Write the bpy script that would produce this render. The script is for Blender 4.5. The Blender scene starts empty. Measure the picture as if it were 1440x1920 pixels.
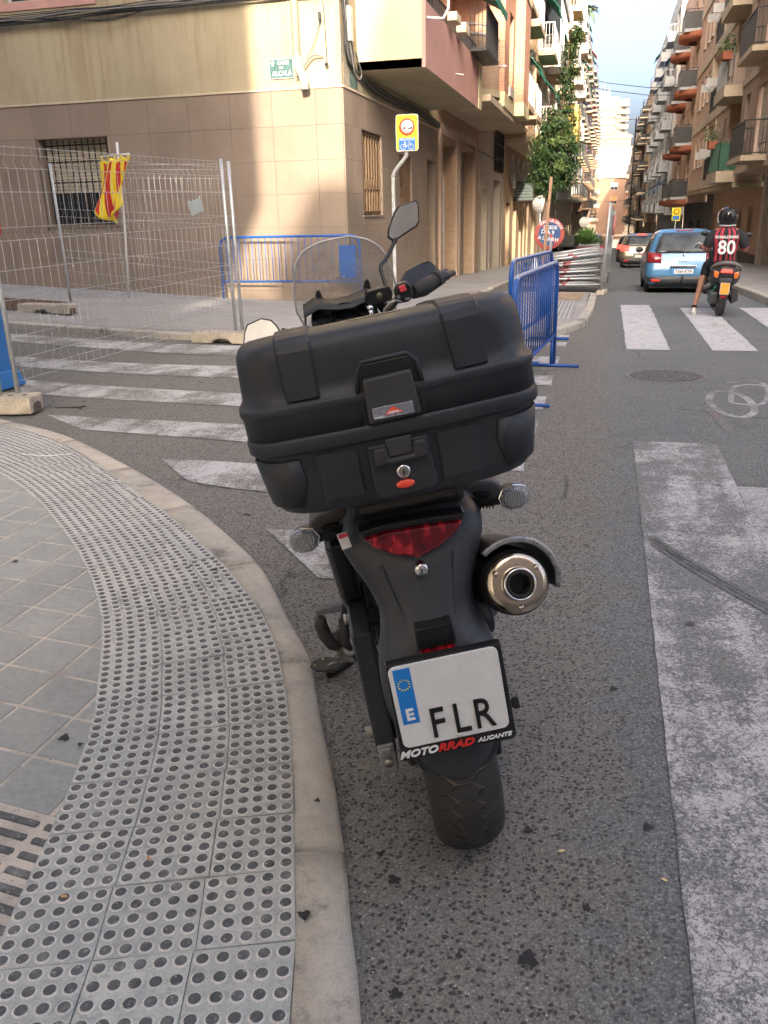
import bpy, math, random
from math import sin, cos, pi, radians
from mathutils import Vector, Matrix, noise
random.seed(7)
SC = bpy.context.scene
COL = SC.collection

# ---------------------------------------------------------------- camera
cam_data = bpy.data.cameras.new('camera')
cam_data.sensor_fit = 'HORIZONTAL'
cam_data.sensor_width = 36.0
cam_data.lens = 39.5
cam_data.clip_start = 0.05
cam_data.clip_end = 6000
cam = bpy.data.objects.new('camera', cam_data)
COL.objects.link(cam)
CR, CU, CF = Vector((0.969863, 0.242605, -0.022563)), Vector((-0.059965, 0.327421, 0.942974)), Vector((-0.236158, 0.913202, -0.332101))
cam.matrix_world = Matrix(((CR.x, CU.x, -CF.x, 0), (CR.y, CU.y, -CF.y, 0), (CR.z, CU.z, -CF.z, 1.5), (0, 0, 0, 1)))
SC.camera = cam
SC.render.resolution_x, SC.render.resolution_y = 768, 1024

# ---------------------------------------------------------------- light
SUN_DIR = Vector((-0.20, 1.0, -0.385)).normalized()      # direction the light travels
world = bpy.data.worlds.new('World')
SC.world = world
world.use_nodes = True
wn = world.node_tree.nodes; wl = world.node_tree.links
wn.clear()
sky = wn.new('ShaderNodeTexSky'); sky.sky_type = 'NISHITA'; sky.sun_disc = False
sky.sun_elevation = math.asin(-SUN_DIR.z)
sky.sun_rotation = math.atan2(-SUN_DIR.x, -SUN_DIR.y)
sky.air_density = 0.55; sky.dust_density = 10; sky.ozone_density = 0.6
bg = wn.new('ShaderNodeBackground'); bg.inputs['Strength'].default_value = 0.15
wo = wn.new('ShaderNodeOutputWorld')
wl.new(sky.outputs[0], bg.inputs[0]); wl.new(bg.outputs[0], wo.inputs[0])
sun_data = bpy.data.lights.new('sun', 'SUN'); sun_data.energy = 2.0; sun_data.angle = radians(1.1)
sun_data.color = (1.0, 0.86, 0.68)
sun = bpy.data.objects.new('sun', sun_data); COL.objects.link(sun)
sun.rotation_euler = SUN_DIR.to_track_quat('-Z', 'Y').to_euler()
SC.view_settings.view_transform = 'Standard'
SC.view_settings.look = 'None'
SC.view_settings.exposure = 2.7
SC.view_settings.gamma = 1.0
SC.view_settings.use_curve_mapping = False

# ---------------------------------------------------------------- materials
MATS = {}
def lin(r, g=None, b=None):
    if g is None: r, g, b = r
    return (r, g, b, 1.0)
class NT:
    def __init__(s, name):
        s.m = bpy.data.materials.new(name); s.m.use_nodes = True
        s.n = s.m.node_tree.nodes; s.l = s.m.node_tree.links
        s.b = s.n['Principled BSDF']
        s.tc = s.n.new('ShaderNodeTexCoord')
        s.geo = None
    def pos(s):
        if s.geo is None: s.geo = s.n.new('ShaderNodeNewGeometry')
        return s.geo.outputs['Position']
    def obj(s): return s.tc.outputs['Object']
    def noise(s, vec, scale, detail=3, rough=.55):
        t = s.n.new('ShaderNodeTexNoise'); t.inputs['Scale'].default_value = scale
        t.inputs['Detail'].default_value = detail; t.inputs['Roughness'].default_value = rough
        if vec is not None: s.l.new(vec, t.inputs['Vector'])
        return t.outputs[0]
    def voro(s, vec, scale, feature='F1', out=0, rnd=1.0):
        t = s.n.new('ShaderNodeTexVoronoi'); t.feature = feature; t.inputs['Scale'].default_value = scale
        t.inputs['Randomness'].default_value = rnd
        s.l.new(vec, t.inputs['Vector']); return t.outputs[out]
    def mapping(s, vec, scale=(1, 1, 1), loc=(0, 0, 0), rot=(0, 0, 0)):
        t = s.n.new('ShaderNodeMapping'); t.inputs['Scale'].default_value = scale
        t.inputs['Location'].default_value = loc; t.inputs['Rotation'].default_value = rot
        s.l.new(vec, t.inputs['Vector']); return t.outputs[0]
    def ramp(s, fac, stops, interp='LINEAR'):
        t = s.n.new('ShaderNodeValToRGB'); t.color_ramp.interpolation = interp
        els = t.color_ramp.elements
        stops = sorted(stops, key=lambda q: q[0])
        els[0].position = 0.0; els[-1].position = 1.0
        while len(els) < len(stops): els.new(0.5)
        for i in range(len(stops) - 1, -1, -1): els[i].position = stops[i][0] if i else min(stops[0][0], els[i].position if False else stops[0][0])
        for i, (p, c) in enumerate(stops):
            els[i].position = p
        for i, (p, c) in enumerate(stops): els[i].color = c if len(c) == 4 else (*c, 1)
        s.l.new(fac, t.inputs[0]); return t.outputs[0]
    def grey(s, fac, lo, hi, a=0.0, b=1.0):
        return s.ramp(fac, [(lo, (a, a, a)), (hi, (b, b, b))])
    def mix(s, fac, a, b, mode='MIX'):
        t = s.n.new('ShaderNodeMix'); t.data_type = 'RGBA'; t.blend_type = mode
        for i, v in ((0, fac), (6, a), (7, b)):
            if isinstance(v, (int, float)): t.inputs[i].default_value = v
            elif isinstance(v, tuple): t.inputs[i].default_value = lin(*v[:3])
            else: s.l.new(v, t.inputs[i])
        return t.outputs[2]
    def math(s, op, a, b=None):
        t = s.n.new('ShaderNodeMath'); t.operation = op
        for i, v in ((0, a), (1, b)):
            if v is None: continue
            if isinstance(v, (int, float)): t.inputs[i].default_value = v
            else: s.l.new(v, t.inputs[i])
        return t.outputs[0]
    def color(s, c):
        if isinstance(c, tuple): s.b.inputs['Base Color'].default_value = lin(*c[:3])
        else: s.l.new(c, s.b.inputs['Base Color'])
    def rough(s, v):
        if isinstance(v, (int, float)): s.b.inputs['Roughness'].default_value = v
        else: s.l.new(v, s.b.inputs['Roughness'])
    def bump(s, h, strength=.3, dist=.01):
        t = s.n.new('ShaderNodeBump'); t.inputs['Strength'].default_value = strength
        t.inputs['Distance'].default_value = dist
        s.l.new(h, t.inputs['Height']); s.l.new(t.outputs[0], s.b.inputs['Normal'])
def M(name, c, rough=.6, metal=0.0, var=.12, vs=6.0, bump=0.0, bs=60, spec=.5, coat=0.0, world=False, tint=None, bd=.004):
    """plain material: colour with two scales of blotch, roughness variation, optional fine relief"""
    if name in MATS: return MATS[name]
    t = NT(name)
    v = t.pos() if world else t.obj()
    n = t.noise(v, vs, 4); n2 = t.noise(v, vs * 9, 2)
    f = t.math('MULTIPLY', t.math('ADD', n, n2), .5)
    lo = tuple(x * (1 - var) for x in c); hi = tuple(min(1, x * (1 + var)) for x in (tint or c))
    t.color(t.ramp(f, [(.35, lo), (.65, hi)]))
    t.rough(t.grey(n2, .3, .7, max(0, rough - .07), min(1, rough + .07)))
    t.b.inputs['Metallic'].default_value = metal
    t.b.inputs['Specular IOR Level'].default_value = spec
    if coat: t.b.inputs['Coat Weight'].default_value = coat; t.b.inputs['Coat Roughness'].default_value = .08
    if bump: t.bump(t.noise(v, bs, 4), bump, bd)
    MATS[name] = t.m
    return t.m
def Mfun(name):
    def deco(fn):
        t = NT(name); fn(t); MATS[name] = t.m; return t.m
    return deco

# ---------------------------------------------------------------- mesh helpers
class MB:
    def __init__(s): s.v = []; s.f = []; s.mi = []; s.cur = 0; s.sm = []; s.smooth = False
    def mat(s, i): s.cur = i; return s
    def add(s, vs, fs):
        o = len(s.v); s.v += [tuple(p) for p in vs]
        for f in fs: s.f.append(tuple(o + i for i in f)); s.mi.append(s.cur); s.sm.append(s.smooth)
        return s
    def box(s, c, d, m=None):
        x, y, z = d[0] / 2, d[1] / 2, d[2] / 2
        vs = [Vector((a * x, b * y, e * z)) for e in (-1, 1) for b in (-1, 1) for a in (-1, 1)]
        if m is not None: vs = [m @ p for p in vs]
        vs = [p + Vector(c) for p in vs]
        return s.add(vs, [(0, 2, 3, 1), (4, 5, 7, 6), (0, 1, 5, 4), (2, 6, 7, 3), (0, 4, 6, 2), (1, 3, 7, 5)])
    def bx(s, x0, x1, y0, y1, z0, z1):
        return s.box(((x0 + x1) / 2, (y0 + y1) / 2, (z0 + z1) / 2), (x1 - x0, y1 - y0, z1 - z0))
    def quad(s, a, b, c, d): return s.add([a, b, c, d], [(0, 1, 2, 3)])
    def prism(s, poly, ax, lo, hi, taper=1.0):
        """polygon (2-D) extruded along axis ax (0 x,1 y,2 z) from lo to hi"""
        n = len(poly)
        cx = sum(p[0] for p in poly) / n; cy = sum(p[1] for p in poly) / n
        def P(p, h, k=1.0):
            a, b = cx + (p[0] - cx) * k, cy + (p[1] - cy) * k
            return {0: (h, a, b), 1: (a, h, b), 2: (a, b, h)}[ax]
        vs = [P(p, lo) for p in poly] + [P(p, hi, taper) for p in poly]
        fs = [tuple(range(n))[::-1], tuple(range(n, 2 * n))] + [(i, (i + 1) % n, n + (i + 1) % n, n + i) for i in range(n)]
        return s.add(vs, fs)
    def tube(s, path, r, n=8, cap=True, flat=1.0, up=None):
        path = [Vector(p) for p in path]; rs = r if isinstance(r, (list, tuple)) else [r] * len(path)
        rings = []; prev = None
        for i, p in enumerate(path):
            t = (path[min(i + 1, len(path) - 1)] - path[max(i - 1, 0)]).normalized()
            if prev is None:
                a = Vector((0, 0, 1)) if abs(t.z) < .9 else Vector((1, 0, 0))
                if up: a = Vector(up)
                a = (a - a.dot(t) * t).normalized()
            else:
                a = (prev - prev.dot(t) * t)
                a = a.normalized() if a.length > 1e-6 else prev
            b = t.cross(a); prev = a
            rings.append([p + (a * cos(2 * pi * k / n) * flat + b * sin(2 * pi * k / n)) * rs[i] for k in range(n)])
        vs = [q for R_ in rings for q in R_]
        fs = [(i * n + k, i * n + (k + 1) % n, (i + 1) * n + (k + 1) % n, (i + 1) * n + k) for i in range(len(path) - 1) for k in range(n)]
        if cap: fs += [tuple(range(n))[::-1], tuple(range((len(path) - 1) * n, len(path) * n))]
        sm = s.smooth; s.smooth = True; s.add(vs, fs)
        if cap: s.sm[-1] = s.sm[-2] = False
        s.smooth = sm; return s
    def lathe(s, prof, c=(0, 0, 0), ax='z', n=24, smooth=True, m=None):
        """prof: list of (radius, height)"""
        vs = []
        for (r, h) in prof:
            for k in range(n):
                a = 2 * pi * k / n
                p = Vector((r * cos(a), r * sin(a), h))
                if ax == 'x': p = Vector((p.z, p.x, p.y))
                elif ax == 'y': p = Vector((p.x, p.z, p.y))
                if m is not None: p = m @ p
                vs.append(p + Vector(c))
        fs = [(i * n + k, i * n + (k + 1) % n, (i + 1) * n + (k + 1) % n, (i + 1) * n + k) for i in range(len(prof) - 1) for k in range(n)]
        sm = s.smooth; s.smooth = smooth; s.add(vs, fs); s.smooth = sm; return s
    def ball(s, c, r, nu=10, nv=6):
        if isinstance(r, (int, float)): r = (r, r, r)
        vs = []; sm = s.smooth; s.smooth = True
        for j in range(1, nv):
            for i in range(nu):
                a, b = 2 * pi * i / nu, pi * j / nv
                vs.append((c[0] + r[0] * sin(b) * cos(a), c[1] + r[1] * sin(b) * sin(a), c[2] + r[2] * cos(b)))
        vs += [(c[0], c[1], c[2] + r[2]), (c[0], c[1], c[2] - r[2])]
        fs = [(j * nu + i, (j + 1) * nu + i, (j + 1) * nu + (i + 1) % nu, j * nu + (i + 1) % nu) for j in range(nv - 2) for i in range(nu)]
        T, B = (nv - 1) * nu, (nv - 1) * nu + 1
        fs += [(T, i, (i + 1) % nu) for i in range(nu)] + [(B, (nv - 2) * nu + (i + 1) % nu, (nv - 2) * nu + i) for i in range(nu)]
        s.add(vs, fs); s.smooth = sm; return s
    def loft(s, rings, closed=True, caps=True):
        n = len(rings[0]); vs = [p for r in rings for p in r]
        assert all(len(r) == n for r in rings), 'loft'
        K = n if closed else n - 1
        fs = [(i * n + k, i * n + (k + 1) % n, (i + 1) * n + (k + 1) % n, (i + 1) * n + k) for i in range(len(rings) - 1) for k in range(K)]
        if caps and closed: fs += [tuple(range(n))[::-1], tuple(range((len(rings) - 1) * n, len(rings) * n))]
        return s.add(vs, fs)
    def mesh(s, name, mats):
        me = bpy.data.meshes.new(name); me.from_pydata(s.v, [], s.f)
        for m in (mats if isinstance(mats, (list, tuple)) else [mats]): me.materials.append(m)
        me.polygons.foreach_set('material_index', s.mi); me.polygons.foreach_set('use_smooth', s.sm)
        me.update(); return me
def fixn(me):
    import bmesh
    b = bmesh.new(); b.from_mesh(me); bmesh.ops.remove_doubles(b, verts=b.verts, dist=1e-5)
    bmesh.ops.recalc_face_normals(b, faces=b.faces); b.to_mesh(me); b.free()
def obj(name, me, parent=None, loc=None, rot=None, label=None, kind=None):
    o = bpy.data.objects.new(name, me); COL.objects.link(o)
    if parent is not None: o.parent = parent
    if loc: o.location = loc
    if rot is not None:
        if isinstance(rot, Matrix): o.rotation_euler = rot.to_euler()
        else: o.rotation_euler = rot
    if label: o['label'] = label
    if kind: o['kind'] = kind
    return o
def part(name, mb, mats, parent, bevel=0, seg=2, sub=0, label=None, kind=None, fix=True, solid=0, loc=None, auto=True):
    me = mb.mesh(name, mats)
    if fix: fixn(me)
    o = obj(name, me, parent, loc=loc, label=label, kind=kind)
    if solid:
        m = o.modifiers.new('s', 'SOLIDIFY'); m.thickness = solid; m.offset = 0
    if bevel:
        m = o.modifiers.new('b', 'BEVEL'); m.width = bevel; m.segments = seg; m.limit_method = 'ANGLE'; m.angle_limit = radians(35)
        m.harden_normals = False
    if sub:
        m = o.modifiers.new('u', 'SUBSURF'); m.levels = sub; m.render_levels = sub
        me.polygons.foreach_set('use_smooth', [True] * len(me.polygons))
    return o
def thing(name, label, cat, loc=(0, 0, 0), rz=0, group=None, rot=None):
    o = bpy.data.objects.new(name, None); o.empty_display_size = .2; COL.objects.link(o)
    o.location = loc; o.rotation_euler = rot if rot is not None else (0, 0, rz)
    o['label'] = label; o['category'] = cat
    if group: o['group'] = group
    return o
def tag(o, label, cat, group=None):
    o['label'] = label; o['category'] = cat
    if group: o['group'] = group
    return o
def struct(o): o['kind'] = 'structure'; return o
def copytree(o, parent=None):
    c = o.copy(); COL.objects.link(c); c.parent = parent
    for ch in list(o.children): copytree(ch, c)
    return c
def rotm(x=0, y=0, z=0): return Matrix.Rotation(radians(z), 3, 'Z') @ Matrix.Rotation(radians(y), 3, 'Y') @ Matrix.Rotation(radians(x), 3, 'X')
def text_mesh(txt, size, mat, extrude=.001, font_bold=.0, shear=0.0, sx=1.0):
    """lettering turned into a plain mesh; lies in XY plane, centred"""
    c = bpy.data.curves.new('lettering', 'FONT'); c.body = txt; c.size = size; c.extrude = extrude
    c.offset = font_bold; c.shear = shear; c.align_x = 'CENTER'; c.align_y = 'CENTER'; c.resolution_u = 3
    o = bpy.data.objects.new('lettering', c); COL.objects.link(o)
    dg = bpy.context.evaluated_depsgraph_get(); dg.update()
    me = bpy.data.meshes.new_from_object(o.evaluated_get(dg))
    bpy.data.objects.remove(o)
    for v in me.vertices: v.co.x *= sx
    me.materials.clear(); me.materials.append(mat)
    return me
def softplus(t, w=1.0):
    t /= w
    return w * (t if t > 30 else math.log1p(math.exp(t)))
def G(x, y):
    """height of the road surface: level here, falling away up the street, rising up the side street"""
    return -.035 * softplus(min(y, 216) - 15, 1.2) + .055 * softplus(-max(x, -16) - 5.2, .5) * (1 if y < 20 else 0)

# ================================================================ MATERIALS OF THE SETTING
def asphalt_nodes(t):
    p = t.pos()
    w = t.mix(.010, p, t.noise(p, 140, 2), 'ADD')
    # every stone its own grey, bedded in a darker binder
    v = t.n.new('ShaderNodeTexVoronoi'); v.inputs['Scale'].default_value = 150; t.l.new(w, v.inputs['Vector'])
    sx = t.n.new('ShaderNodeSeparateColor'); t.l.new(v.outputs['Color'], sx.inputs[0]); tone = sx.outputs[0]
    v2 = t.n.new('ShaderNodeTexVoronoi'); v2.inputs['Scale'].default_value = 74; t.l.new(t.mix(.02, p, t.noise(p, 60, 2), 'ADD'), v2.inputs['Vector'])
    s2 = t.n.new('ShaderNodeSeparateColor'); t.l.new(v2.outputs['Color'], s2.inputs[0])
    big = t.noise(p, .5, 5, .65); mid = t.noise(p, 2.6, 6, .72); sm = t.noise(p, 17, 5, .7); fine = t.noise(p, 330, 3, .7)
    base = t.ramp(mid, [(.30, (0.106, 0.120, 0.127)), (.47, (0.152, 0.169, 0.174)), (.60, (0.191, 0.208, 0.206)), (.72, (0.239, 0.252, 0.241))])
    base = t.mix(.45, base, t.ramp(big, [(.35, (0.110, 0.124, 0.128)), (.65, (0.213, 0.228, 0.224))]))
    base = t.mix(.30, base, t.ramp(sm, [(.3, (0.078, 0.086, 0.090)), (.7, (0.258, 0.277, 0.269))]))
    s = t.n.new('ShaderNodeSeparateXYZ'); t.l.new(p, s.inputs[0])
    wob = t.math('ADD', s.outputs[0], t.math('MULTIPLY', t.math('SUBTRACT', mid, .5), 1.1))
    dust = t.math('MULTIPLY', t.grey(wob, -.62, .20, 1, 0), t.grey(s.outputs[1], 1.7, 4.5, 1, 0))
    base = t.mix(t.math('MULTIPLY', dust, .65), base, (0.217, 0.196, 0.158))
    stone = t.ramp(tone, [(.0, (.022, .022, .024)), (.25, (0.084, 0.092, 0.095)), (.6, (0.168, 0.184, 0.184)), (.85, (0.258, 0.277, 0.266)), (1.0, (0.465, 0.497, 0.476))])
    c = t.mix(t.math('ADD', .30, t.math('MULTIPLY', dust, -.12)), base, stone)
    chip = t.math('MULTIPLY', t.grey(v2.outputs['Distance'], .34, .46, 1, 0), t.grey(s2.outputs[1], .40, .47))
    c = t.mix(t.math('MULTIPLY', chip, t.math('ADD', .50, t.math('MULTIPLY', dust, .38))), c, (.028, .027, .028))
    c = t.mix(t.grey(v.outputs['Distance'], .46, .62, 0, .45), c, (.045, .045, .047))
    grit = t.math('MULTIPLY', t.grey(sx.outputs[1], .955, .965), t.grey(v.outputs['Distance'], .18, .30, 1, 0))
    c = t.mix(t.math('MULTIPLY', grit, .7), c, (0.619, 0.672, 0.644))  # pale grit specks scattered among the stones
    cr = t.voro(t.mix(.25, p, t.noise(p, 2.5, 4), 'ADD'), .55, 'DISTANCE_TO_EDGE')
    crk = t.math('MULTIPLY', t.grey(cr, .002, .006, 1, 0), t.grey(t.noise(p, .8, 2), .52, .58))
    c = t.mix(t.math('MULTIPLY', crk, .6), c, (.02, .02, .02))
    sp = t.voro(p, 1.9, out=0)
    oil = t.grey(t.math('ADD', sp, t.math('MULTIPLY', t.noise(p, 26, 4, .7), .16)), .105, .135, 1, 0)
    c = t.mix(t.math('MULTIPLY', oil, .85), c, (.012, .012, .013))
    st = t.grey(t.noise(p, 1.3, 6, .75), .60, .72)
    c = t.mix(t.math('MULTIPLY', st, .4), c, (.045, .046, .05))
    return c, p, chip, fine, crk
@Mfun('asphalt')
def _(t):
    c, p, chip, fine, crk = asphalt_nodes(t)
    t.color(c); t.rough(.86); t.b.inputs['Specular IOR Level'].default_value = .35
    h = t.math('ADD', t.math('MULTIPLY', chip, .7), t.math('MULTIPLY', fine, 1.2))
    t.bump(t.math('SUBTRACT', h, crk), .55, .004)
def paint(name, wear, col=(.50, .51, .515)):
    t = NT(name); c, p, chip, fine, crk = asphalt_nodes(t)
    d = t.mix(.05, p, t.noise(p, 22, 4), 'ADD')
    n1 = t.voro(d, 22, 'DISTANCE_TO_EDGE'); n2 = t.voro(t.mix(.1, p, t.noise(p, 6, 4), 'ADD'), 6, 'DISTANCE_TO_EDGE')
    crack = t.math('MAXIMUM', t.math('MULTIPLY', t.grey(n1, .010, .035, 1, 0), t.grey(t.noise(p, 3, 4, .7), .44, .56)), t.grey(n2, .004, .014, 1, 0))
    loss = t.noise(p, 1.6, 7, .78); lane = t.noise(t.mapping(p, (3.2, .35, 1)), 1.5, 4, .6); speck = t.noise(p, 85, 6, .85)
    k = t.math('ADD', t.math('ADD', t.math('MULTIPLY', loss, .50), t.math('MULTIPLY', lane, .22)), t.math('MULTIPLY', speck, .62))
    lost = t.grey(k, wear, wear + .055)
    mask = t.math('MAXIMUM', lost, t.math('MULTIPLY', crack, .85))
    white = t.ramp(t.noise(p, 9, 6, .75), [(.3, tuple(x * .62 for x in col)), (.5, tuple(x * .88 for x in col)), (.7, col)])
    white = t.mix(t.grey(t.noise(p, 210, 3, .7), .50, .36, 0, .5), white, (.12, .12, .12))
    t.color(t.mix(mask, white, c)); t.rough(.78)
    t.bump(t.math('SUBTRACT', fine, t.math('MULTIPLY', mask, .8)), .45, .003)
    MATS[name] = t.m; return t.m
paint('road_paint', .735, (.56, .565, .57)); paint('road_paint_near', .618, (.56, .565, .57)); paint('road_paint_worn', .645, (.56, .565, .565)); paint('road_paint_faint', .625, (.48, .49, .495))
paint('road_paint_red', .56, (.26, .08, .09))
@Mfun('rubber_mark')
def _(t):
    c, p, chip, fine, crk = asphalt_nodes(t)
    t.color(t.mix(t.grey(t.noise(p, 14, 6, .75), .40, .68, 0, .75), c, (.05, .05, .055))); t.rough(.8); t.bump(fine, .4, .003)
@Mfun('tactile_base')
def _(t):
    p = t.pos()
    a = t.noise(p, 1.7, 6, .7); b = t.noise(p, 45, 5, .7); c2 = t.noise(p, 300, 3, .7); d = t.noise(p, 7, 5, .7)
    c = t.ramp(a, [(.34, (0.272, 0.314, 0.318)), (.46, (0.402, 0.435, 0.414)), (.56, (0.503, 0.513, 0.460)), (.68, (0.553, 0.523, 0.440))])
    c = t.mix(.45, c, t.ramp(d, [(.3, (0.261, 0.299, 0.303)), (.5, (0.432, 0.455, 0.430)), (.7, (0.604, 0.591, 0.516))]))
    c = t.mix(.35, c, t.ramp(b, [(.32, (0.202, 0.220, 0.218)), (.68, (0.624, 0.628, 0.566))]))
    c = t.mix(t.grey(c2, .44, .34, 0, .75), c, (0.131, 0.141, 0.137))
    blot = t.grey(t.noise(p, 3.4, 8, .82), .50, .62)
    c = t.mix(t.math('MULTIPLY', blot, .72), c, (0.131, 0.157, 0.167))
    info = t.n.new('ShaderNodeObjectInfo')
    c = t.mix(t.math('MULTIPLY', info.outputs['Random'], .40), c, (0.261, 0.273, 0.253))
    sp = t.voro(p, 2.6, out=0)
    c = t.mix(t.grey(t.math('ADD', sp, t.math('MULTIPLY', t.noise(p, 30, 3), .05)), .05, .065, .9, 0), c, (.02, .02, .022))
    t.color(c); t.rough(.85); t.bump(t.math('ADD', b, c2), .45, .002)
@Mfun('tactile_top')
def _(t):
    p = t.pos(); b = t.noise(p, 120, 4); a = t.noise(p, 14, 3)
    c = t.ramp(a, [(.3, (.035, .042, .048)), (.55, (.07, .078, .085)), (.72, (.15, .155, .15))])
    t.color(t.mix(t.grey(b, .58, .75), c, (.30, .295, .28))); t.rough(.6); t.bump(b, .3, .001)
M('tactile_rim', (.50, .48, .44), .85, vs=22, world=True, var=.25, bump=.3, bs=200, bd=.001)
@Mfun('grey_slab')
def _(t):
    p = t.pos(); a = t.noise(p, 2.6, 6, .7); b = t.noise(p, 38, 5, .7); f = t.noise(p, 300, 3, .7)
    c = t.ramp(a, [(.3, (0.186, 0.210, 0.209)), (.48, (0.264, 0.283, 0.268)), (.64, (0.338, 0.341, 0.310)), (.75, (0.392, 0.365, 0.315))])
    c = t.mix(.4, c, t.ramp(b, [(.3, (0.166, 0.180, 0.179)), (.7, (0.392, 0.390, 0.358))]))
    c = t.mix(t.grey(f, .42, .32, 0, .6), c, (0.108, 0.112, 0.108))
    sp = t.voro(p, 1.7, out=0)
    c = t.mix(t.grey(t.math('ADD', sp, t.math('MULTIPLY', t.noise(p, 35, 4), .09)), .075, .09, .92, 0), c, (0.012, 0.012, 0.014))
    info = t.n.new('ShaderNodeObjectInfo')
    c = t.mix(t.math('MULTIPLY', info.outputs['Random'], .25), c, (0.196, 0.200, 0.188))
    t.color(c); t.rough(.82); t.bump(t.math('ADD', b, f), .35, .002)
@Mfun('mortar')
def _(t):
    p = t.pos(); a = t.noise(p, 5, 5, .7); b = t.noise(p, 120, 4)
    c = t.ramp(a, [(.32, (.24, .215, .185)), (.5, (.42, .375, .32)), (.68, (.52, .465, .395))])
    t.color(t.mix(t.grey(b, .40, .30, 0, .8), c, (.09, .08, .07))); t.rough(.9); t.bump(b, .5, .003)
@Mfun('kerb_concrete')
def _(t):
    p = t.pos(); a = t.noise(p, 2.0, 6, .7); b = t.noise(p, 18, 6, .75); f = t.noise(p, 230, 4, .7)
    c = t.ramp(a, [(.32, (0.265, 0.258, 0.234)), (.5, (0.402, 0.374, 0.323)), (.68, (0.488, 0.448, 0.377))])
    c = t.mix(.4, c, t.ramp(b, [(.3, (0.206, 0.196, 0.174)), (.7, (0.520, 0.475, 0.397))]))
    c = t.mix(t.grey(f, .44, .34, 0, .65), c, (0.151, 0.142, 0.129))
    blot = t.grey(t.noise(p, 2.6, 7, .78), .565, .65)
    c = t.mix(t.math('MULTIPLY', blot, .72), c, (0.093, 0.089, 0.085))
    t.color(c); t.rough(.87); t.bump(t.math('ADD', b, f), .5, .003)
@Mfun('far_paving')
def _(t):
    p = t.pos()
    br = t.n.new('ShaderNodeTexBrick'); br.inputs['Scale'].default_value = 1
    br.inputs['Brick Width'].default_value = .2; br.inputs['Row Height'].default_value = .2; br.inputs['Mortar Size'].default_value = .008
    br.offset = 0.0; br.inputs['Mortar Smooth'].default_value = .2
    t.l.new(p, br.inputs['Vector'])
    br.inputs['Color1'].default_value = (.235, .228, .22, 1); br.inputs['Color2'].default_value = (.285, .275, .262, 1)
    br.inputs['Mortar'].default_value = (.12, .11, .10, 1)
    a = t.noise(p, 1.1, 5, .6)
    c = t.mix(.5, br.outputs[0], t.ramp(a, [(.3, (0.206, 0.206, 0.206)), (.7, (0.412, 0.400, 0.369))]))
    t.color(c); t.rough(.85); t.bump(br.outputs[1], -.3, .004)
@Mfun('bar_paving')
def _(t):
    p = t.pos(); wv = t.n.new('ShaderNodeTexWave'); wv.inputs['Scale'].default_value = 5.2; wv.bands_direction = 'X'
    t.l.new(p, wv.inputs['Vector'])
    c = t.ramp(wv.outputs[0], [(.35, (0.158, 0.169, 0.175)), (.6, (0.400, 0.394, 0.369))])
    t.color(t.mix(.3, c, t.ramp(t.noise(p, 3, 4), [(.3, (0.182, 0.188, 0.188)), (.7, (0.400, 0.375, 0.350))]))); t.rough(.85)
M('earth', (.085, .052, .035), .95, vs=9, var=.45, bump=.6, bs=40, world=True, bd=.02)
M('sand', (.30, .215, .14), .95, vs=5, var=.3, bump=.4, bs=60, world=True)

# ================================================================ GROUND
def lerp_list(a, b, n): return [a + (b - a) * i / n for i in range(n + 1)]
xs = [-900, -300, -90, -40, -24] + lerp_list(-18, 8, 52) + [10, 14, 20, 60, 250, 900]
ys = [-900, -300, -80, -30, -12, -4] + lerp_list(0, 60, 75)[0:] + lerp_list(64, 216, 38) + [240, 330, 700, 1600, 3500]
mb = MB(); nx = len(xs)
mb.v = [(x, y, G(x, y)) for y in ys for x in xs]
mb.f = [(j * nx + i, j * nx + i + 1, (j + 1) * nx + i + 1, (j + 1) * nx + i) for j in range(len(ys) - 1) for i in range(nx - 1)]
mb.mi = [0] * len(mb.f); mb.sm = [True] * len(mb.f)
struct(obj('road', mb.mesh('road', MATS['asphalt'])))

def strip(poly_a, poly_b, n, off, name, mat, kind='structure', na=2, edge=0.0):
    """sheet lying on the road between two polylines with the same number of points"""
    mb = MB(); rows = []
    for (a, b) in zip(poly_a, poly_b):
        row = []
        for k in range(n + 1):
            x = a[0] + (b[0] - a[0]) * k / n; y = a[1] + (b[1] - a[1]) * k / n
            row.append((x, y, G(x, y) + off))
        rows.append(row)
    mb.loft(rows, closed=False)
    me = mb.mesh(name, MATS[mat]); fixn(me)
    for p in me.polygons:
        if p.normal.z < 0: me.flip_normals(); break
    o = obj(name, me)
    if kind: o['kind'] = kind
    return o
def refine(pts, step=.25, jit=0.0):
    out = []
    for a, b in zip(pts, pts[1:]):
        n = max(1, int(math.dist(a, b) / step))
        for k in range(n):
            t = k / n; out.append((a[0] + (b[0] - a[0]) * t + random.uniform(-jit, jit), a[1] + (b[1] - a[1]) * t + random.uniform(-jit, jit)))
    out.append(pts[-1]); return out
def stripe_rect(x0, x1, y0, y1, mat='road_paint', name='crossing_stripe'):
    L = refine([(x0, y0), (x0, y1)], .15, .006); R = [(x1 + random.uniform(-.006, .006), p[1]) for p in L]
    return strip(L, R, 3, .005, name, mat)
def stripe_x(x0, x1, ya0, yb0, ya1, yb1, mat='road_paint_worn', name='crossing_stripe'):
    """stripe running across the picture: (x0: ya0..yb0) to (x1: ya1..yb1)"""
    A = refine([(x0, ya0), (x1, ya1)], .2, .008); B = refine([(x0, yb0), (x1, yb1)], .2, .008)
    return strip(A, B, 3, .005, name, mat)
# zebra across our street, bars run up the street
for x0 in (.30, 1.22, 2.12): stripe_rect(x0, x0 + .47, 10.0 if x0 < 2 else 10.4, 15.2 if x0 < 1 else 14.7)
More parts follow.
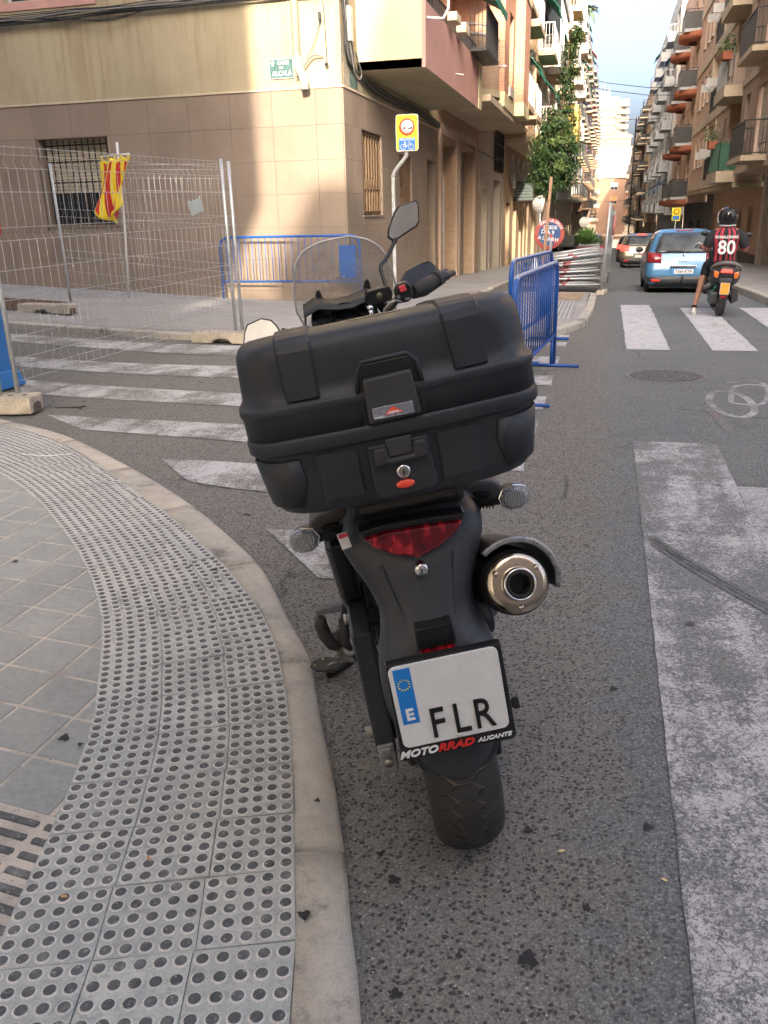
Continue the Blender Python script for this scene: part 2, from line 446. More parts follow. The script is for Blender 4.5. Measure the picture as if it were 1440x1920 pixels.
# wide worn bar beside the motorcycle
A = refine([(.262, .2), (.262, 5.84)], .12, .003); B = [(.80 + random.uniform(-.004, .004), p[1]) for p in A]
strip(A, B, 4, .005, 'parking_line', 'road_paint_near')
A = refine([(.80, .2), (.80, 4.9)], .1, .004); B = [(1.25, p[1]) for p in A]
strip(A, B, 4, .0045, 'old_parking_line', 'road_paint_faint')
# small give-way dashes past the barriers
for y0, d in ((17.6, .6), (10.95, .18), (10.15, .35), (8.9, .5), (7.75, .5), (6.75, .5), (5.9, .45), (5.0, .45)):
    stripe_rect(-1.1 if y0 < 16 else -.16, -.41 + (.0 if y0 < 10 else .03) if y0 < 16 else .0, y0, y0 + d, 'road_paint_worn', 'give_way_dash')

# ---------------------------------------------------------------- near pavement
OUT = [(-12, 6.6), (-7.5, 6.45), (-5.6, 6.1), (-4.66, 5.71), (-3.81, 5.32), (-2.89, 4.65), (-2.19, 4.06), (-1.72, 3.59), (-1.41, 3.24), (-1.13, 2.81), (-.93, 2.5), (-.79, 2.18), (-.65, 1.88), (-.53, 1.59), (-.45, 1.37), (-.37, 1.16), (-.25, .7), (-.15, 0), (-.1, -1), (-.1, -4.6)]
INN = [(-12, 6.44), (-7.5, 6.29), (-5.5, 5.92), (-4.48, 5.48), (-3.81, 5.16), (-3.28, 4.77), (-2.51, 4.1), (-2.02, 3.66), (-1.58, 3.21), (-1.33, 2.92), (-1.12, 2.63), (-.94, 2.28), (-.83, 2.03), (-.72, 1.75), (-.65, 1.56), (-.55, 1.29), (-.5, 1.12), (-.4, .7), (-.3, 0), (-.26, -1), (-.26, -4.6)]
TAC = [(-6.2, 5.4), (-5.2, 5.1), (-4.3, 4.7), (-3.59, 4.31), (-3.1, 3.95), (-2.65, 3.54), (-2.31, 3.2), (-2.0, 2.84), (-1.76, 2.5), (-1.53, 2.09), (-1.43, 1.89), (-1.30, 1.53), (-1.23, 1.30), (-1.15, 1.06), (-1.02, .6), (-.9, 0)]
PZ = .034
def resample(pts, step, smooth=True):
    pts = [Vector(p) for p in pts]
    if smooth:                                            # Catmull-Rom
        q = []
        for i in range(len(pts) - 1):
            p0, p1, p2, p3 = pts[max(i - 1, 0)], pts[i], pts[i + 1], pts[min(i + 2, len(pts) - 1)]
            for k in range(8):
                t = k / 8
                q.append(.5 * ((2 * p1) + (-p0 + p2) * t + (2 * p0 - 5 * p1 + 4 * p2 - p3) * t * t + (-p0 + 3 * p1 - 3 * p2 + p3) * t ** 3))
        q.append(pts[-1]); pts = q
    out = [pts[0]]; acc = 0
    for a, b in zip(pts, pts[1:]):
        L = (b - a).length
        while acc + L >= step:
            t = (step - acc) / L; a = a.lerp(b, t); out.append(a); L = (b - a).length; acc = 0
        acc += L
    return out
def nearest(p, poly):
    best = None
    for a, b in zip(poly, poly[1:]):
        d = b - a; t = max(0, min(1, (p - a).dot(d) / d.length_squared)); q = a + d * t
        if best is None or (q - p).length < (best - p).length: best = q
    return best
pave = MB()
o_s, i_s = resample(OUT, .12), resample(INN, .12)
edge = [q for q in i_s]
rows = [[(q.x, q.y, PZ - .0085), (q.x * .5 - 20 * .5, q.y * .5 - 1.0, PZ - .0085), (-40, q.y * .2 - 1.5, PZ - .0085)] for q in edge]
pave.loft(rows, closed=False)
me = pave.mesh('near_pavement', MATS['mortar']); fixn(me)
if me.polygons[0].normal.z < 0: me.flip_normals()
near_pave = struct(obj('near_pavement', me))
# kerb stones: 0.98 m long, dropped flush for the crossing, rounded lip
step = 8; n_st = 0
for s0 in range(0, len(o_s) - 1, step):
    seg = o_s[s0:min(s0 + step + 1, len(o_s))]
    if len(seg) < 2: break
    mb = MB(); rings = []
    for k, q in enumerate(seg):
        ii = nearest(q, i_s)
        t = k / (len(seg) - 1)
        if k == 0: q = q.lerp(seg[1], .085)
        if k == len(seg) - 1: q = q.lerp(seg[-2], .085)
        if k in (0, len(seg) - 1): ii = nearest(q, i_s)
        d = (q - ii).normalized(); dz = random.uniform(-.0015, .0015) if k == 0 else dz
        gz = G(q.x, q.y)
        A_ = [(ii.x, ii.y, -.1), (ii.x, ii.y, PZ + dz), (q.x - d.x * .035, q.y - d.y * .035, PZ - .003 + dz), (q.x - d.x * .012, q.y - d.y * .012, PZ - .012 + dz), (q.x, q.y, .012), (q.x + d.x * .002, q.y + d.y * .002, -.1)]
        rings.append(A_)
    mb.smooth = True; mb.loft(rings, closed=True)
    part('kerb_stone', mb, MATS['kerb_concrete'], near_pave)
# tactile tiles, three abreast
t_s = resample(TAC, .205)
kk = 0
for a, b in zip(t_s, t_s[1:]):
    kk += 1
    A0, B0 = a, b; A1, B1 = nearest(a, i_s), nearest(b, i_s)
    wid = (A1 - A0).length
    ncol = 3
    cols = [0, .212 / wid, .424 / wid, min(1.0, .636 / wid)]
    if wid > .70: cols.append(1.0)
    else: cols[3] = 1.0
    for c0, c1 in zip(cols, cols[1:]):
        if (c1 - c0) * wid < .03: continue
        cut = (c1 - c0) * wid < .15
        g = .0010 / wid
        P = lambda u, v: (A0.lerp(A1, c0 + g + (c1 - c0 - 2 * g) * u)).lerp(B0.lerp(B1, c0 + g + (c1 - c0 - 2 * g) * u), .006 + .988 * v)
        tilt = [random.uniform(-.0016, .0016) for _ in range(4)]
        Z = lambda u, v: PZ + .0005 + tilt[0] + (tilt[1] - tilt[0]) * u + (tilt[2] - tilt[0]) * v
        mb = MB()
        cs = [(0, 0), (1, 0), (1, 1), (0, 1)]
        vs = [(*P(u, v), Z(u, v)) for u, v in cs] + [(*P(u, v), PZ - .02) for u, v in cs]
        mb.add(vs, [(0, 1, 2, 3), (0, 4, 5, 1), (1, 5, 6, 2), (2, 6, 7, 3), (3, 7, 4, 0)])
        nu = 5 if not cut else max(1, int((c1 - c0) * wid / .041))
        nsd = 12 if A0.y < 3.4 else 8
        for iu in range(nu):
            for iv in range(5):
                u, v = (iu + .5) / nu, (iv + .5) / 5
                q = P(u, v); z = Z(u, v)
                R0, R1, R2 = .0178, .0133, .0112
                hh = .0042
                ring = []
                for (rr, h) in ((R0, .0003), (R1, hh * .62), (R2, hh)):
                    ring.append([(q.x + rr * cos(2 * pi * k / nsd), q.y + rr * sin(2 * pi * k / nsd), z + h) for k in range(nsd)])
                mb.mat(1); mb.smooth = True; mb.loft(ring[0:2], caps=False); mb.mat(2); mb.loft(ring[1:3], caps=False)
                mb.add(ring[2], [tuple(range(nsd))]); mb.smooth = False
                mb.mat(0)
        me = mb.mesh('tactile_tile', [MATS['tactile_base'], MATS['tactile_rim'], MATS['tactile_top']])
        obj('tactile_tile', me, near_pave)
# grey slabs: one shared mesh on a slanting lattice; the tactile strip laps over them
e1, e2 = Vector((.2155, -.024)), Vector((-.003, -.2035)); O = Vector((-1.748, 2.409))
sm = MB()
def slab_mesh(w, h, r=.004):
    sm = MB(); a = .0065
    c = [(a / .21, a / .21), (1 - a / .21, a / .21), (1 - a / .21, 1 - a / .21), (a / .21, 1 - a / .21)]
    P = lambda u, v, k=0: (e1.x * u + e2.x * v, e1.y * u + e2.y * v)
    i_ = .010
    top = [(*P(min(max(u, i_ * 2.2), 1 - i_ * 2.2) if True else u, min(max(v, i_ * 2.2), 1 - i_ * 2.2)), 0) for u, v in c]
    k = .018
    top = [(*P(u + (.5 - u) * k, v + (.5 - v) * k), 0) for u, v in c]
    mid = [(*P(u, v), -.003) for u, v in c]; bot = [(*P(u, v), -.03) for u, v in c]
    sm.add(top + mid + bot, [(0, 3, 2, 1)] + [(i, (i + 1) % 4, 4 + (i + 1) % 4, 4 + i) for i in range(4)] + [(4 + i, 4 + (i + 1) % 4, 8 + (i + 1) % 4, 8 + i) for i in range(4)])
    me = sm.mesh('paving_slab', MATS['grey_slab']); fixn(me); return me
slab = slab_mesh(1, 1)
bar = MB(); tv = [(0, 0), (1, 0), (1, 1), (0, 1)]
P = lambda u, v: (e1.x * u + e2.x * v, e1.y * u + e2.y * v)
bar.add([(*P(.02 + .96 * u, .02 + .96 * v), -.004) for u, v in tv] + [(*P(.02 + .96 * u, .02 + .96 * v), -.03) for u, v in tv], [(0, 3, 2, 1)] + [(i, (i + 1) % 4, 4 + (i + 1) % 4, 4 + i) for i in range(4)])
bar.mat(1)
for k in range(4):
    v0 = .10 + k * .25; poly = [(.06, v0), (.94, v0), (.96, v0 + .06), (.94, v0 + .12), (.06, v0 + .12), (.04, v0 + .06)]
    n = 6; bar.add([(*P(*q), -.003) for q in poly] + [(*P(q[0] * .97 + .015, v0 + .06 + (q[1] - v0 - .06) * .8), .001) for q in poly], [tuple(range(n, 2 * n))[::-1]] + [(i, (i + 1) % n, n + (i + 1) % n, n + i) for i in range(n)])
bar_me = bar.mesh('ribbed_slab', [MATS['tactile_base'], MATS['tactile_top']]); fixn(bar_me)
t_poly = resample(TAC, .1)
def inside(p):
    q = nearest(p, t_poly); i = min(range(len(t_poly)), key=lambda k: (t_poly[k] - q).length)
    d = t_poly[min(i + 1, len(t_poly) - 1)] - t_poly[max(i - 1, 0)]
    return (p - q).x * d.y - (p - q).y * d.x, (p - q).length
for i in range(-17, 9):
    for j in range(-12, 14):
        p = O + e1 * i + e2 * j; c = p + (e1 + e2) / 2
        s_, dd = inside(c)
        if (s_ > 0 or dd < .13) and c.x > -5.2 and c.y > .75 and c.y < 4.8:
            me = bar_me if (i + j * 0 >= -2 and j >= 4) or j >= 4 and i > -3 else slab
            obj('ribbed_slab' if me is bar_me else 'paving_slab', me, near_pave, loc=(p.x, p.y, PZ - .0062 + random.uniform(-.0006, .0012)))

# ---------------------------------------------------------------- far pavement (in front of the corner building)
def kerb_y(x):
    if x < -5: return 10.15
    if x < -1.5: return 10.15 + .35 * ((x + 5) / 3.5) ** 2
    t = (x + 1.5) / 1.4
    return 10.5 + .9 * t ** 1.6 + 1.9 * max(0, t - .72) ** 1.3 * 3
def pave_grid(name, xl, y0f, y1f, ny, h, mat, parent=None):
    mb = MB(); rows = []
    for x in xl:
        a, b = y0f(x), y1f(x)
        rows.append([(x, a + (b - a) * k / ny, G(x, a + (b - a) * k / ny) + h) for k in range(ny + 1)])
    mb.loft(rows, closed=False); me = mb.mesh(name, MATS[mat]); fixn(me)
    if me.polygons[0].normal.z < 0: me.flip_normals()
    return obj(name, me, parent)
FH = .085
fp = struct(pave_grid('far_pavement', lerp_list(-24, -4.35, 40) + lerp_list(-4.2, -.25, 20)[0:], lambda x: kerb_y(x) + .12, lambda x: 14.78 if x < -4.3 else 17.2, 24, FH, 'far_paving'))
fp2 = struct(pave_grid('left_pavement', [-4.5, -3.4, -2.45], lambda x: 17.2, lambda x: 216, 200, FH + .001, 'far_paving'))
rp = struct(pave_grid('right_pavement', [2.75, 3.8, 5.9], lambda x: 11.2, lambda x: 216, 200, .12, 'far_paving'))
cp = struct(pave_grid('corner_pavement', [3.0, 5, 9, 20], lambda x: -5, lambda x: 5.5, 8, .12, 'far_paving'))
def kerb_run(pts, h, w=.13, parent=None, L=1.0):
    """individual kerb stones along a polyline; pavement on the left of travel"""
    ps = resample(pts, .25, False)
    st = int(L / .25)
    for s0 in range(0, len(ps) - 1, st):
        seg = ps[s0:s0 + st + 1]
        if len(seg) < 2: continue
        mb = MB(); rings = []
        for k, q in enumerate(seg):
            i = s0 + k; d = (ps[min(i + 1, len(ps) - 1)] - ps[max(i - 1, 0)]).normalized(); nrm = Vector((-d.y, d.x))
            if k == 0: q = q + d * .006
            if k == len(seg) - 1: q = q - d * .006
            b = q + nrm * w; z = G(q.x, q.y)
            rings.append([(q.x, q.y, z - .1), (q.x, q.y, z + h - .015), (q.x + nrm.x * .015, q.y + nrm.y * .015, z + h), (b.x, b.y, z + h + .002), (b.x, b.y, z - .1)])
        mb.loft(rings); part('kerb_stone', mb, MATS['kerb_concrete'], parent)
kp = [(-24, 10.15)] + [(x, kerb_y(x)) for x in lerp_list(-20, -.2, 60)] + [(-.12, 13.9), (-.1, 17.0), (-.3, 17.35), (-2.32, 17.5), (-2.32, 19)]
kerb_run(kp, FH + .004, .12, fp)
kerb_run([(-2.32, 19), (-2.32, 110)], FH + .02, .13, fp2, 2.0)
kerb_run([(2.62, 110), (2.62, 11.4)][::1], .125, .14, rp, 1.0)
# ribbed crossing tiles, a sandy strip and an earth tree pit on the far pavement
def patch(name, x0, x1, y0, y1, off, mat, n=8):
    A = refine([(x0, y0), (x0, y1)], .3); B = [(x1, p[1]) for p in A]
    return strip(A, B, n, off, name, mat)
patch('crossing_tiles', -7.9, -3.4, 10.4, 12.6, FH + .005, 'bar_paving')
patch('corner_tiles', -2.4, -.42, 12.2, 14.9, FH + .005, 'bar_paving')
patch('sandy_strip', -2.6, -.35, 15.2, 17.1, FH + .006, 'sand')
patch('tree_pit', -12.4, -8.55, 11.2, 12.6, FH + .006, 'earth')

# dirt line in the gutter and trodden chewing gum
gut = [Vector(p) for p in resample(OUT, .06)]
A, B = [], []
for i, q in enumerate(gut):
    d = (gut[min(i + 1, len(gut) - 1)] - gut[max(i - 1, 0)]).normalized(); n = Vector((-d.y, d.x)); n = n if n.x > 0 else -n
    w = .016 + .012 * noise.noise(Vector((q.x * 9, q.y * 9, 0)))
    A.append(tuple(q - n * .004)); B.append(tuple(q + n * max(.006, w)))
strip(A, B, 1, .0035, 'gutter_dirt', 'rubber_mark')
M('gum_black', (.014, .014, .015), .7, bump=.4, bs=200)
for k, (px, py, r) in enumerate(((743, 1862, .012), (990, 1797, .019), (738, 1648, .014), (712, 1600, .008), (990, 1555, .012), (570, 1715, .013), (345, 1139, .018), (120, 1382, .015), (290, 1300, .008), (403, 1067, .014), (358, 1060, .010), (150, 1395, .008), (140, 962, .012), (28, 1052, .014), (1215, 1550, .013), (1150, 1290, .012), (860, 1790, .007), (595, 1500, .007), (1100, 1700, .009))):
    d = CF * 1580 + CR * (px - 720) + CU * (960 - py); near = px < 600
    z = PZ + (.0052 if px > 540 or px in (403, 358, 290) else .001) if near else .0045
    if px == 403 or px == 358 or px == 290: z = PZ + .0052
    t_ = (z - 1.5) / d.z; x, y = d.x * t_, d.y * t_
    m = MB(); n = 13; ph = random.uniform(0, 6)
    rim = [(x + r * (1 + .32 * sin(3 * a + ph) + .2 * sin(7 * a)) * cos(a), y + r * (1 + .32 * sin(3 * a + ph) + .2 * sin(5 * a)) * sin(a), z) for a in [2 * pi * i / n for i in range(n)]]
    m.add(rim + [(x, y, z + .0012)], [(i, (i + 1) % n, n) for i in range(n)])
    struct(obj('gum_stain', m.mesh('gum_stain', MATS['gum_black'])))

# ================================================================ BUILDINGS
def plaster(name, c, stain=.25, sc=1.0, streak=.35):
    t = NT(name); p = t.pos()
    a = t.noise(p, .5 * sc, 5, .6); s = t.noise(t.mapping(p, (2.4, 2.4, .22)), 1.6 * sc, 5, .7); f = t.noise(p, 40, 4)
    dk = tuple(x * (1 - stain) for x in c); lt = tuple(min(1, x * 1.08) for x in c)
    col = t.ramp(a, [(.3, dk), (.55, c), (.75, lt)])
    col = t.mix(t.math('MULTIPLY', t.grey(s, .52, .72), streak), col, (c[0] * .55, c[1] * .42, c[2] * .36))
    col = t.mix(t.math('MULTIPLY', t.grey(s, .46, .30), streak * .5), col, tuple(min(1, x * 1.2) for x in c))
    t.color(col); t.rough(.9); t.b.inputs['Specular IOR Level'].default_value = .25; t.bump(f, .25, .004)
    MATS[name] = t.m; return t.m
def brickmat(name, c1, c2, mort=(.33, .29, .25), axis='x'):
    t = NT(name); p = t.pos()
    s = t.n.new('ShaderNodeSeparateXYZ'); t.l.new(p, s.inputs[0])
    cmb = t.n.new('ShaderNodeCombineXYZ')
    t.l.new(t.math('ADD', s.outputs[0], s.outputs[1]), cmb.inputs[0]); t.l.new(s.outputs[2], cmb.inputs[1])
    br = t.n.new('ShaderNodeTexBrick'); br.inputs['Scale'].default_value = 1
    br.inputs['Brick Width'].default_value = .25; br.inputs['Row Height'].default_value = .07; br.inputs['Mortar Size'].default_value = .008
    t.l.new(cmb.outputs[0], br.inputs['Vector'])
    br.inputs['Color1'].default_value = lin(*c1); br.inputs['Color2'].default_value = lin(*c2); br.inputs['Mortar'].default_value = lin(*mort)
    c = t.mix(t.math('MULTIPLY', t.noise(p, .9, 4), .35), br.outputs[0], tuple(x * .6 for x in c1))
    t.color(c); t.rough(.88); t.bump(br.outputs[1], -.35, .006)
    MATS[name] = t.m; return t.m
plaster('cream_plaster', (.38, .325, .215), .22, 1, .6)
plaster('yellow_plaster', (.56, .49, .31), .08, 1, .1)
plaster('mauve_plaster', (.47, .27, .23), .15, 1, .25)
plaster('soffit_plaster', (.42, .37, .25), .18, 1, .3)
plaster('ochre_render', (.40, .29, .19), .25, 1, .4)
plaster('orange_render', (.50, .36, .27), .15, 1, .35)
plaster('sand_render', (.50, .42, .31), .2, 1, .4)
plaster('pink_render', (.42, .32, .26), .2, 1, .3)
plaster('grey_render', (.34, .35, .35), .2, 1, .35)
plaster('white_render', (.46, .45, .42), .12, 1, .25)
plaster('yellow_render', (.62, .42, .12), .12, 1, .2)
plaster('coral_render', (.40, .16, .10), .12, 1, .2)
plaster('terracotta', (.33, .12, .07), .2, 1, .2)
plaster('pale_stone', (.42, .38, .32), .25, 1, .45)
plaster('dark_stone', (.12, .12, .12), .35, 1, .3)
plaster('tan_brick_far', (.25, .155, .11), .2, 1, .2)
brickmat('red_brick', (.40, .17, .10), (.47, .23, .14), (.42, .32, .24))
brickmat('tan_brick', (.36, .23, .14), (.43, .29, .18), (.36, .30, .23))
@Mfun('stone_cladding')
def _(t):
    p = t.pos(); a = t.noise(p, 1.2, 5, .6); b = t.noise(t.mapping(p, (3, 3, .5)), 4, 5, .7); f = t.noise(p, 90, 4)
    info = t.n.new('ShaderNodeObjectInfo')
    c = t.ramp(a, [(.3, (.195, .152, .118)), (.6, (.245, .193, .148)), (.75, (.27, .215, .165))])
    c = t.mix(t.math('MULTIPLY', t.grey(b, .5, .75), .3), c, (.17, .13, .10))
    c = t.mix(t.math('MULTIPLY', info.outputs['Random'], .38), c, (.30, .235, .175))
    t.color(c); t.rough(.62); t.b.inputs['Specular IOR Level'].default_value = .3; t.bump(f, .12, .002)
M('joint_dark', (.11, .085, .065), .9)
M('window_dark', (.012, .013, .015), .5, var=.05)
@Mfun('glass_pane')
def _(t):
    t.color((.020, .026, .032)); t.rough(.06); t.b.inputs['Specular IOR Level'].default_value = .8
M('frame_white', (.50, .49, .47), .45); M('frame_brown', (.06, .035, .022), .45); M('frame_grey', (.25, .26, .27), .4)
M('shutter_white', (.45, .44, .41), .55, var=.08); M('shutter_brown', (.24, .15, .09), .55); M('shutter_grey', (.26, .24, .22), .5, metal=.3)
M('shutter_cream', (.55, .47, .34), .55); M('shutter_orange', (.55, .22, .08), .6)
M('rail_black', (.018, .018, .02), .45, metal=.4); M('rail_white', (.42, .42, .41), .45); M('rail_green', (.012, .10, .06), .4)
M('awning_green', (.01, .17, .115), .75, var=.2); M('awning_blue', (.05, .12, .30), .75); M('awning_orange', (.55, .12, .03), .75)
M('ac_white', (.58, .58, .55), .4); M('ac_dark', (.06, .06, .065), .5)
M('grille_bronze', (.19, .125, .075), .42, metal=.35); M('door_wood', (.13, .065, .035), .5); M('door_dark', (.05, .04, .035), .5)
M('door_cream', (.62, .52, .33), .55)

class Pl:
    def __init__(s, o, u, n): s.o, s.u, s.n = Vector(o), Vector(u), Vector(n)
    def P(s, u, z, d=0.0):
        q = s.o + s.u * u + s.n * d; return (q.x, q.y, q.z + z)
    def box(s, mb, u0, u1, z0, z1, d0, d1):
        vs = [s.P(u, z, d) for z in (z0, z1) for d in (d0, d1) for u in (u0, u1)]
        return mb.add(vs, [(0, 2, 3, 1), (4, 5, 7, 6), (0, 1, 5, 4), (2, 6, 7, 3), (0, 4, 6, 2), (1, 3, 7, 5)])
def wpart(name, mb, mats, root, **k):
    o = part(name, mb, mats, root, **k)
    L = root.location.copy(); r = root
    while r.parent is not None: r = r.parent; L = r.location.copy()
    if root.parent is None: o.matrix_parent_inverse = Matrix.Translation(-root.location)
    return o
def wall(W, u0, u1, z0, z1, ops, depth, mb=None):
    """flat wall with real openings and reveals going inwards"""
    mb = mb or MB()
    us = sorted({u0, u1, *[min(max(v, u0), u1) for o in ops for v in o[:2]]}); zs = sorted({z0, z1, *[min(max(v, z0), z1) for o in ops for v in o[2:4]]})
    for a, b in zip(us, us[1:]):
        for c, d in zip(zs, zs[1:]):
            m, n_ = (a + b) / 2, (c + d) / 2
            if any(o[0] < m < o[1] and o[2] < n_ < o[3] for o in ops): continue
            mb.quad(W.P(a, c), W.P(b, c), W.P(b, d), W.P(a, d))
    for o in ops:
        a, b, c, d = o[:4]; D = -(o[4] if len(o) > 4 else depth)
        mb.quad(W.P(a, c), W.P(a, c, D), W.P(a, d, D), W.P(a, d)); mb.quad(W.P(b, c), W.P(b, c, D), W.P(b, d, D), W.P(b, d))
        mb.quad(W.P(a, d), W.P(b, d), W.P(b, d, D), W.P(a, d, D)); mb.quad(W.P(a, c), W.P(b, c), W.P(b, c, D), W.P(a, c, D))
    return mb
def window(W, a, b, c, d, root, depth=.18, frame='frame_white', shutter=0.0, shm='shutter_white', mull=1, detail=True, name='window'):
    f = MB(); D = -depth + .0; t = .05
    W.box(f, a, b, c, c + t, D, D + .05); W.box(f, a, b, d - t, d, D, D + .05)
    W.box(f, a, a + t, c + t, d - t, D, D + .05); W.box(f, b - t, b, c + t, d - t, D, D + .05)
    for k in range(1, mull + 1):
        m = a + (b - a) * k / (mull + 1); W.box(f, m - .03, m + .03, c + t, d - t, D, D + .045)
    fo = wpart(name, f, MATS[frame], root, fix=False)
    g = MB(); W.box(g, a + .01, b - .01, c + .01, d - .01, D + .006, D + .02)
    go = wpart('pane', g, MATS['glass_pane'], fo, fix=False)
    if shutter > 0:
        s = MB(); zb = d - (d - c) * shutter; n = max(2, int((d - zb) / (.055 if detail else .11)))
        h = (d - zb) / n
        for k in range(n): W.box(s, a + .02, b - .02, zb + k * h + h * .12, zb + (k + 1) * h, D + .055, D + .075)
        wpart('roller_shutter', s, MATS[shm], fo, fix=False)
    return fo
def bars(W, a, b, c, d, dist, n, mb, r=.009, horiz=()):
    for k in range(n + 1):
        u = a + (b - a) * k / n; W.box(mb, u - r, u + r, c, d, dist - r, dist + r)
    for z in horiz: W.box(mb, a - r, b + r, z - .012, z + .012, dist - r - .004, dist + r + .004)
    return mb
def balcony(W, a, b, z, out, root, slabm, railm='rail_black', parapet=None, h=1.0, solid=.0, name='balcony', dens=.12, slab=.16):
    """slab with railing (or a solid parapet) standing out from the wall"""
    m = MB(); W.box(m, a, b, z - slab, z, 0, out)
    if parapet: 
        W.box(m, a, b, z, z + h, out - .12, out); W.box(m, a, a + .12, z, z + h, 0, out - .12); W.box(m, b - .12, b, z, z + h, 0, out - .12)
        return wpart(name, m, MATS[parapet], root, fix=False)
    o = wpart(name, m, MATS[slabm], root, fix=False)
    r = MB(); dd = out - .05; e = .05
    for zz in (z + .06, z + h):
        W.box(r, a + e, b - e, zz - .02, zz + .02, dd - .02, dd + .02)
        for u in (a + e, b - e): W.box(r, u - .02, u + .02, zz - .02, zz + .02, .0, dd - .02)
    n = int((b - a) / dens)
    for k in range(n + 1): u = a + e + (b - a - 2 * e) * k / n; W.box(r, u - .008, u + .008, z + .07, z + h - .02, dd - .008, dd + .008)
    n = max(1, int(out / dens))
    for k in range(n):
        v = dd * (k + .5) / n
        for u in (a + e, b - e): W.box(r, u - .008, u + .008, z + .07, z + h - .02, v - .008, v + .008)
    if solid:
        W.box(r, a + e + .01, b - e - .01, z + .08, z + .08 + (h - .1) * solid, dd + .01, dd + .018)
        for u in (a + e, b - e): W.box(r, u - .004, u + .004, z + .08, z + .08 + (h - .1) * solid, .03, dd)
    wpart('railing', r, MATS[railm], o, fix=False)
    return o
def awning(W, a, b, z, out, drop, root, m='awning_green'):
    mb = MB(); n = 8
    rows = [[W.P(a + (b - a) * k / n, z - drop * t - .05 * t * (1 - t), .03 + out * t) for k in range(n + 1)] for t in (0, .25, .5, .75, 1)]
    rows.append([W.P(a + (b - a) * k / n, z - drop - .16 - (.03 if k % 2 else 0), .03 + out) for k in range(n + 1)])
    mb.loft(rows, closed=False)
    return wpart('awning', mb, MATS[m], root, solid=.012)
def ac_unit(W, u, z, root, d0=.05, w=.8, h=.55, dp=.3):
    m = MB(); W.box(m, u, u + w, z, z + h, d0, d0 + dp)
    o = wpart('ac_unit', m, MATS['ac_white'], root, bevel=.02)
    g = MB()
    for i in range(2):
        for j in range(5): W.box(g, u + .06 + i * (w * .45), u + .06 + i * (w * .45) + w * .36, z + .05 + j * (h - .08) / 5, z + .03 + (j + 1) * (h - .08) / 5, d0 + dp, d0 + dp + .006)
    wpart('fan_grille', g, MATS['ac_dark'], o, fix=False)
    return o

# ---------------------------------------------------------------- the corner building with stone cladding
corner = thing('corner_building', 'corner building clad in beige stone below stained cream plaster, with a mauve balcony', 'building', (-4.35, 14.72, 0))
WA = Pl((-4.35, 14.72, 0), (-1, 0, 0), (0, -1, 0)); WB = Pl((-4.35, 14.72, 0), (0, 1, 0), (1, 0, 0))
opA = [(4.37, 5.82, 1.45, 2.95)]; opB = [(1.06, 2.52, 1.51, 2.96), (4.0, 5.25, 1.45, 2.72), (6.98, 8.05, -.4, 2.77)]
TOPZ = 3.505; BL = 8.3
bs = wall(WA, 0, 26, -1, TOPZ, opA, .26); wall(WB, 0, BL, -1, TOPZ, opB, .26, bs)
wpart('wall', bs, MATS['joint_dark'], corner, fix=False)
def cladding(W, u1, z_lines, ops, width, first, root, start=0.0):
    us = [start, start + first]
    while us[-1] < u1: us.append(min(u1, us[-1] + width))
    for a, b in zip(us, us[1:]):
        for c, d in zip(z_lines, z_lines[1:]):
            rects = [(a, b, c, d)]
            for o in ops:
                nr = []
                for (p, q, r, s) in rects:
                    if o[0] >= q or o[1] <= p or o[2] >= s or o[3] <= r: nr.append((p, q, r, s)); continue
                    if o[0] > p: nr.append((p, o[0], r, s))
                    if o[1] < q: nr.append((o[1], q, r, s))
                    x0, x1 = max(p, o[0]), min(q, o[1])
                    if o[3] < s: nr.append((x0, x1, o[3], s))
                    if o[2] > r: nr.append((x0, x1, r, o[2]))
                rects = nr
            for (p, q, r, s) in rects:
                if q - p < .03 or s - r < .03: continue
                m = MB(); g = .0022; W.box(m, p + (g if p > start else 0), q - g, r + g, s - g, .0, .022 + random.uniform(0, .0012))
                wpart('stone_slab', m, MATS['stone_cladding'], root, fix=False)
zl = [-.27, .27, .805, 1.34, 1.875, 2.41, 2.95, 3.495]
cladding(WA, 9.2, zl, opA, .77, .46, corner)
cladding(WB, BL, zl, opB, .80, .52, corner)
m = MB(); WA.box(m, -.03, 26, 3.497, 3.53, .001, .04); WB.box(m, .0, BL, 3.497, 3.53, .001, .038)     # drip ledge
wpart('ledge', m, MATS['sand_render'], corner, fix=False)
m = MB(); WA.box(m, .5, 26, -.3, .46, .023, .03)
# reveals faced in the same stone
for W, ops in ((WA, opA), (WB, opB)):
    for (a, b, c, d) in ops:
        m = MB()
        W.box(m, a, a + .012, c, d, -.25, .02); W.box(m, b - .012, b, c, d, -.25, .02); W.box(m, a + .012, b - .012, d - .012, d, -.25, .02)
        if c > 0: W.box(m, a - .04, b + .04, c - .03, c + .0, -.25, .05)
        wpart('window_surround', m, MATS['stone_cladding'], corner, fix=False)
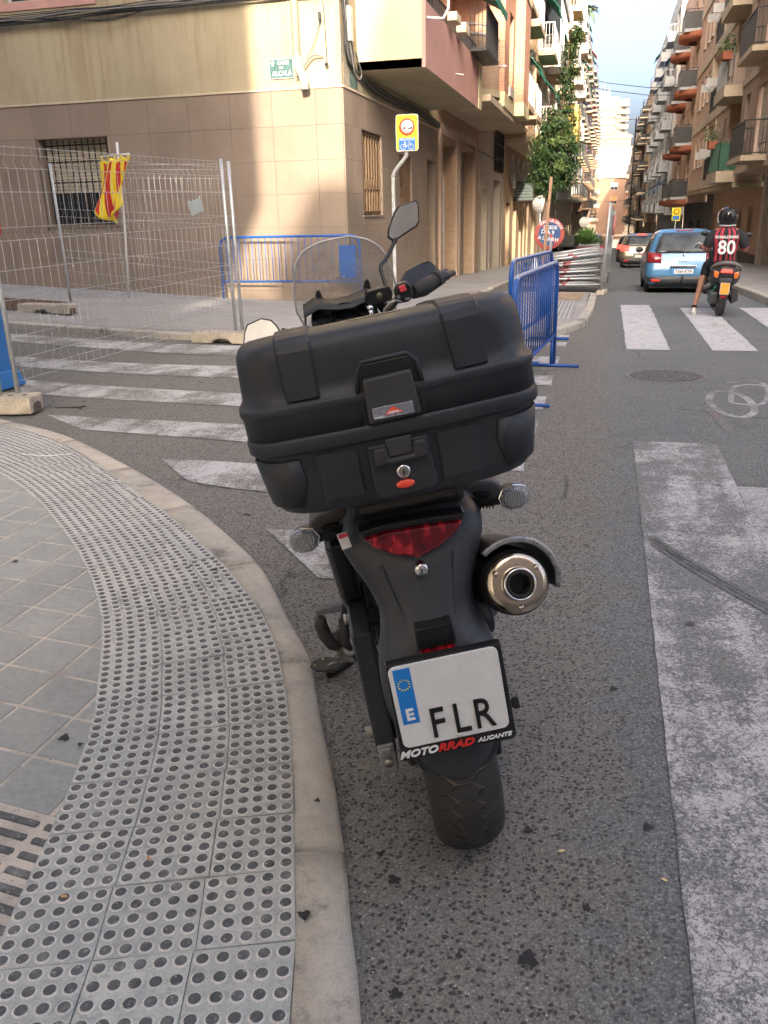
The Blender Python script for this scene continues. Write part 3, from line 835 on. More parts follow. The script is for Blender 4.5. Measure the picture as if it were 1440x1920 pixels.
# windows and their grilles
for W, (a, b, c, d), mm in ((WA, opA[0], 1), (WB, opB[0], 1), (WB, opB[1], 1)):
    wo = window(W, a + .012, b - .012, c, d - .012, corner, .25, 'frame_brown', .62 if W is WA else .85, 'shutter_cream' if W is WA else 'shutter_brown')
    g = MB()
    if W is WA: bars(W, a + .10, b - .10, c + .01, d - .03, -.08, 10, g, .008, (c + .12, c + .4, (c + d) / 2, d - .12, d - .4))
    else:
        bars(W, a + .05, b - .05, c + .01, d - .03, -.03, 7, g, .016, (c + .06, d - .06))
        for k in range(7): u = a + .1 + (b - a - .2) * k / 6; W.box(g, u - .035, u + .035, c + .52, c + .56, -.045, -.012); W.box(g, u - .02, u + .02, c + .46, c + .62, -.05, -.008)
    wpart('window_grille', g, MATS['grille_bronze'] if W is WB else MATS['rail_black'], wo, fix=False)
m = MB(); WB.box(m, opB[2][0] + .012, opB[2][1] - .012, -.4, 2.755, -.26, -.2)
d_ = wpart('door', m, MATS['door_wood'], corner, fix=False)
m = MB(); WB.box(m, 7.12, 7.95, .25, 1.1, -.2, -.185); WB.box(m, 7.12, 7.95, 1.3, 2.5, -.2, -.185); wpart('door_panel', m, MATS['door_dark'], d_, fix=False)
m = MB(); m.ball(WB.P(7.85, 1.15, -.16), .025); wpart('handle', m, MATS['ac_white'], d_)
# upper walls
FZ = [3.53 + 3.05 * k for k in range(6)]
uo = []
for k in range(5):
    z = FZ[k]; uo += [(4.43, 6.1, z + 1.6, z + 2.85), (9.2, 10.9, z + 1.6, z + 2.85), (1.4, 2.3, z + 1.75, z + 2.7) if k else (30, 31, 0, 1)]
uo = [o for o in uo if o[0] < 26]
wm = wall(WA, 0, 26, 3.53, 19, uo, .2)
bo = []
for k in range(5): z = FZ[k] + .36; bo += [(2.4, 4.0, z + .05, z + 2.3), (5.4, 6.6, z + .05, z + 2.3)]
wall(WB, 0, BL, 3.53, 19, bo, .2, wm)
wm.quad(WB.P(0, 19), WB.P(BL, 19), WB.P(BL, 19, -22), WB.P(0, 19, -22)); wm.quad(WB.P(BL, 3.5), WB.P(BL, 19), WB.P(BL, 19, -22), WB.P(BL, 3.5, -22))
wpart('upper_wall', wm, MATS['cream_plaster'], corner, fix=False)
for o in uo + []: window(WA, *o[:4], corner, .2, 'frame_white', .5, 'shutter_white')
for o in bo: window(WB, *o[:4], corner, .2, 'frame_white', .35, 'shutter_white')
m = MB()
for k, o in enumerate(uo):
    if o[0] > 4 and o[0] < 7:
        a, b, c, d = o; W = WA; t = .13
        W.box(m, a - t, b + t, c - t, c, 0, .02); W.box(m, a - t, b + t, d, d + t, 0, .02); W.box(m, a - t, a, c, d, 0, .02); W.box(m, b, b + t, c, d, 0, .02)
wpart('painted_surround', m, MATS['mauve_plaster'], corner, fix=False)
for k in range(5):                                       # balconies: yellow end walls, mauve fronts
    z0 = FZ[k] + .33 + (0 if k else 0); z1 = z0 + 1.0
    m = MB(); WB.box(m, 1.0, 7.3, z0, z0 + .14, .0, 1.2)
    bo_ = wpart('balcony_slab', m, MATS['soffit_plaster'], corner, fix=False)
    m = MB(); WB.box(m, 1.0, 1.14, z0 + .001, z1 + .14, .0, 1.14); wpart('end_wall', m, MATS['yellow_plaster'], bo_, fix=False)
    m = MB(); WB.box(m, 7.42, 7.9, z0 + .001, z1 + .25, .7, 1.21); wpart('end_wall', m, MATS['yellow_plaster'], bo_, fix=False)
    m = MB(); WB.box(m, 0.98, 1.02, z0 - .004, z1 + .14, 1.142, 1.206); wpart('corner_bead', m, MATS['mauve_plaster'], bo_, fix=False)
    m = MB(); WB.box(m, 1.03, 7.3, z0 + .002, z1, 1.08, 1.203)
    wpart('parapet', m, MATS['mauve_plaster'], bo_, fix=False)
    m = MB(); bars(WB, 1.3, 7.2, z1, z1 + .32, 1.14, 44, m, .008, (z1 + .32, z1 + .03)); wpart('railing', m, MATS['rail_black'], bo_, fix=False)
    if k == 0:
        m = MB(); WB.box(m, 4.0, 4.5, z1 + .02, z1 + .2, 1.22, 1.42); WB.box(m, 3.0, 3.5, z1 + .05, z1 + .2, 1.22, 1.4)
        wpart('flower_trough', m, MATS['shutter_cream'], corner, bevel=.01)
        m = MB(); m.smooth = True
        m.tube([WB.P(1.12, 4.62, 1.2), WB.P(1.12, 4.60, 1.35), WB.P(1.3, 4.62, 1.45), WB.P(1.5, 4.8, 1.5), WB.P(1.6, 5.3, 1.5)], .025, 8)
        wpart('drain_spout', m, MATS['frame_white'], bo_)
        m = MB(); m.tube([WB.P(4.1, 4.16, 1.2), WB.P(4.12, 4.14, 1.36)], .016, 6); wpart('drain_stub', m, MATS['frame_white'], bo_)
# mauve balcony far railing cage with a green awning over it
m = MB(); bars(WB, 6.0, 8.1, 4.9, 5.75, 1.55, 16, m, .008, (4.93, 5.75)); WB.box(m, 6.0, 8.1, 4.86, 4.92, 1.2, 1.57)
bars(Pl(WB.P(6.0, 0, 1.2), (1, 0, 0), (0, -1, 0)), 0, .35, 4.9, 5.75, 0, 4, m, .008); wpart('balcony_cage', m, MATS['rail_black'], corner, fix=False)
awning(WB, 5.3, 7.9, 6.9, 1.75, 1.0, corner)
# street name plate
pl = thing('street_name_plate', 'small green enamelled street name plate reading CALLE ALCALA, high on the cream corner wall', 'street sign', (-5.37, 14.70, 3.82))
WN = Pl((-5.37, 14.70, 3.82), (1, 0, 0), (0, -1, 0))
m = MB(); m.box((0, 0, 0), (.42, .012, .29)); part('plate', m, M('enamel_green', (.055, .12, .115), .3, var=.3, vs=14), pl, bevel=.003)
m = MB(); m.box((0, -.004, .142), (.424, .012, .008)); m.box((0, -.004, -.142), (.424, .012, .008)); m.box((-.208, -.004, 0), (.008, .012, .276)); m.box((.208, -.004, 0), (.008, .012, .276))
part('border', m, M('enamel_white', (.62, .63, .58), .35), pl, fix=False)
RX = Matrix.Rotation(pi / 2, 4, 'X')
def lettering(txt, size, mat, parent, loc, rot=RX, bold=.0, sx=1.0, shear=0, name='lettering', ext=.0008, label=None):
    me = text_mesh(txt, size, mat, ext, bold, shear, sx)
    o = obj(name, me, parent, label=label); o.matrix_local = Matrix.Translation(loc) @ rot; return o
for s_, z_, sz, x_, b_ in (('CALLE', .085, .075, .035, .002), ('MUZ', .015, .05, -.01, .001), ('ALCALÁ', -.072, .098, .005, .002)):
    if s_ == 'MUZ': continue
    lettering(s_, sz, MATS['enamel_white'], pl, (x_, -.0075, z_), bold=b_, sx=.95)
m = MB(); m.lathe([(.0, 0), (.03, 0), (.03, .002), (0, .002)], (-.15, -.009, .09), 'y', 12); m.box((-.15, -.008, .055), (.03, .002, .025)); part('emblem', m, MATS['enamel_white'], pl)
m = MB()
for k in range(3): m.box((-.03 + k * .025, -.008, .018), (.012, .002, .03), rotm(0, 20 - 20 * k, 0))
part('worn_lettering', m, MATS['enamel_white'], pl, fix=False)
# downpipe with its offset elbow, ending in a dark mouth
dp = thing('downpipe', 'pale ribbed downpipe on the cream corner wall, kinked at its foot', 'drainpipe', (-5.05, 14.62, 3.4))
c_ = M('pipe_cream', (.60, .55, .43), .5, var=.12, vs=8)
L0 = Vector((-5.05, 14.62, 3.4))
rel = lambda pts: [tuple(Vector(p) - L0) for p in pts]
m = MB(); m.tube(rel([(-5.08, 14.66, 19), (-5.08, 14.66, 3.95)]), .062, 16); part('pipe', m, c_, dp)
m = MB(); m.tube(rel([(-5.08, 14.66, 3.98), (-5.075, 14.66, 3.87), (-5.03, 14.62, 3.78), (-4.96, 14.56, 3.68), (-4.925, 14.53, 3.6), (-4.92, 14.525, 3.46)]), .066, 16, cap=False); part('elbow', m, M('pipe_grey', (.42, .41, .37), .6, vs=14, var=.25), dp, solid=.006)
m = MB()
for p, q in (((-5.08, 14.66, 3.94), (-5.08, 14.66, 3.965)), ((-5.08, 14.66, 3.99), (-5.08, 14.66, 4.0)), ((-4.985, 14.58, 3.715), (-4.97, 14.57, 3.70))): m.tube(rel([p, q]), .071, 16)
part('collar', m, M('pipe_ring', (.25, .25, .25), .6), dp)
m = MB(); m.tube(rel([(-4.92, 14.525, 3.47), (-4.92, 14.525, 3.52)]), .062, 14); part('mouth', m, MATS['window_dark'], dp)
# bundle of old cables along both walls and down the corner
cabs = thing('cable_bundle', 'sagging bundle of dark cables clipped along the cream wall and under the mauve balcony', 'cables', (-4.4, 14.66, 4.8))
L0 = Vector((-4.4, 14.66, 4.8))
def rope(pts, r, name='cable', mat='cable_black', n=5, parent=None, sub=6):
    P_ = resample3(pts, sub); m = MB(); m.tube([tuple(p - (L0 if parent is cabs else Vector((0, 0, 0)))) for p in P_], r, n)
    return part(name, m, MATS[mat], parent, fix=False)
def resample3(pts, sub):
    pts = [Vector(p) for p in pts]; q = []
    for i in range(len(pts) - 1):
        p0, p1, p2, p3 = pts[max(i - 1, 0)], pts[i], pts[i + 1], pts[min(i + 2, len(pts) - 1)]
        for k in range(sub):
            t = k / sub; q.append(.5 * ((2 * p1) + (-p0 + p2) * t + (2 * p0 - 5 * p1 + 4 * p2 - p3) * t * t + (-p0 + 3 * p1 - 3 * p2 + p3) * t ** 3))
    return q + [pts[-1]]
M('cable_black', (.022, .023, .025), .6, var=.4); M('cable_grey', (.16, .155, .145), .6, var=.3)
for k in range(9):
    z = 4.90 + (k % 5) * .028 - .05; y = 14.66 - .02 * (k // 5) - random.uniform(0, .03)
    pts = [(-16, y, z - .10)]
    x = -15
    while x < -4.5: pts.append((x, y - random.uniform(0, .02), z - .1 + (x + 16) * .008 + random.uniform(-.022, .022))); x += random.uniform(.5, 1.1)
    pts += [(-4.42, 14.62, z + .0), (-4.31, 14.7, z - .05)]
    rope(pts, random.choice((.009, .012, .016)), parent=cabs, mat='cable_grey' if k in (3, 7) else 'cable_black')
rope([(-10.0, 14.62, 4.86), (-9.0, 14.58, 4.76), (-8.3, 14.57, 4.70), (-7.7, 14.6, 4.82), (-6.8, 14.63, 4.92)], .008, parent=cabs)
rope([(-9.4, 14.62, 4.84), (-8.6, 14.55, 4.72), (-7.9, 14.6, 4.78), (-7.2, 14.63, 4.9)], .007, parent=cabs)
for k in range(7):
    o = random.uniform(-.05, .05); y = 14.8 + .035 * k
    rope([(-4.31, y, 7.0), (-4.30, y + .02, 5.6), (-4.30, y + o, 4.9), (-4.29, y + .03, 4.3), (-4.30, y + o + .1, 4.05), (-4.3, y + .45, 3.84), (-4.3, 16.6, 3.76 - .02 * k), (-4.3, 18.5, 3.72 - .02 * k), (-4.3, 20.5, 3.75 - .02 * k), (-4.3, 23, 3.70 - .02 * k), (-4.3, 28, 3.5), (-4.28, 36, 3.4)], random.choice((.011, .015, .02)), parent=cabs, mat='cable_grey' if k in (1, 4) else 'cable_black')
for k in range(5):
    a = random.uniform(0, .2)
    rope([(-4.29, 14.9 + a, 4.5), (-4.26, 15.0 + a, 4.1), (-4.24, 15.15, 3.78 - a * .5), (-4.25, 15.4, 3.68), (-4.26, 15.65, 3.85 - a), (-4.28, 15.3 + a, 4.1)], .012, parent=cabs, mat='cable_grey' if k % 2 else 'cable_black')
m = MB(); m.box((.13, .35, -.35), (.09, .16, .5)); part('junction_box', m, M('box_white', (.55, .53, .47), .5, var=.15), cabs, bevel=.01)
rope([(-4.65, 14.66, 4.5), (-4.7, 14.64, 4.3), (-4.82, 14.64, 4.05), (-4.9, 14.63, 3.93)], .006, parent=cabs)
rope([(-4.62, 14.66, 3.95), (-4.78, 14.62, 3.97), (-4.93, 14.62, 3.84), (-5.1, 14.63, 3.66)], .016, parent=cabs, mat='cable_grey')
rope([(-4.66, 14.66, 6.5), (-4.62, 14.66, 5.2), (-4.58, 14.66, 4.4), (-4.57, 14.66, 3.86)], .006, parent=cabs)
m = MB(); m.ball((-.17, -.02, -.97), (.035, .03, .03)); m.box((-.255, -.02, -.28), (.04, .05, .12)); part('insulator', m, MATS['cable_black'], cabs)
# broken render patch and torn poster remnants at the corner
m = MB(); WB.box(m, .12, .95, 3.53, 3.9, .001, .006); WB.box(m, .0, .35, 3.9, 4.4, .001, .005)
wpart('bare_patch', m, M('bare_render', (.30, .26, .20), .95, vs=12, var=.5, bump=.8, bs=30, world=True, bd=.01), corner, fix=False)
m = MB(); WB.box(m, .45, .9, 3.56, 3.78, .007, .01); wpart('green_tarpaulin', m, M('old_green', (.10, .16, .13), .8, var=.4, vs=12, world=True), corner, fix=False)

# ================================================================ THE STREET'S OTHER BUILDINGS
LW, LO = -4.35, -3.15      # left: ground-floor wall plane, overhang plane
RW, RO = 5.8, 4.65         # right
def sideplane(x, y0, left=True): return Pl((x, y0, 0), (0, 1, 0), (1 if left else -1, 0, 0))
def block(name, label, left, y0, y1, top, zf, matg, matu, floors, cols, win, gops, fh=3.05, over=None, cat='apartment building',
          balc=None, frame='frame_white', shm='shutter_white', awn=None, band=None, detail=True, back=11, ac=(), wallx=None, laundry=False):
    xw = (wallx if wallx is not None else (LW if left else RW)); xo = over if over is not None else (LO if left else RO)
    L = y1 - y0; sgn = 1 if left else -1
    gz = G(0, (y0 + y1) / 2)
    b = thing(name, label, cat, (xw, y0, G(0, y0)))
    Wg, Wo = sideplane(xw, y0, left), sideplane(xo, y0, left)
    # ground floor
    m = wall(Wg, 0, L, G(0, y1) - .6, zf, [o[:4] for o in gops], .3)
    wpart('ground_floor_wall', m, MATS[matg], b, fix=False)
    for o in gops:
        a, c, d, e, kind = o; mm = MB()
        D = -.3
        if kind == 'shutter':
            n = int((e - d) / .12)
            for k in range(n): Wg.box(mm, a, c, d + k * (e - d) / n, d + (k + .86) * (e - d) / n, D, D + .03)
            Wg.box(mm, a, c, d, e, D - .02, D - .005)
            wpart('roller_door', mm, MATS['shutter_grey'], b, fix=False)
        elif kind == 'door': 
            Wg.box(mm, a, c, d, e, D - .01, D + .04); dd = wpart('door', mm, MATS['door_dark'], b, fix=False)
            mm = MB()
            for k in range(2): Wg.box(mm, a + .1, c - .1, d + .2 + k * 1.1, d + 1.15 + k * 1.1, D + .04, D + .055)
            wpart('door_panel', mm, MATS['door_wood'], dd, fix=False, kind='stuff')
        elif kind == 'cream': Wg.box(mm, a, c, d, e, D - .01, D + .03); wpart('door', mm, MATS['door_cream'], b, fix=False)
        elif kind == 'window': window(Wg, a, c, d, e, b, .3, 'frame_grey', .3, 'shutter_grey', detail=False)
        elif kind == 'brick': Wg.box(mm, a, c, d, e, D - .01, D + .12); wpart('brick_infill', mm, MATS['tan_brick'], b, fix=False)
    # upper storeys
    specs = []
    for k in range(floors):
        z = zf + k * fh
        for ci, (u, w, kind) in enumerate(cols):
            if kind == 'w': specs.append((u, u + w, z + 1.0, z + 2.35, kind, k, ci))
            elif kind == 'n': specs.append((u, u + w, z + .9, z + 2.45, kind, k, ci))
            elif kind in ('b', 'B', 'l', 'g'): specs.append((u, u + w, z + .16, z + 2.4, kind, k, ci))
    specs = [s_ for s_ in specs if s_[3] < top - .2]
    dl = {'l': 1.1}
    m = MB(); wall(Wo, 0, L, zf, top, [s_[:4] + ((1.1,) if s_[4] == 'l' else (.2,)) for s_ in specs], .2, m)
    for u in (0, L): m.quad(Wo.P(u, zf), Wo.P(u, top), Wo.P(u, top, -back), Wo.P(u, zf, -back))
    m.quad(Wo.P(0, top), Wo.P(L, top), Wo.P(L, top, -back), Wo.P(0, top, -back))
    wpart('upper_wall', m, MATS[matu], b, fix=False)
    m = MB(); Wo.box(m, -.0, L, zf - .18, zf - .002, -abs(xw - xo) - .3, .04)
    wpart('overhang_edge', m, MATS[band or matu], b, fix=False)
    if band:
        for k in range(1, floors + 1):
            if zf + k * fh < top: 
                m = MB(); Wo.box(m, 0, L, zf + k * fh - .22, zf + k * fh + .02, .003, .05); wpart('floor_band', m, MATS[band], b, fix=False)
    for (a, c, d, e, kind, k, ci) in specs:
        if kind in 'wn': window(Wo, a, c, d, e, b, .2, frame, random.choice((.25, .45, .6, .9)), shm, detail=detail)
        elif kind == 'l':
            Wi = Pl(Wo.P(0, 0, -1.08), Wo.u, Wo.n); Wi.o.z = 0
            window(Wi, a + .1, c - .1, d + .02, e - .15, b, -.02, 'frame_brown', .25, shm, detail=False)
            r = MB(); bars(Wo, a + .02, c - .02, d, d + 1.0, .03, int((c - a) / .11), r, .009, (d + .04, d + 1.0)); wpart('railing', r, MATS['rail_black'], b, fix=False, kind='stuff')
            if random.random() < .7 and detail:
                r = MB()
                for q in range(4): Wo.box(r, a + .1, c - .2, d + 1.05 + q * .09, d + 1.065 + q * .09, .15 + q * .05, .17 + q * .05)
                for u in (a + .15, c - .3): Wo.box(r, u, u + .03, d + 1.0, d + 1.4, .05, .38)
                wpart('drying_rack', r, MATS['rail_white'], b, fix=False, kind='stuff')
        elif kind in ('b', 'B', 'g'):
            window(Wo, a + .15, c - .15, d, e, b, .2, frame, random.choice((.2, .5, .8)), shm, detail=False)
            par = balc.get('parapet') if kind != 'g' else None
            balcony(Wo, a - .25, c + .25, d, balc.get('out', .8), b, balc.get('slab', matu), balc.get('rail', 'rail_black') if kind != 'g' else 'rail_green', parapet=par, solid=balc.get('solid', 0) if kind != 'g' else .95, dens=.12 if detail else .2)
            if awn and random.random() < awn[1]: awning(Wo, a - .2, c + .2, e + .15, .8, .9, b, random.choice(awn[0]))
    for (u, z) in ac: ac_unit(Wo, u, z, b)
    return b, Wg, Wo
W_ = {'*': (1,)}
# -------- left row
def brick_building():
    y0, y1 = 23.02, 30.9; L = y1 - y0
    b = thing('brick_building', 'red brick building with a curved brick balcony and a white arched gate', 'apartment building', (LW, y0, G(0, y0)))
    Wg = sideplane(LW, y0); Wo = sideplane(-2.95, y0)
    ops = [(.55, 2.95, -.6, 3.3), (3.55, 6.45, -.6, 3.35)]
    m = wall(Wg, 0, L, -1, 4.1, ops, .55); wpart('ground_floor_wall', m, MATS['tan_brick'], b, fix=False)
    m = MB(); Wg.box(m, .3, .55, -.6, 3.45, 0.002, .07); Wg.box(m, 2.95, 3.2, -.6, 3.45, .002, .07); Wg.box(m, .3, 3.2, 3.45, 3.7, .002, .07)
    Wg.box(m, 3.3, 3.55, -.6, 3.5, .002, .08); Wg.box(m, 6.45, 6.75, -.6, 3.5, .002, .08); Wg.box(m, 3.3, 6.75, 3.5, 3.75, .002, .08)
    wpart('stone_surround', m, MATS['pink_render'], b, fix=False)
    m = MB(); Wg.box(m, .55, 2.95, -.6, 3.3, -.58, -.55); wpart('back_panel', m, MATS['tan_brick'], b, fix=False)
    # arched white gate
    m = MB(); n = 9; a, c = .95, 2.75; base = -.28; spring = 2.1; r = (c - a) / 2
    for k in range(n + 1):
        u = a + (c - a) * k / n; h = spring + math.sqrt(max(0, r * r - (u - a - r) ** 2)) * .85
        Wg.box(m, u - .014, u + .014, base, h, -.32, -.29)
    for z in (base + .05, base + .75, .95, spring): Wg.box(m, a, c, z - .035, z + .035, -.33, -.28)
    arc = [Wg.P(a + r - r * cos(t), spring + r * .85 * sin(t), -.305) for t in [pi * i / 14 for i in range(15)]]
    m.tube(arc, .035, 6)
    for k in (0, n // 2 + .5, n): u = a + (c - a) * k / n; Wg.box(m, u - .04, u + .04, base, spring, -.335, -.275)
    Wg.box(m, a + .06, c - .06, base + .1, base + .70, -.31, -.3)
    wpart('arched_gate', m, MATS['frame_white'], b, fix=False)
    m = MB()
    for k in range(34): z = -.5 + k * .113; Wg.box(m, 3.56, 6.44, z, z + .095, -.33, -.29)
    Wg.box(m, 3.56, 6.44, -.5, 3.34, -.36, -.34)
    wpart('roller_door', m, MATS['shutter_grey'], b, fix=False, kind='stuff')
    m = MB(); Wg.box(m, -.1, 7.88, 4.1, 4.25, -.3, 1.38); wpart('overhang_slab', m, MATS['sand_render'], b, fix=False)
    # first bay: curved brick balconies per floor
    for k in range(4):
        z = 4.26 + 3.05 * k
        pts = [(0.02, 0.0)] + [(1.35 - 1.3 * cos(t), 1.38 * sin(t) ** .75) for t in [pi * i / 16 for i in range(1, 16)]] + [(2.66, 0)]
        m = MB(); m.smooth = True
        outer = [[Wg.P(u, z + .2, .02 + d) for u, d in pts], [Wg.P(u, z + 1.35, .02 + d) for u, d in pts], [Wg.P(u * .94 + .08, z + 1.35, d * .9) for u, d in pts], [Wg.P(u * .94 + .08, z + .3, d * .9) for u, d in pts]]
        m.loft(outer, closed=False); o = wpart('curved_balcony', m, MATS['tan_brick'], b)
        m = MB(); n = len(pts); m.add([Wg.P(u * 1.01, z + .2, .02 + d * 1.02) for u, d in pts] + [Wg.P(u * 1.01, z + .05, .02 + d * 1.02) for u, d in pts], [tuple(range(n)), tuple(range(n, 2 * n))] + [(i, i + 1, n + i + 1, n + i) for i in range(n - 1)])
        wpart('balcony_slab', m, MATS['soffit_plaster'], o)
        m = MB(); m.tube([Wg.P(u, z + 1.4, .02 + d * .97) for u, d in pts], .045, 6); m.tube([Wg.P(u, z + 1.62, .02 + d * .95) for u, d in pts], .025, 6)
        for i in range(1, 16, 3): m.tube([Wg.P(pts[i][0], z + 1.36, .02 + pts[i][1] * .96), Wg.P(pts[i][0], z + 1.62, .02 + pts[i][1] * .95)], .018, 5)
        wpart('white_handrail', m, MATS['frame_white'], o)
    if True:
        m = MB(); m.tube([Wg.P(1.3, 5.05, 1.4), Wg.P(1.3, 5.05, 1.6)], .03, 6); wpart('drain_stub', m, MATS['frame_white'], b)
    # second bay: brick pillars, recessed windows, a cream foot
    Wr = sideplane(-2.95, y0)
    ops2 = []
    for k in range(4): z = 4.26 + 3.05 * k; ops2 += [(3.7, 4.7, z + .62 if k == 0 else z + .5, z + 2.5, .45)]
    m = MB(); wall(Wr, 2.6, 5.2, 4.62, 18, ops2, .45, m); 
    m.quad(Wr.P(2.6, 4.62), Wr.P(2.6, 18), Wr.P(2.6, 18, -1.4), Wr.P(2.6, 4.62, -1.4)); m.quad(Wr.P(5.2, 4.62), Wr.P(5.2, 18), Wr.P(5.2, 18, -1.4), Wr.P(5.2, 4.62, -1.4))
    Wr.box(m, 5.25, 7.0, 4.62, 18, -1.4, .28)
    m.quad(Wg.P(0, 4.1), Wg.P(L, 4.1), Wg.P(L, 18), Wg.P(0, 18)); m.quad(Wg.P(0, 18), Wr.P(L, 18), Wr.P(L, 18, -11), Wg.P(0, 18, -10))
    wpart('upper_wall', m, MATS['red_brick'], b, fix=False)
    m = MB(); Wr.box(m, 2.57, 5.22, 4.25, 4.62, -1.4, .02); wpart('cream_band', m, MATS['yellow_plaster'], b, fix=False)
    m = MB(); Wr.box(m, 5.25, 7.02, 4.25, 4.62, -1.4, .3); wpart('cream_band', m, MATS['yellow_plaster'], b, fix=False)
    for k in range(1, 4): z = 4.26 + 3.05 * k; m = MB(); Wr.box(m, 5.24, 7.03, z + .1, z + .42, -1.4, .31); wpart('cream_band', m, MATS['yellow_plaster'], b, fix=False)
    for k in range(4):
        z = 4.26 + 3.05 * k
        window(Wr, 3.72, 4.68, z + .64, z + 2.48, b, .42, 'frame_white', .8, 'shutter_white')
        m = MB(); Wr.box(m, 3.62, 4.78, z + .02 + (.35 if k == 0 else 0), z + .62, .01, .06); wpart('white_apron', m, MATS['white_render'], b, fix=False)
    return b
brick_building()
B3, Wg3, Wo3 = block('tiled_building', 'stone tiled building with a large dark barred window, beyond the red brick one', True, 31.0, 38.4, 21, 4.75, 'pale_stone', 'ochre_render', 5,
    [(.3, 2.0, 'b'), (4.0, 2.0, 'b')], W_, [(.6, 2.1, -.6, 2.3, 'cream'), (4.0, 6.2, -.8, 2.7, 'shutter')], over=-3.5, balc=dict(out=.75, slab='ochre_render', rail='rail_white'), awn=(['awning_green'], .8), band='sand_render', ac=((2.6, 5.4), (6.2, 6.9), (2.7, 8.6)))
m = MB()
for i in range(0, 11):
    for j in range(-2, 13):
        u, z = i * .68, j * .36
        if any(u + .66 > o[0] and u < o[1] and z + .34 > o[2] and z < o[3] for o in ((.6, 2.1, -.6, 2.3), (4.0, 6.2, -.8, 2.7), (3.9, 6.6, 3.0, 4.5))): continue
        Wg3.box(m, u + .006, u + .672, z + .006, z + .352, .002, .022)
wpart('stone_tile', m, MATS['pale_stone'], B3, fix=False, kind='stuff')
m = MB(); Wg3.box(m, 3.9, 6.6, 3.0, 4.5, .0, .03); mo = wpart('barred_window', m, MATS['window_dark'], B3, fix=False)
m = MB(); bars(Wg3, 3.95, 6.55, 3.03, 4.47, .06, 6, m, .02, (3.5, 4.0)); wpart('window_bar', m, MATS['rail_black'], mo, fix=False, kind='stuff')
B4, Wg4, Wo4 = block('ochre_building', 'ochre building with narrow dark doorways at street level and a white glazed gallery above', True, 38.5, 58, 15.6, 4.4, 'ochre_render', 'ochre_render', 4,
    [(.4, 2.2, 'b'), (4.2, 1.1, 'w'), (6.2, 2.4, 'b'), (10.5, 1.1, 'w'), (13, 2.4, 'b'), (17, 1.2, 'w')], W_,
    [(1.0, 2.5, -1, 1.9, 'brick'), (4.0, 5.6, -1, 2.2, 'cream'), (7.2, 8.3, -1, 1.9, 'brick'), (9.4, 10.3, -1, 1.95, 'brick'), (11.4, 12.5, -1, 2.0, 'brick'), (15, 17, -1, 1.9, 'shutter')],
    balc=dict(out=.7, slab='ochre_render', rail='rail_white'), awn=(['awning_green', 'awning_green'], .5), band='sand_render', ac=((3.0, 6.0), (9.2, 6.2), (9.4, 9.0)))
# white glazed gallery
g = MB(); gl = MB()
for k in (1, 2, 3):
    z = 4.4 + 3.05 * k + .2
    Wo4.box(g, 3.6, 9.6, z - .15, z + .75, .0, .75); Wo4.box(g, 3.6, 9.6, z + 2.6, z + 2.75, .0, .8)
    for q in range(9): u = 3.6 + q * .75 - (.06 if q == 8 else 0); Wo4.box(g, u, u + .06, z + .75, z + 2.6, .68, .74)
    Wo4.box(gl, 3.66, 9.54, z + .75, z + 2.6, .69, .71); Wo4.box(gl, 3.62, 3.64, z + .75, z + 2.6, .0, .68)
go = wpart('glazed_gallery', g, MATS['frame_white'], B4, fix=False, kind='stuff'); wpart('pane', gl, MATS['glass_pane'], go, fix=False, kind='stuff')
for i in range(5):
    u = 2.3 + i * 2.6; window(Wg4, u, u + .9, 2.75, 3.9, B4, -.01, 'frame_white', .2, detail=False)
    m = MB(); bars(Wg4, u - .1, u + 1.0, 2.5, 3.2, .16, 7, m, .014, (2.52, 2.85, 3.2)); wpart('window_rail', m, MATS['rail_white'], B4, fix=False, kind='stuff')
sg = thing('projecting_sign', 'dark slatted rectangular sign hung edge-on over the left pavement', 'sign', (-3.9, 43, 2.0))
m = MB(); m.box((.0, 0, .42), (.95, .08, .86)); part('sign_box', m, MATS['rail_black'], sg, bevel=.01)
m = MB(); [m.box((0, -.05, .08 + k * .135), (.86, .02, .09)) for k in range(6)]; part('slat', m, M('slat_dark', (.05, .075, .07), .5), sg, fix=False, kind='stuff')
m = MB(); m.box((-.46, 0, .8), (.1, .05, .05)); part('bracket', m, MATS['rail_black'], sg)
B5 = block('coral_building', 'coral and white building with striped awnings behind the tall thin tree', True, 58.1, 78, 16.8, 3.6, 'pale_stone', 'pink_render', 4,
    [(.6, 2.6, 'b'), (5, 1.2, 'w'), (8, 2.6, 'b'), (13, 1.2, 'w'), (15.5, 2.6, 'b')], W_, [(2, 4, -2, .9, 'shutter'), (7, 8, -2, 1, 'door'), (10, 13, -2, 1.1, 'shutter')],
    balc=dict(out=.8, slab='sand_render', rail='rail_white', parapet=None), awn=(['awning_green', 'awning_orange', 'awning_green'], .6), detail=False, over=-3.0)[0]
m = MB(); W5 = sideplane(-3.0, 58.1); W5.box(m, -.05, 4.5, 5.2, 7.6, .0, .9); wpart('yellow_bay', m, MATS['yellow_render'], B5, fix=False)
m = MB(); W5.box(m, -.0, 5, 9.6, 16.9, .0, .06); wpart('yellow_panel', m, MATS['yellow_render'], B5, fix=False)
B6 = block('white_building', 'tall white rendered building rising above the treetop on the left side', True, 78.2, 112, 20.5, 2.6, 'sand_render', 'white_render', 5,
    [(1.5 + 5.2 * i, 2.4, 'b') for i in range(6)], W_, [(2 + 6 * i, 5 + 6 * i, -3, 0, 'shutter') for i in range(5)],
    balc=dict(out=.8, slab='ochre_render', rail='rail_black'), awn=(['awning_green', 'awning_blue', 'awning_green'], .55), detail=False)[0]
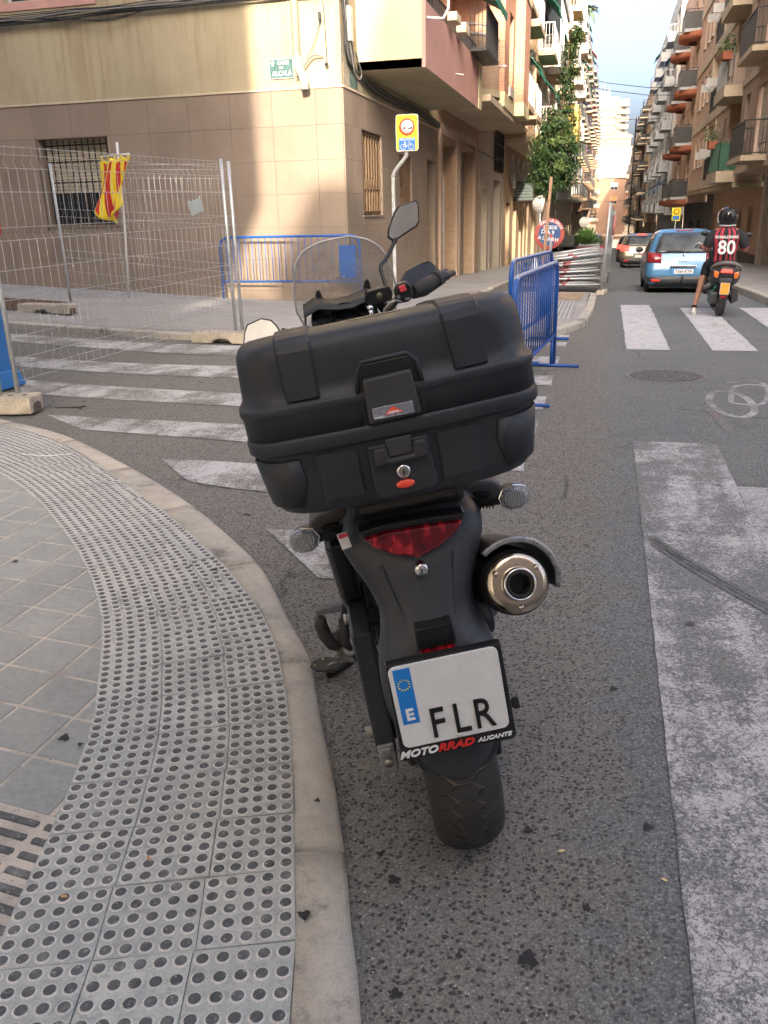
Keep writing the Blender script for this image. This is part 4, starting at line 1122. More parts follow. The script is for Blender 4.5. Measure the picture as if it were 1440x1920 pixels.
B7 = block('brown_brick_building', 'brown brick apartment block with green and blue awnings far down the left side', True, 112.2, 160, 20.5, 1.6, 'sand_render', 'tan_brick_far', 6,
    [(1.5 + 6 * i, 2.6, 'b') for i in range(7)], W_, [(2 + 8 * i, 5 + 8 * i, -4, -1, 'shutter') for i in range(5)],
    balc=dict(out=.9, slab='ochre_render', rail='rail_black'), awn=(['awning_blue', 'awning_green', 'awning_orange'], .5), detail=False)[0]
B8 = block('far_sand_building', 'sand coloured block at the far end of the left side', True, 160.2, 204, 19.5, .5, 'ochre_render', 'pink_render', 6,
    [(1.5 + 7 * i, 2.6, 'b') for i in range(6)], W_, [(2 + 8 * i, 5 + 8 * i, -6, -2.6, 'shutter') for i in range(4)],
    balc=dict(out=.9, slab='ochre_render', rail='rail_black'), awn=(['awning_blue', 'awning_green'], .5), detail=False)[0]
# rooftop aerials and palms far behind
def palm(x, y, z0, h, r, label, lean=0.0):
    t = thing('palm_tree', label, 'palm tree', (x, y, z0), group=None)
    m = MB(); m.smooth = True; m.tube([(0, 0, 0), (lean * .3, 0, h * .5), (lean, 0, h)], [.22, .16, .13], 8); part('trunk', m, M('palm_bark', (.16, .12, .085), .9), t)
    m = MB()
    for k in range(26):
        a = 2 * pi * k / 26 + random.uniform(-.1, .1); e = random.uniform(-.5, 1.0); pr = None
        n = 6; L = []; R_ = []
        for i in range(n + 1):
            s = i / n; d = r * s * cos(e * .6); zz = h + r * (sin(e) * s - .75 * s * s); w = .16 * r * sin(pi * min(1, s + .1)) + .01
            px, py = lean + d * cos(a), d * sin(a)
            L.append((px - sin(a) * w, py + cos(a) * w, zz - .1 * w)); R_.append((px + sin(a) * w, py - cos(a) * w, zz - .1 * w))
        for i in range(n):
            if i % 1 == 0: m.quad(L[i], tuple(.5 * (p + q) for p, q in zip(L[i], R_[i])), tuple(.5 * (p + q) + (.03 if j == 2 else 0) for j, (p, q) in enumerate(zip(L[i + 1], R_[i + 1]))), L[i + 1]); m.quad(R_[i], R_[i + 1], tuple(.5 * (p + q) for p, q in zip(L[i + 1], R_[i + 1])), tuple(.5 * (p + q) for p, q in zip(L[i], R_[i])))
    part('frond', m, M('palm_green', (.055, .085, .05), .7, var=.3), t, fix=False, kind='stuff')
palm(-3.9, 123, 1, 24.2, 1.7, 'tallest thin palm standing above the roofs, furthest right of the palms', .1)
palm(-5.4, 119, 1, 21.2, 1.5, 'thin palm just above the treetop, between the other two palms', -.1)
palm(-4.6, 131, 1, 17.5, 1.1, 'shortest palm, low against the sky beside the coral roof', .1)

# -------- end of the street
endb = thing('end_building', 'brown brick apartment block with white windows closing the far end of the street', 'apartment building', (5, 212, G(0, 212)))
WE = Pl((-14, 212, 0), (1, 0, 0), (0, -1, 0))
eo = []
for k in range(5):
    z = -3.6 + 3.0 * k
    for u, w in ((1.5, 1.9), (5.0, 1.9), (9.6, 1.9), (14.3, 1.6), (18.0, 1.9), (21.6, 1.6), (25, 1.9), (29, 1.9)): eo.append((u, u + w, z + .35, z + 2.0))
m = wall(WE, 0, 34, -9, 8.3, eo, .25); wpart('wall', m, MATS['tan_brick_far'], endb, fix=False)
for i, o in enumerate(eo): window(WE, *o, endb, .2, 'frame_white', random.choice((.35, .6, 1.0)), random.choice(('shutter_white', 'shutter_white', 'shutter_cream', 'shutter_orange')), detail=False)
m = MB()
for k in range(5):
    z = -3.6 + 3 * k
    for u in (9.2, 17.6, 28.6): WE.box(m, u, u + 2.8, z - .35, z + .3, .003, .5)
wpart('balcony_front', m, MATS['sand_render'], endb, fix=False, kind='stuff')
m = MB(); WE.box(m, 0, 34, -4.3, -3.85, .003, .7); WE.box(m, 0, 34, 8.3, 9.4, -8, .4); wpart('ledge', m, MATS['sand_render'], endb, fix=False)
m = MB()
for u in (10, 14.6, 18.5): WE.box(m, u, u + 2.9, -9, -5.0, .003, .04)
wpart('garage_shutter', m, MATS['shutter_white'], endb, fix=False, kind='stuff')
roofw = thing('white_roof_wall', 'big blank white wall rising above the brown brick end building', 'wall', (1.5, 219, 9))
m = MB(); m.bx(-5.4, 8.5, 0, .6, 0, 6.2); part('panel', m, M('pure_white', (.80, .79, .76), .8, var=.03), roofw); m = MB(); m.bx(-2.2, .2, -.05, -.01, 2.1, 2.18); m.bx(-5.4, 8.5, -.04, -.01, .35, .42); part('joint_line', m, MATS['grey_render'], roofw, fix=False)
cb = thing('coral_roof_house', 'coral red house peeping over the white wall in front of the tower', 'building', (-1, 262, -5))
m = MB(); m.bx(-3.5, 6.0, 0, 12, 0, 26.0); m.bx(-1.2, 1.4, -.2, 3, 26, 27.6); part('wall', m, MATS['coral_render'], cb); m = MB(); m.bx(-3.8, 6.3, -.4, 12, 25.2, 25.6); part('cornice', m, MATS['sand_render'], cb)
tw = thing('tower_block', 'tall cream tower block with stacked curved balconies far behind the end building', 'tower block', (-1, 420, -7))
def ring_at(z, k, n=30):
    return [(-3.8 + (k * 12.6) * (1 if abs(cos(t)) > 1 else cos(t) * (1.0 if cos(t) < .2 else .86)), 9 + k * 9 * sin(t), z) for t in [2 * pi * i / n for i in range(n)]]
m = MB(); m.loft([ring_at(0, .93), ring_at(53, .93)]); part('core_wall', m, M('tower_cream', (.22, .19, .15), .8, var=.1, vs=.3), tw)
nfl = 17
for k in range(nfl):
    z = 1.2 + 3.05 * k
    m = MB(); m.loft([ring_at(z, 1.0), ring_at(z + 1.15, 1.0)]); part('balcony_ring', m, MATS['yellow_plaster'] if False else M('tower_light', (.25, .22, .18), .8, var=.06, vs=.4), tw)
m = MB()
for k in range(nfl):
    for i in range(9): m.bx(-12.6 + i * 2.0, -11.9 + i * 2.0, -.05 + abs(i - 4) * .28, .1 + abs(i - 4) * .28, 1.5 + 3.05 * k, 2.0 + 3.05 * k)
part('vent_opening', m, MATS['door_wood'], tw, fix=False, kind='stuff')
m = MB()
for k in range(nfl):
    z = 1.2 + 3.05 * k
    m.bx(2.2, 7.6, 1.2, 3.4, z + 1.15, z + 3.0)
part('window_band', m, MATS['frame_brown'], tw, fix=False, kind='stuff')
m = MB(); m.bx(-11, 3, 4, 14, 53, 55.5); m.bx(-6, -1, 6, 12, 55.5, 58); m.bx(-14, 7, 1.5, 1.7, 53, 54.1); part('roof_house', m, MATS['white_render'], tw)
m = MB(); [m.tube([(x, 8, 57), (x, 8, 57 + h)], .12, 4) for x, h in ((-5, 4), (-3.5, 5.5), (-1.5, 3), (-8, 3))]; part('aerial', m, MATS['frame_grey'], tw)

# -------- right row (ground falls away, wall plane x = 5.8, overhang 4.65)
R0 = block('stone_pilaster_building', 'pinkish building with pale stone pilasters at the right edge of the picture', False, 16, 37.2, 19, 2.85, 'pale_stone', 'pink_render', 5,
    [(2, 1.4, 'n'), (6, 2.6, 'b'), (11.5, 1.2, 'n'), (14.5, 2.8, 'b'), (19.0, 1.2, 'n')], W_, [(4, 6.5, -1, 2.2, 'shutter'), (9, 10.5, -1, 2.1, 'door'), (14.2, 15.8, -1, 2.1, 'door'), (17.5, 19.3, -1.2, 1.9, 'shutter')],
    balc=dict(out=.75, slab='sand_render', rail='rail_black'), awn=None, band='sand_render')[0]
WR = sideplane(5.8, 16, False); m = MB()
for u in (7.2, 8.2, 12.2, 16.2, 20.1): WR.box(m, u, u + .62, -1.3, 2.6, .003, .14)
wpart('pilaster', m, M('stone_white', (.50, .47, .41), .8, var=.2, vs=3, world=True), R0, fix=False, kind='stuff')
m = MB(); WR.box(m, 12.95, 13.4, .35, 1.05, .01, .05); wpart('wall_plaque', m, MATS['frame_grey'], R0, fix=False)
def right_orange():
    y0, y1 = 37.3, 57.4; L = y1 - y0; zf = 2.7; fh = 3.03; top = 17
    b = thing('orange_building', 'orange building with cream recessed balconies and a green railed corner balcony, on the right', 'apartment building', (RW, y0, G(0, y0)))
    Wg, Wo = sideplane(RW, y0, False), sideplane(RO, y0, False)
    gops = [(2.2, 3.4, -1.6, 1.5, 'd'), (5.2, 6.4, -1.7, 1.4, 'd'), (8.6, 9.5, -.6, .6, 'w'), (11.2, 12.6, -1.8, 1.3, 'd'), (15.4, 16.6, -2, 1.2, 'd')]
    m = wall(Wg, 0, L, -3, zf - .3, [o[:4] for o in gops], .3); wpart('ground_floor_wall', m, MATS['orange_render'], b, fix=False)
    for o in gops:
        m = MB(); Wg.box(m, o[0], o[1], o[2], o[3], -.33, -.28); wpart('door', m, MATS['shutter_brown'] if o[4] == 'd' else MATS['window_dark'], b, fix=False)
    m = MB(); Wg.box(m, 16.8, L, -2.2, 2.3, .003, .04); wpart('grey_panel', m, MATS['dark_stone'], b, fix=False)
    m = MB(); Wg.box(m, 0, 15, -2.6, -.35, .003, .03); wpart('dado', m, MATS['dark_stone'], b, fix=False)
    ops = []
    for k in range(4):
        z = zf + fh * k
        ops += [(4.0, 5.0, z + .95, z + 2.35, .16), (6.2, 7.2, z + .95, z + 2.35, .16), (8.2, 11.6, z + .12, z + 2.6, 1.2), (13.1, 14.1, z + .9, z + 2.35, .16), (14.9, 15.8, z + .9, z + 2.35, .16), (17.0, 17.9, z + .9, z + 2.35, .16)]
    m = MB(); wall(Wo, 3.2, L, zf - .3, top, ops, .2, m); m.quad(Wo.P(L, zf), Wo.P(L, top), Wo.P(L, top, -11), Wo.P(L, zf, -11)); m.quad(Wo.P(3.2, zf - .3), Wo.P(3.2, top), Wo.P(3.2, top, -1.2), Wo.P(3.2, zf - .3, -1.2))
    m.quad(Wo.P(0, zf - .3, -1.15), Wo.P(3.2, zf - .3, -1.15), Wo.P(3.2, top, -1.15), Wo.P(0, top, -1.15)); m.quad(Wo.P(0, top, -1), Wo.P(L, top), Wo.P(L, top, -11), Wo.P(0, top, -11))
    wpart('upper_wall', m, MATS['orange_render'], b, fix=False)
    m = MB(); Wo.box(m, 0, L, zf - .48, zf - .302, -1.16, .02)
    wpart('overhang_slab', m, MATS['soffit_plaster'], b, fix=False)
    for k in range(4):
        z = zf + fh * k
        m = MB(); Wo.box(m, 3.2, L, z - .28, z + .1, .003, .07); wpart('floor_band', m, MATS['sand_render'], b, fix=False)
        for (a, c) in ((7.85, 8.2), (11.6, 11.95)):
            m = MB(); Wo.box(m, a, c, z + .1, z + 2.74, .003, .06); wpart('cream_pillar', m, MATS['sand_render'], b, fix=False)
        for o in ops[k * 6:(k + 1) * 6]:
            if o[4] > 1:
                Wi = Pl((RO + 1.18, y0, 0), (0, 1, 0), (-1, 0, 0)); window(Wi, o[0] + .5, o[0] + 1.9, o[2] + .02, o[3] - .35, b, -.02, 'frame_grey', .3)
                r = MB(); bars(Wo, o[0] + .02, o[1] - .02, o[2], o[2] + 1.0, .03, 26, r, .01, (o[2] + .04, o[2] + 1.0)); Wo.box(r, o[0] + .03, o[1] - .03, o[2] + .06, o[2] + .96, .01, .018)
                wpart('railing', r, MATS['rail_black'], b, fix=False, kind='stuff')
                r = MB()
                for q in range(5): Wo.box(r, o[0] + .3, o[1] - .6, o[2] + 1.0 + q * .06, o[2] + 1.02 + q * .06, .1 + q * .09, .13 + q * .09)
                for u in (o[0] + .35, o[1] - .8): Wo.box(r, u, u + .04, o[2] + .95, o[2] + 1.3, .05, .56)
                wpart('drying_rack', r, MATS['rail_white'], b, fix=False, kind='stuff')
            else:
                window(Wo, *o[:4], b, .14, 'frame_white', random.choice((.5, .9, .7)), 'shutter_white')
                m = MB(); Wo.box(m, o[0] - .05, o[1] + .05, o[2] - .06, o[2], .003, .09); wpart('sill', m, MATS['white_render'], b, fix=False)
        # near corner balcony
        r = MB(); Wo.box(r, .15, 3.6, z - .28, z + .12, -1.1, .65); sl = wpart('balcony_slab', r, MATS['sand_render'], b, fix=False)
        Wi = Pl((RO + 1.15, y0, 0), (0, 1, 0), (-1, 0, 0)); window(Wi, .8, 2.1, z + .14, z + 2.4, b, -.02, 'frame_brown', .28, 'shutter_cream')
        r = MB(); zz = z + .12
        bars(Wo, .2, 3.55, zz, zz + 1.05, .58, 28, r, .012, (zz + .05, zz + 1.05)); Wn = Pl(Wo.P(.2, 0, .58), (1, 0, 0), (0, -1, 0)); bars(Wn, 0, 1.6, zz, zz + 1.05, 0, 14, r, .012, (zz + .05, zz + 1.05))
        if k in (0,): Wo.box(r, .22, 3.53, zz + .06, zz + 1.0, .56, .565); Wn.box(r, .02, 1.6, zz + .06, zz + 1.0, -.02, -.01)
        elif k == 1: Wo.box(r, .22, 3.53, zz + .06, zz + 1.0, .56, .565)
        wpart('railing', r, MATS['rail_green' if k == 0 else 'rail_black' if k > 1 else 'frame_grey'], sl, fix=False, kind='stuff')
    return b
right_orange()
for i, (y, z) in enumerate(((37.6, 6.75), (39.6, 3.8))):
    t = thing('balcony_plant', ['potted leafy plant on the upper corner balcony of the orange building', 'potted plant beside the green railing of the orange building'][i], 'plant', (3.98, y, z))
    m = MB(); m.prism([(-.16, -.3), (.16, -.3), (.16, .3), (-.16, .3)], 2, -.05, .22, 1.1); part('pot', m, MATS['terracotta'], t)
    m = MB()
    for k in range(160):
        p = Vector((random.gauss(0, .17), random.gauss(0, .28), .25 + abs(random.gauss(0, .25)))); a = Vector([random.gauss(0, 1) for _ in range(3)]).normalized() * .09; q = Vector([random.gauss(0, 1) for _ in range(3)]).normalized() * .05
        m.add([p - a, p + q, p + a], [(0, 1, 2)])
    part('foliage', m, M('pot_leaf', (.06, .11, .035), .6, var=.4), t, fix=False, kind='stuff')
R2 = block('rounded_balcony_building', 'orange and cream building with terracotta rounded balcony bases, beyond the orange building', False, 57.5, 74, 15.5, 2.0, 'dark_stone', 'orange_render', 4,
    [(.8, 2.6, 'B'), (5.2, 1.1, 'n'), (8, 2.8, 'B'), (12.6, 1.1, 'n')], W_, [(3, 5.5, -3, .7, 'shutter'), (8, 11, -3.2, .6, 'shutter')],
    balc=dict(out=.95, slab='grey_render', parapet=None, rail='rail_black', solid=.9), awn=(['awning_green'], .15))[0]
W2 = sideplane(RO, 57.5, False); 
for k in range(4):
    for u in (.4, 7.7):
        m = MB(); m.smooth = True; z = 2.0 + 3.05 * k - .28
        ring = lambda q, zz: [W2.P(u + 1.7 + 1.75 * cos(t) * q, zz, 1.15 * sin(t) * q) for t in [pi * i / 12 for i in range(13)]]
        m.loft([ring(1, z + .3), ring(1, z), ring(.5, z - .12)], closed=False); wpart('rounded_base', m, MATS['terracotta'], R2)
R3 = block('grey_balcony_building', 'pale grey and white building stacked with balconies and green blinds on the right', False, 74.2, 112, 17.2, 1.2, 'grey_render', 'white_render', 5,
    [(q, w_, k_) for i in range(4) for q, w_, k_ in ((1.2 + 9.3 * i, 2.8, 'b'), (5.6 + 9.3 * i, 1.2, 'w'), (7.6 + 9.3 * i, 1.2, 'w'))], W_, [(2 + 7 * i, 6 + 7 * i, -4, -.6, 'shutter') for i in range(5)],
    balc=dict(out=.75, slab='grey_render', rail='frame_grey', solid=.5), awn=(['awning_green', 'awning_blue'], .5), detail=False, over=4.4)[0]
R4 = block('sand_balcony_building', 'sand coloured building with dark balcony openings far along the right side', False, 112.2, 150, 15.5, .2, 'sand_render', 'ochre_render', 5,
    [(q, w_, k_) for i in range(4) for q, w_, k_ in ((1.2 + 9.3 * i, 2.8, 'b'), (5.6 + 9.3 * i, 1.2, 'w'), (7.6 + 9.3 * i, 1.2, 'w'))], W_, [(2 + 7 * i, 6 + 7 * i, -5.5, -2, 'shutter') for i in range(5)],
    balc=dict(out=1.0, slab='sand_render', rail='rail_black', solid=.3), awn=(['awning_green', 'awning_orange'], .4), detail=False, over=4.3)[0]
R5 = block('far_right_building', 'cream block furthest along the right side of the street', False, 150.2, 200, 13.5, -1, 'sand_render', 'sand_render', 5,
    [(1.2 + 7 * i, 3.0, 'b') for i in range(6)], W_, [(2 + 8 * i, 6 + 8 * i, -7, -3.2, 'shutter') for i in range(5)],
    balc=dict(out=1.0, slab='white_render', rail='rail_black'), awn=(['awning_orange'], .3), detail=False, over=4.0)[0]
# scaffolding tower on the right side
sc = thing('scaffold', 'dark steel scaffold tower against the far right facades', 'scaffold', (3.6, 128, G(0, 128)))
m = MB()
for x in (-.6, .6):
    for y in (0, 2.2, 4.4): m.tube([(x, y, 0), (x, y, 17)], .06, 5)
for k in range(9):
    z = 1.9 * k + .3
    for x in (-.6, .6): m.tube([(x, 0, z), (x, 4.4, z)], .045, 4); m.tube([(x, 0, z + 1), (x, 4.4, z + 1)], .03, 4)
    m.bx(-.6, .6, 0, 4.4, z - .04, z + .02)
    m.tube([(-.6, 0, z), (.6, 0, z + 1.9)], .03, 4)
part('frame', m, MATS['rail_black'], sc, fix=False)
# overhead wires
for i, (y, z0, z1) in enumerate(((60, 9.6, 8.4), (61, 9.3, 8.1), (84, 9.6, 8.9), (120, 8.2, 9.2), (150, 3.0, 3.1))):
    m = MB(); m.tube([(LO if False else -3.1, 0, z0), (-.5, 0, (z0 * 2 + z1) / 3 - .25), (2, 0, (z0 + z1 * 2) / 3 - .25), (4.6, 0, z1)], .014 + .0001 * y, 4)
    o = part('overhead_wire', m, MATS['cable_black'], None, fix=False, loc=(0, y, 0))
    tag(o, ['upper of the pair of wires slung across the street against the sky', 'lower of the pair of wires slung across the street against the sky', 'single wire across the street in front of the tower top', 'thin wire across the street just above the coral roof', 'lowest wire across the street in front of the white windows'][i], 'wire')

# -------- unseen building and added stepped mass behind the camera: they cast the shade the photograph stands in
bk = thing('rear_corner_building', 'cream corner building behind the viewer on the left, outside the picture', 'building', (-4.2, 1, 0))
m = MB(); m.bx(-30, -4.2, -45, 1.0, -1, 7.0); m.bx(-30, -3.14, -45, 1.0, 7.0, 19); wpart('wall', m, MATS['white_render'], bk, fix=False)
bk2 = thing('rear_sun_block', 'unseen stepped mass behind the viewer, added to block the sun', 'building', (0, -8, 0))
m = MB()  # unseen stepped mass, added with step heights set to cut the sun
yb = -8.0
m.bx(-1.88, -.38, -12, yb, -1, .15 + .385 * (14.7 - yb)); wpart('low_sun_block', m, MATS['grey_render'], bk2, fix=False)
m = MB(); m.bx(-.38, 3.3, -12, yb, -1, .385 * (20.0 - yb)); wpart('middle_sun_block', m, MATS['white_render'], bk2, fix=False)
m = MB(); m.bx(3.3, 30, -22, yb, -1, 19); wpart('tall_sun_block', m, MATS['white_render'], bk2, fix=False)

# ================================================================ THE MOTORCYCLE
@Mfun('case_plastic')
def _(t):
    p = t.obj(); f = t.noise(p, 900, 2); a = t.noise(p, 6, 5, .65); s = t.noise(t.mapping(p, (1, 1, 9)), 14, 5, .7)
    c = t.ramp(a, [(.3, (.016, .0185, .0225)), (.7, (.028, .031, .036))])
    c = t.mix(t.math('MULTIPLY', t.grey(s, .60, .80), .35), c, (.085, .083, .080))
    t.color(c); t.rough(t.grey(a, .3, .7, .42, .60)); t.b.inputs['Specular IOR Level'].default_value = .45; t.bump(f, .22, .0008)
M('bike_plastic', (.023, .025, .028), .42, var=.2, vs=8, bump=.12, bs=700, bd=.0006)
M('bike_black', (.012, .012, .013), .35, var=.2, vs=12)
M('bike_gloss', (.008, .008, .009), .12, var=.1)
M('fender_plastic', (.031, .034, .039), .5, var=.15, vs=10, bump=.1, bs=600, bd=.0006)
M('rubber', (.028, .027, .026), .75, var=.3, vs=20, bump=.25, bs=250, bd=.001)
M('tread_dust', (.15, .128, .10), .9, var=.4, vs=40)
M('alloy', (.42, .41, .40), .38, metal=.9, var=.15, vs=20); M('chrome', (.72, .71, .70), .10, metal=1.0, var=.05)
M('bronze_steel', (.56, .47, .37), .17, metal=1.0, var=.14, vs=14); M('worn_steel', (.36, .33, .28), .35, metal=.8, var=.3, vs=40)
M('muffler_black', (.018, .017, .017), .45, metal=.3, var=.3, vs=14)
M('plate_white', (.66, .67, .66), .35, var=.06, vs=20); M('plate_blue', (.015, .19, .58), .35, var=.05); M('print_black', (.008, .008, .008), .4)
M('print_red', (.60, .03, .025), .4); M('print_white', (.75, .75, .75), .4); M('button_red', (.85, .075, .03), .22, coat=.5, var=.04)
M('badge_grey', (.45, .46, .50), .25, metal=.7, var=.04); M('kill_red', (.72, .06, .08), .4)
@Mfun('lamp_red')
def _(t):
    p = t.obj(); wv = t.n.new('ShaderNodeTexWave'); wv.inputs['Scale'].default_value = 55; wv.bands_direction = 'X'; t.l.new(p, wv.inputs['Vector'])
    n = t.noise(t.mapping(p, (14, 1, 9)), 2.4, 2)
    c = t.ramp(n, [(.3, (.05, .002, .004)), (.55, (.20, .006, .012)), (.68, (.75, .03, .04))])
    t.color(t.mix(t.math('MULTIPLY', wv.outputs[0], .35), c, (.03, .001, .002))); t.rough(.08); t.b.inputs['Coat Weight'].default_value = .6
@Mfun('lens_clear')
def _(t):
    p = t.obj(); wv = t.n.new('ShaderNodeTexWave'); wv.inputs['Scale'].default_value = 75; wv.bands_direction = 'Z'; t.l.new(p, wv.inputs['Vector'])
    w2 = t.n.new('ShaderNodeTexWave'); w2.inputs['Scale'].default_value = 60; w2.bands_direction = 'X'; t.l.new(p, w2.inputs['Vector'])
    h = t.math('ADD', wv.outputs[0], w2.outputs[0])
    t.color(t.ramp(h, [(.2, (.13, .14, .15)), (.9, (.52, .54, .55))])); t.rough(.06); t.bump(h, .5, .002)
    t.b.inputs['Transmission Weight'].default_value = .45; t.b.inputs['Coat Weight'].default_value = .7
@Mfun('mirror_glass')
def _(t): t.color((.70, .70, .68)); t.b.inputs['Metallic'].default_value = 1; t.rough(.015)
def clear_sheet(name, tint, haze, gloss=.07):
    t = NT(name); n, l = t.n, t.l; out = n['Material Output']
    tr = n.new('ShaderNodeBsdfTransparent'); tr.inputs[0].default_value = lin(*tint)
    gl = n.new('ShaderNodeBsdfGlossy'); gl.inputs['Roughness'].default_value = .04
    df = n.new('ShaderNodeBsdfDiffuse'); df.inputs[0].default_value = (.55, .55, .55, 1)
    m1 = n.new('ShaderNodeMixShader'); m2 = n.new('ShaderNodeMixShader'); fr = n.new('ShaderNodeFresnel'); fr.inputs[0].default_value = 1.35
    s = t.noise(t.mapping(t.obj(), (1, 1, 1.6), rot=(0, .5, 0)), 7, 6, .65)
    l.new(t.grey(s, .3, .75, haze * .3, haze * 2.2), m1.inputs[0]); l.new(tr.outputs[0], m1.inputs[1]); l.new(df.outputs[0], m1.inputs[2])
    l.new(fr.outputs[0], m2.inputs[0]); l.new(m1.outputs[0], m2.inputs[1]); l.new(gl.outputs[0], m2.inputs[2]); l.new(m2.outputs[0], out.inputs[0])
    n.remove(t.b); MATS[name] = t.m; return t.m
clear_sheet('windscreen_clear', (.92, .92, .91), .30)

moto = thing('motorcycle', 'black touring motorcycle leaning on its side stand at the kerb, with a big top case', 'motorcycle', (-.28, 1.841, .0),
             rot=(Matrix.Rotation(radians(18.71), 3, 'Z') @ Matrix.Rotation(radians(-9.58), 3, 'Y')).to_euler())
MAT = MATS
# ---- wheels
def tyre_r(x): return .325 - 2.9 * x * x - 90 * max(0, abs(x) - .055) ** 2
def wheel(c, parent, rot=None, R=.325, W=.075, name='rear_wheel', tread=True):
    k = R / .325
    m = MB(); prof = []
    for x in (-.048, -.07, -.0765, -.076, -.070, -.06, -.045, -.03, -.015, 0, .015, .03, .045, .06, .070, .076, .0765, .07, .048):
        pass
    prof = [(.218, -.048), (.232, -.062), (.255, -.075), (.275, -.0775), (.292, -.074), (.298, -.067), (.308, -.056), (.3163, -.04), (.3220, -.022), (.324, 0), (.3220, .022), (.3163, .04), (.308, .056), (.298, .067), (.292, .074), (.275, .0775), (.255, .075), (.232, .062), (.218, .048)]
    m.lathe([(r * k, x * W / .075) for r, x in prof], (0, 0, 0), 'x', 72)
    ty = part(name, m, MAT['tread_dust'] if tread else MAT['rubber'], parent, fix=True, loc=c)
    if rot is not None: ty.rotation_euler = rot
    if tread:
        b = MB()
        def crown(x):
            xs_ = [p[1] for p in prof[5:14]]; rs_ = [p[0] for p in prof[5:14]]
            x = max(-.0655, min(.0655, x))
            for i in range(len(xs_) - 1):
                if xs_[i] <= x <= xs_[i + 1]: t = (x - xs_[i]) / (xs_[i + 1] - xs_[i]); return rs_[i] + (rs_[i + 1] - rs_[i]) * t
        NP = 46; pitch = 2 * pi / NP
        polys = []
        hexa = [(-.0345, 0), (-.0175, -.47), (.0175, -.47), (.0345, 0), (.0175, .47), (-.0175, .47)]
        for cx0, off in ((0, 0), (-.0535, .5), (.0535, .5)):
            polys.append([(max(-.0655, min(.0655, cx0 + x + (.004 if s > 0 else -.004))), s + off) for x, s in hexa])
        for kk in range(NP):
            for poly in polys:
                cx = sum(p[0] for p in poly) / len(poly); cy = sum(p[1] for p in poly) / len(poly)
                top, bot = [], []
                dense = []
                for p, q in zip(poly, poly[1:] + poly[:1]):
                    dense += [p, ((p[0] + q[0]) / 2, (p[1] + q[1]) / 2)]
                for (x, s) in dense:
                    for lst, dr, kx in ((top, .0042, .935), (bot, -.002, .985)):
                        xx = cx + (x - cx) * kx; ss = cy + (s - cy) * kx; a = (kk + ss) * pitch; r = (crown(xx) + dr) * k
                        lst.append((xx * W / .075, r * cos(a), r * sin(a)))
                n = len(top); r = (crown(cx) + .0047) * k; a = (kk + cy) * pitch
                b.add(top + bot + [(cx * W / .075, r * cos(a), r * sin(a))], [(i, (i + 1) % n, 2 * n) for i in range(n)] + [(i, n + i, n + (i + 1) % n, (i + 1) % n) for i in range(n)])
        part('tread_block', b, MAT['rubber'], ty, kind='stuff')
        sw = MB()
        for s_ in (-1, 1): sw.lathe([(.222 * k, s_ * .060), (.256 * k, s_ * .0815), (.276 * k, s_ * .084), (.290 * k, s_ * .0805), (.300 * k, s_ * .0735), (.3085 * k, s_ * .0635)], (0, 0, 0), 'x', 64)
        part('sidewall', sw, MAT['rubber'], ty)
    rm = MB(); rm.lathe([(.218 * k, -.05), (.20 * k, -.045), (.195 * k, 0), (.20 * k, .045), (.218 * k, .05)], (0, 0, 0), 'x', 48)
    for q in range(3):
        a = 2 * pi * q / 3
        rm.box((0, .1 * k * cos(a), .1 * k * sin(a)), (.035, .2 * k, .04), Matrix.Rotation(a, 3, 'X'))
    rm.lathe([(.05, -.06), (.05, .06), (0.001, .06)], (0, 0, 0), 'x', 20)
    rm.lathe([(.05, -.065), (.13, -.066), (.13, -.07), (.05, -.07)], (0, 0, 0), 'x', 36)
    part('rim', rm, MAT['alloy'], ty)
    return ty
wheel((.003, -.006, .327), moto, R=.334, W=.0795)
wheel((0, 1.555, .33), moto, rot=(0, 0, radians(35)), R=.33, W=.055, name='front_wheel', tread=False)
# ---- swing arm, chain, tail
m = MB()
for s in (-1, 1): m.box((s * .118, .27, .34), (.034, .68, .062)); m.box((s * .118, .58, .36), (.05, .1, .1))
m.box((0, .55, .37), (.24, .1, .09))
part('swing_arm', m, MAT['bike_black'], moto, bevel=.006, fix=False)
m = MB(); m.box((-.158, -.07, .275), (.042, .05, .085)); m.box((-.158, -.099, .302), (.03, .008, .02)); a_ = part('chain_adjuster', m, MAT['alloy'], moto, bevel=.004, fix=False)
m = MB(); m.lathe([(0, -.005), (.012, -.005), (.012, .006), (0, .006)], (-.158, -.102, .27), 'y', 6); m.tube([(-.2, -.03, .32), (.16, -.03, .32)], .014, 10); part('axle', m, MAT['worn_steel'], moto)
m = MB(); m.prism([(-.095, .29), (-.05, .60), (.12, .66), (.12, .61), (-.02, .56), (-.065, .29)], 0, -.182, -.132)   # long guard down the left flank
m2 = MB(); 
part('chain_guard', m, MAT['bike_plastic'], moto, bevel=.006)
m = MB(); m.prism([(-.02, .34), (.0, .55), (.06, .56), (.05, .36)], 0, -.176, -.150); part('guard_insert', m, MAT['bike_black'], moto, bevel=.003)
m = MB(); m.lathe([(.075, -.006), (.112, -.006), (.112, .006), (.075, .006)], (-.098, 0, .325), 'x', 42)
sp = part('sprocket', m, MAT['worn_steel'], moto, fix=True)
m = MB()
for k in range(56):                                      # chain plates round the sprocket and forward
    if k < 26: a = radians(95 + k * 6.6); c = Vector((-.098, .118 * cos(a) * 1, .325 + .118 * sin(a))); R_ = Matrix.Rotation(a + pi / 2, 3, 'X')
    else: q = k - 26; c = Vector((-.098, .015 + .019 * (q % 30), .207 + .004 * (q % 30))); R_ = Matrix.Rotation(.2, 3, 'X')
    m.box(tuple(c), (.020 if k % 2 else .013, .016, .013), R_)
part('chain', m, MAT['bike_black'], moto, fix=False, kind='stuff')
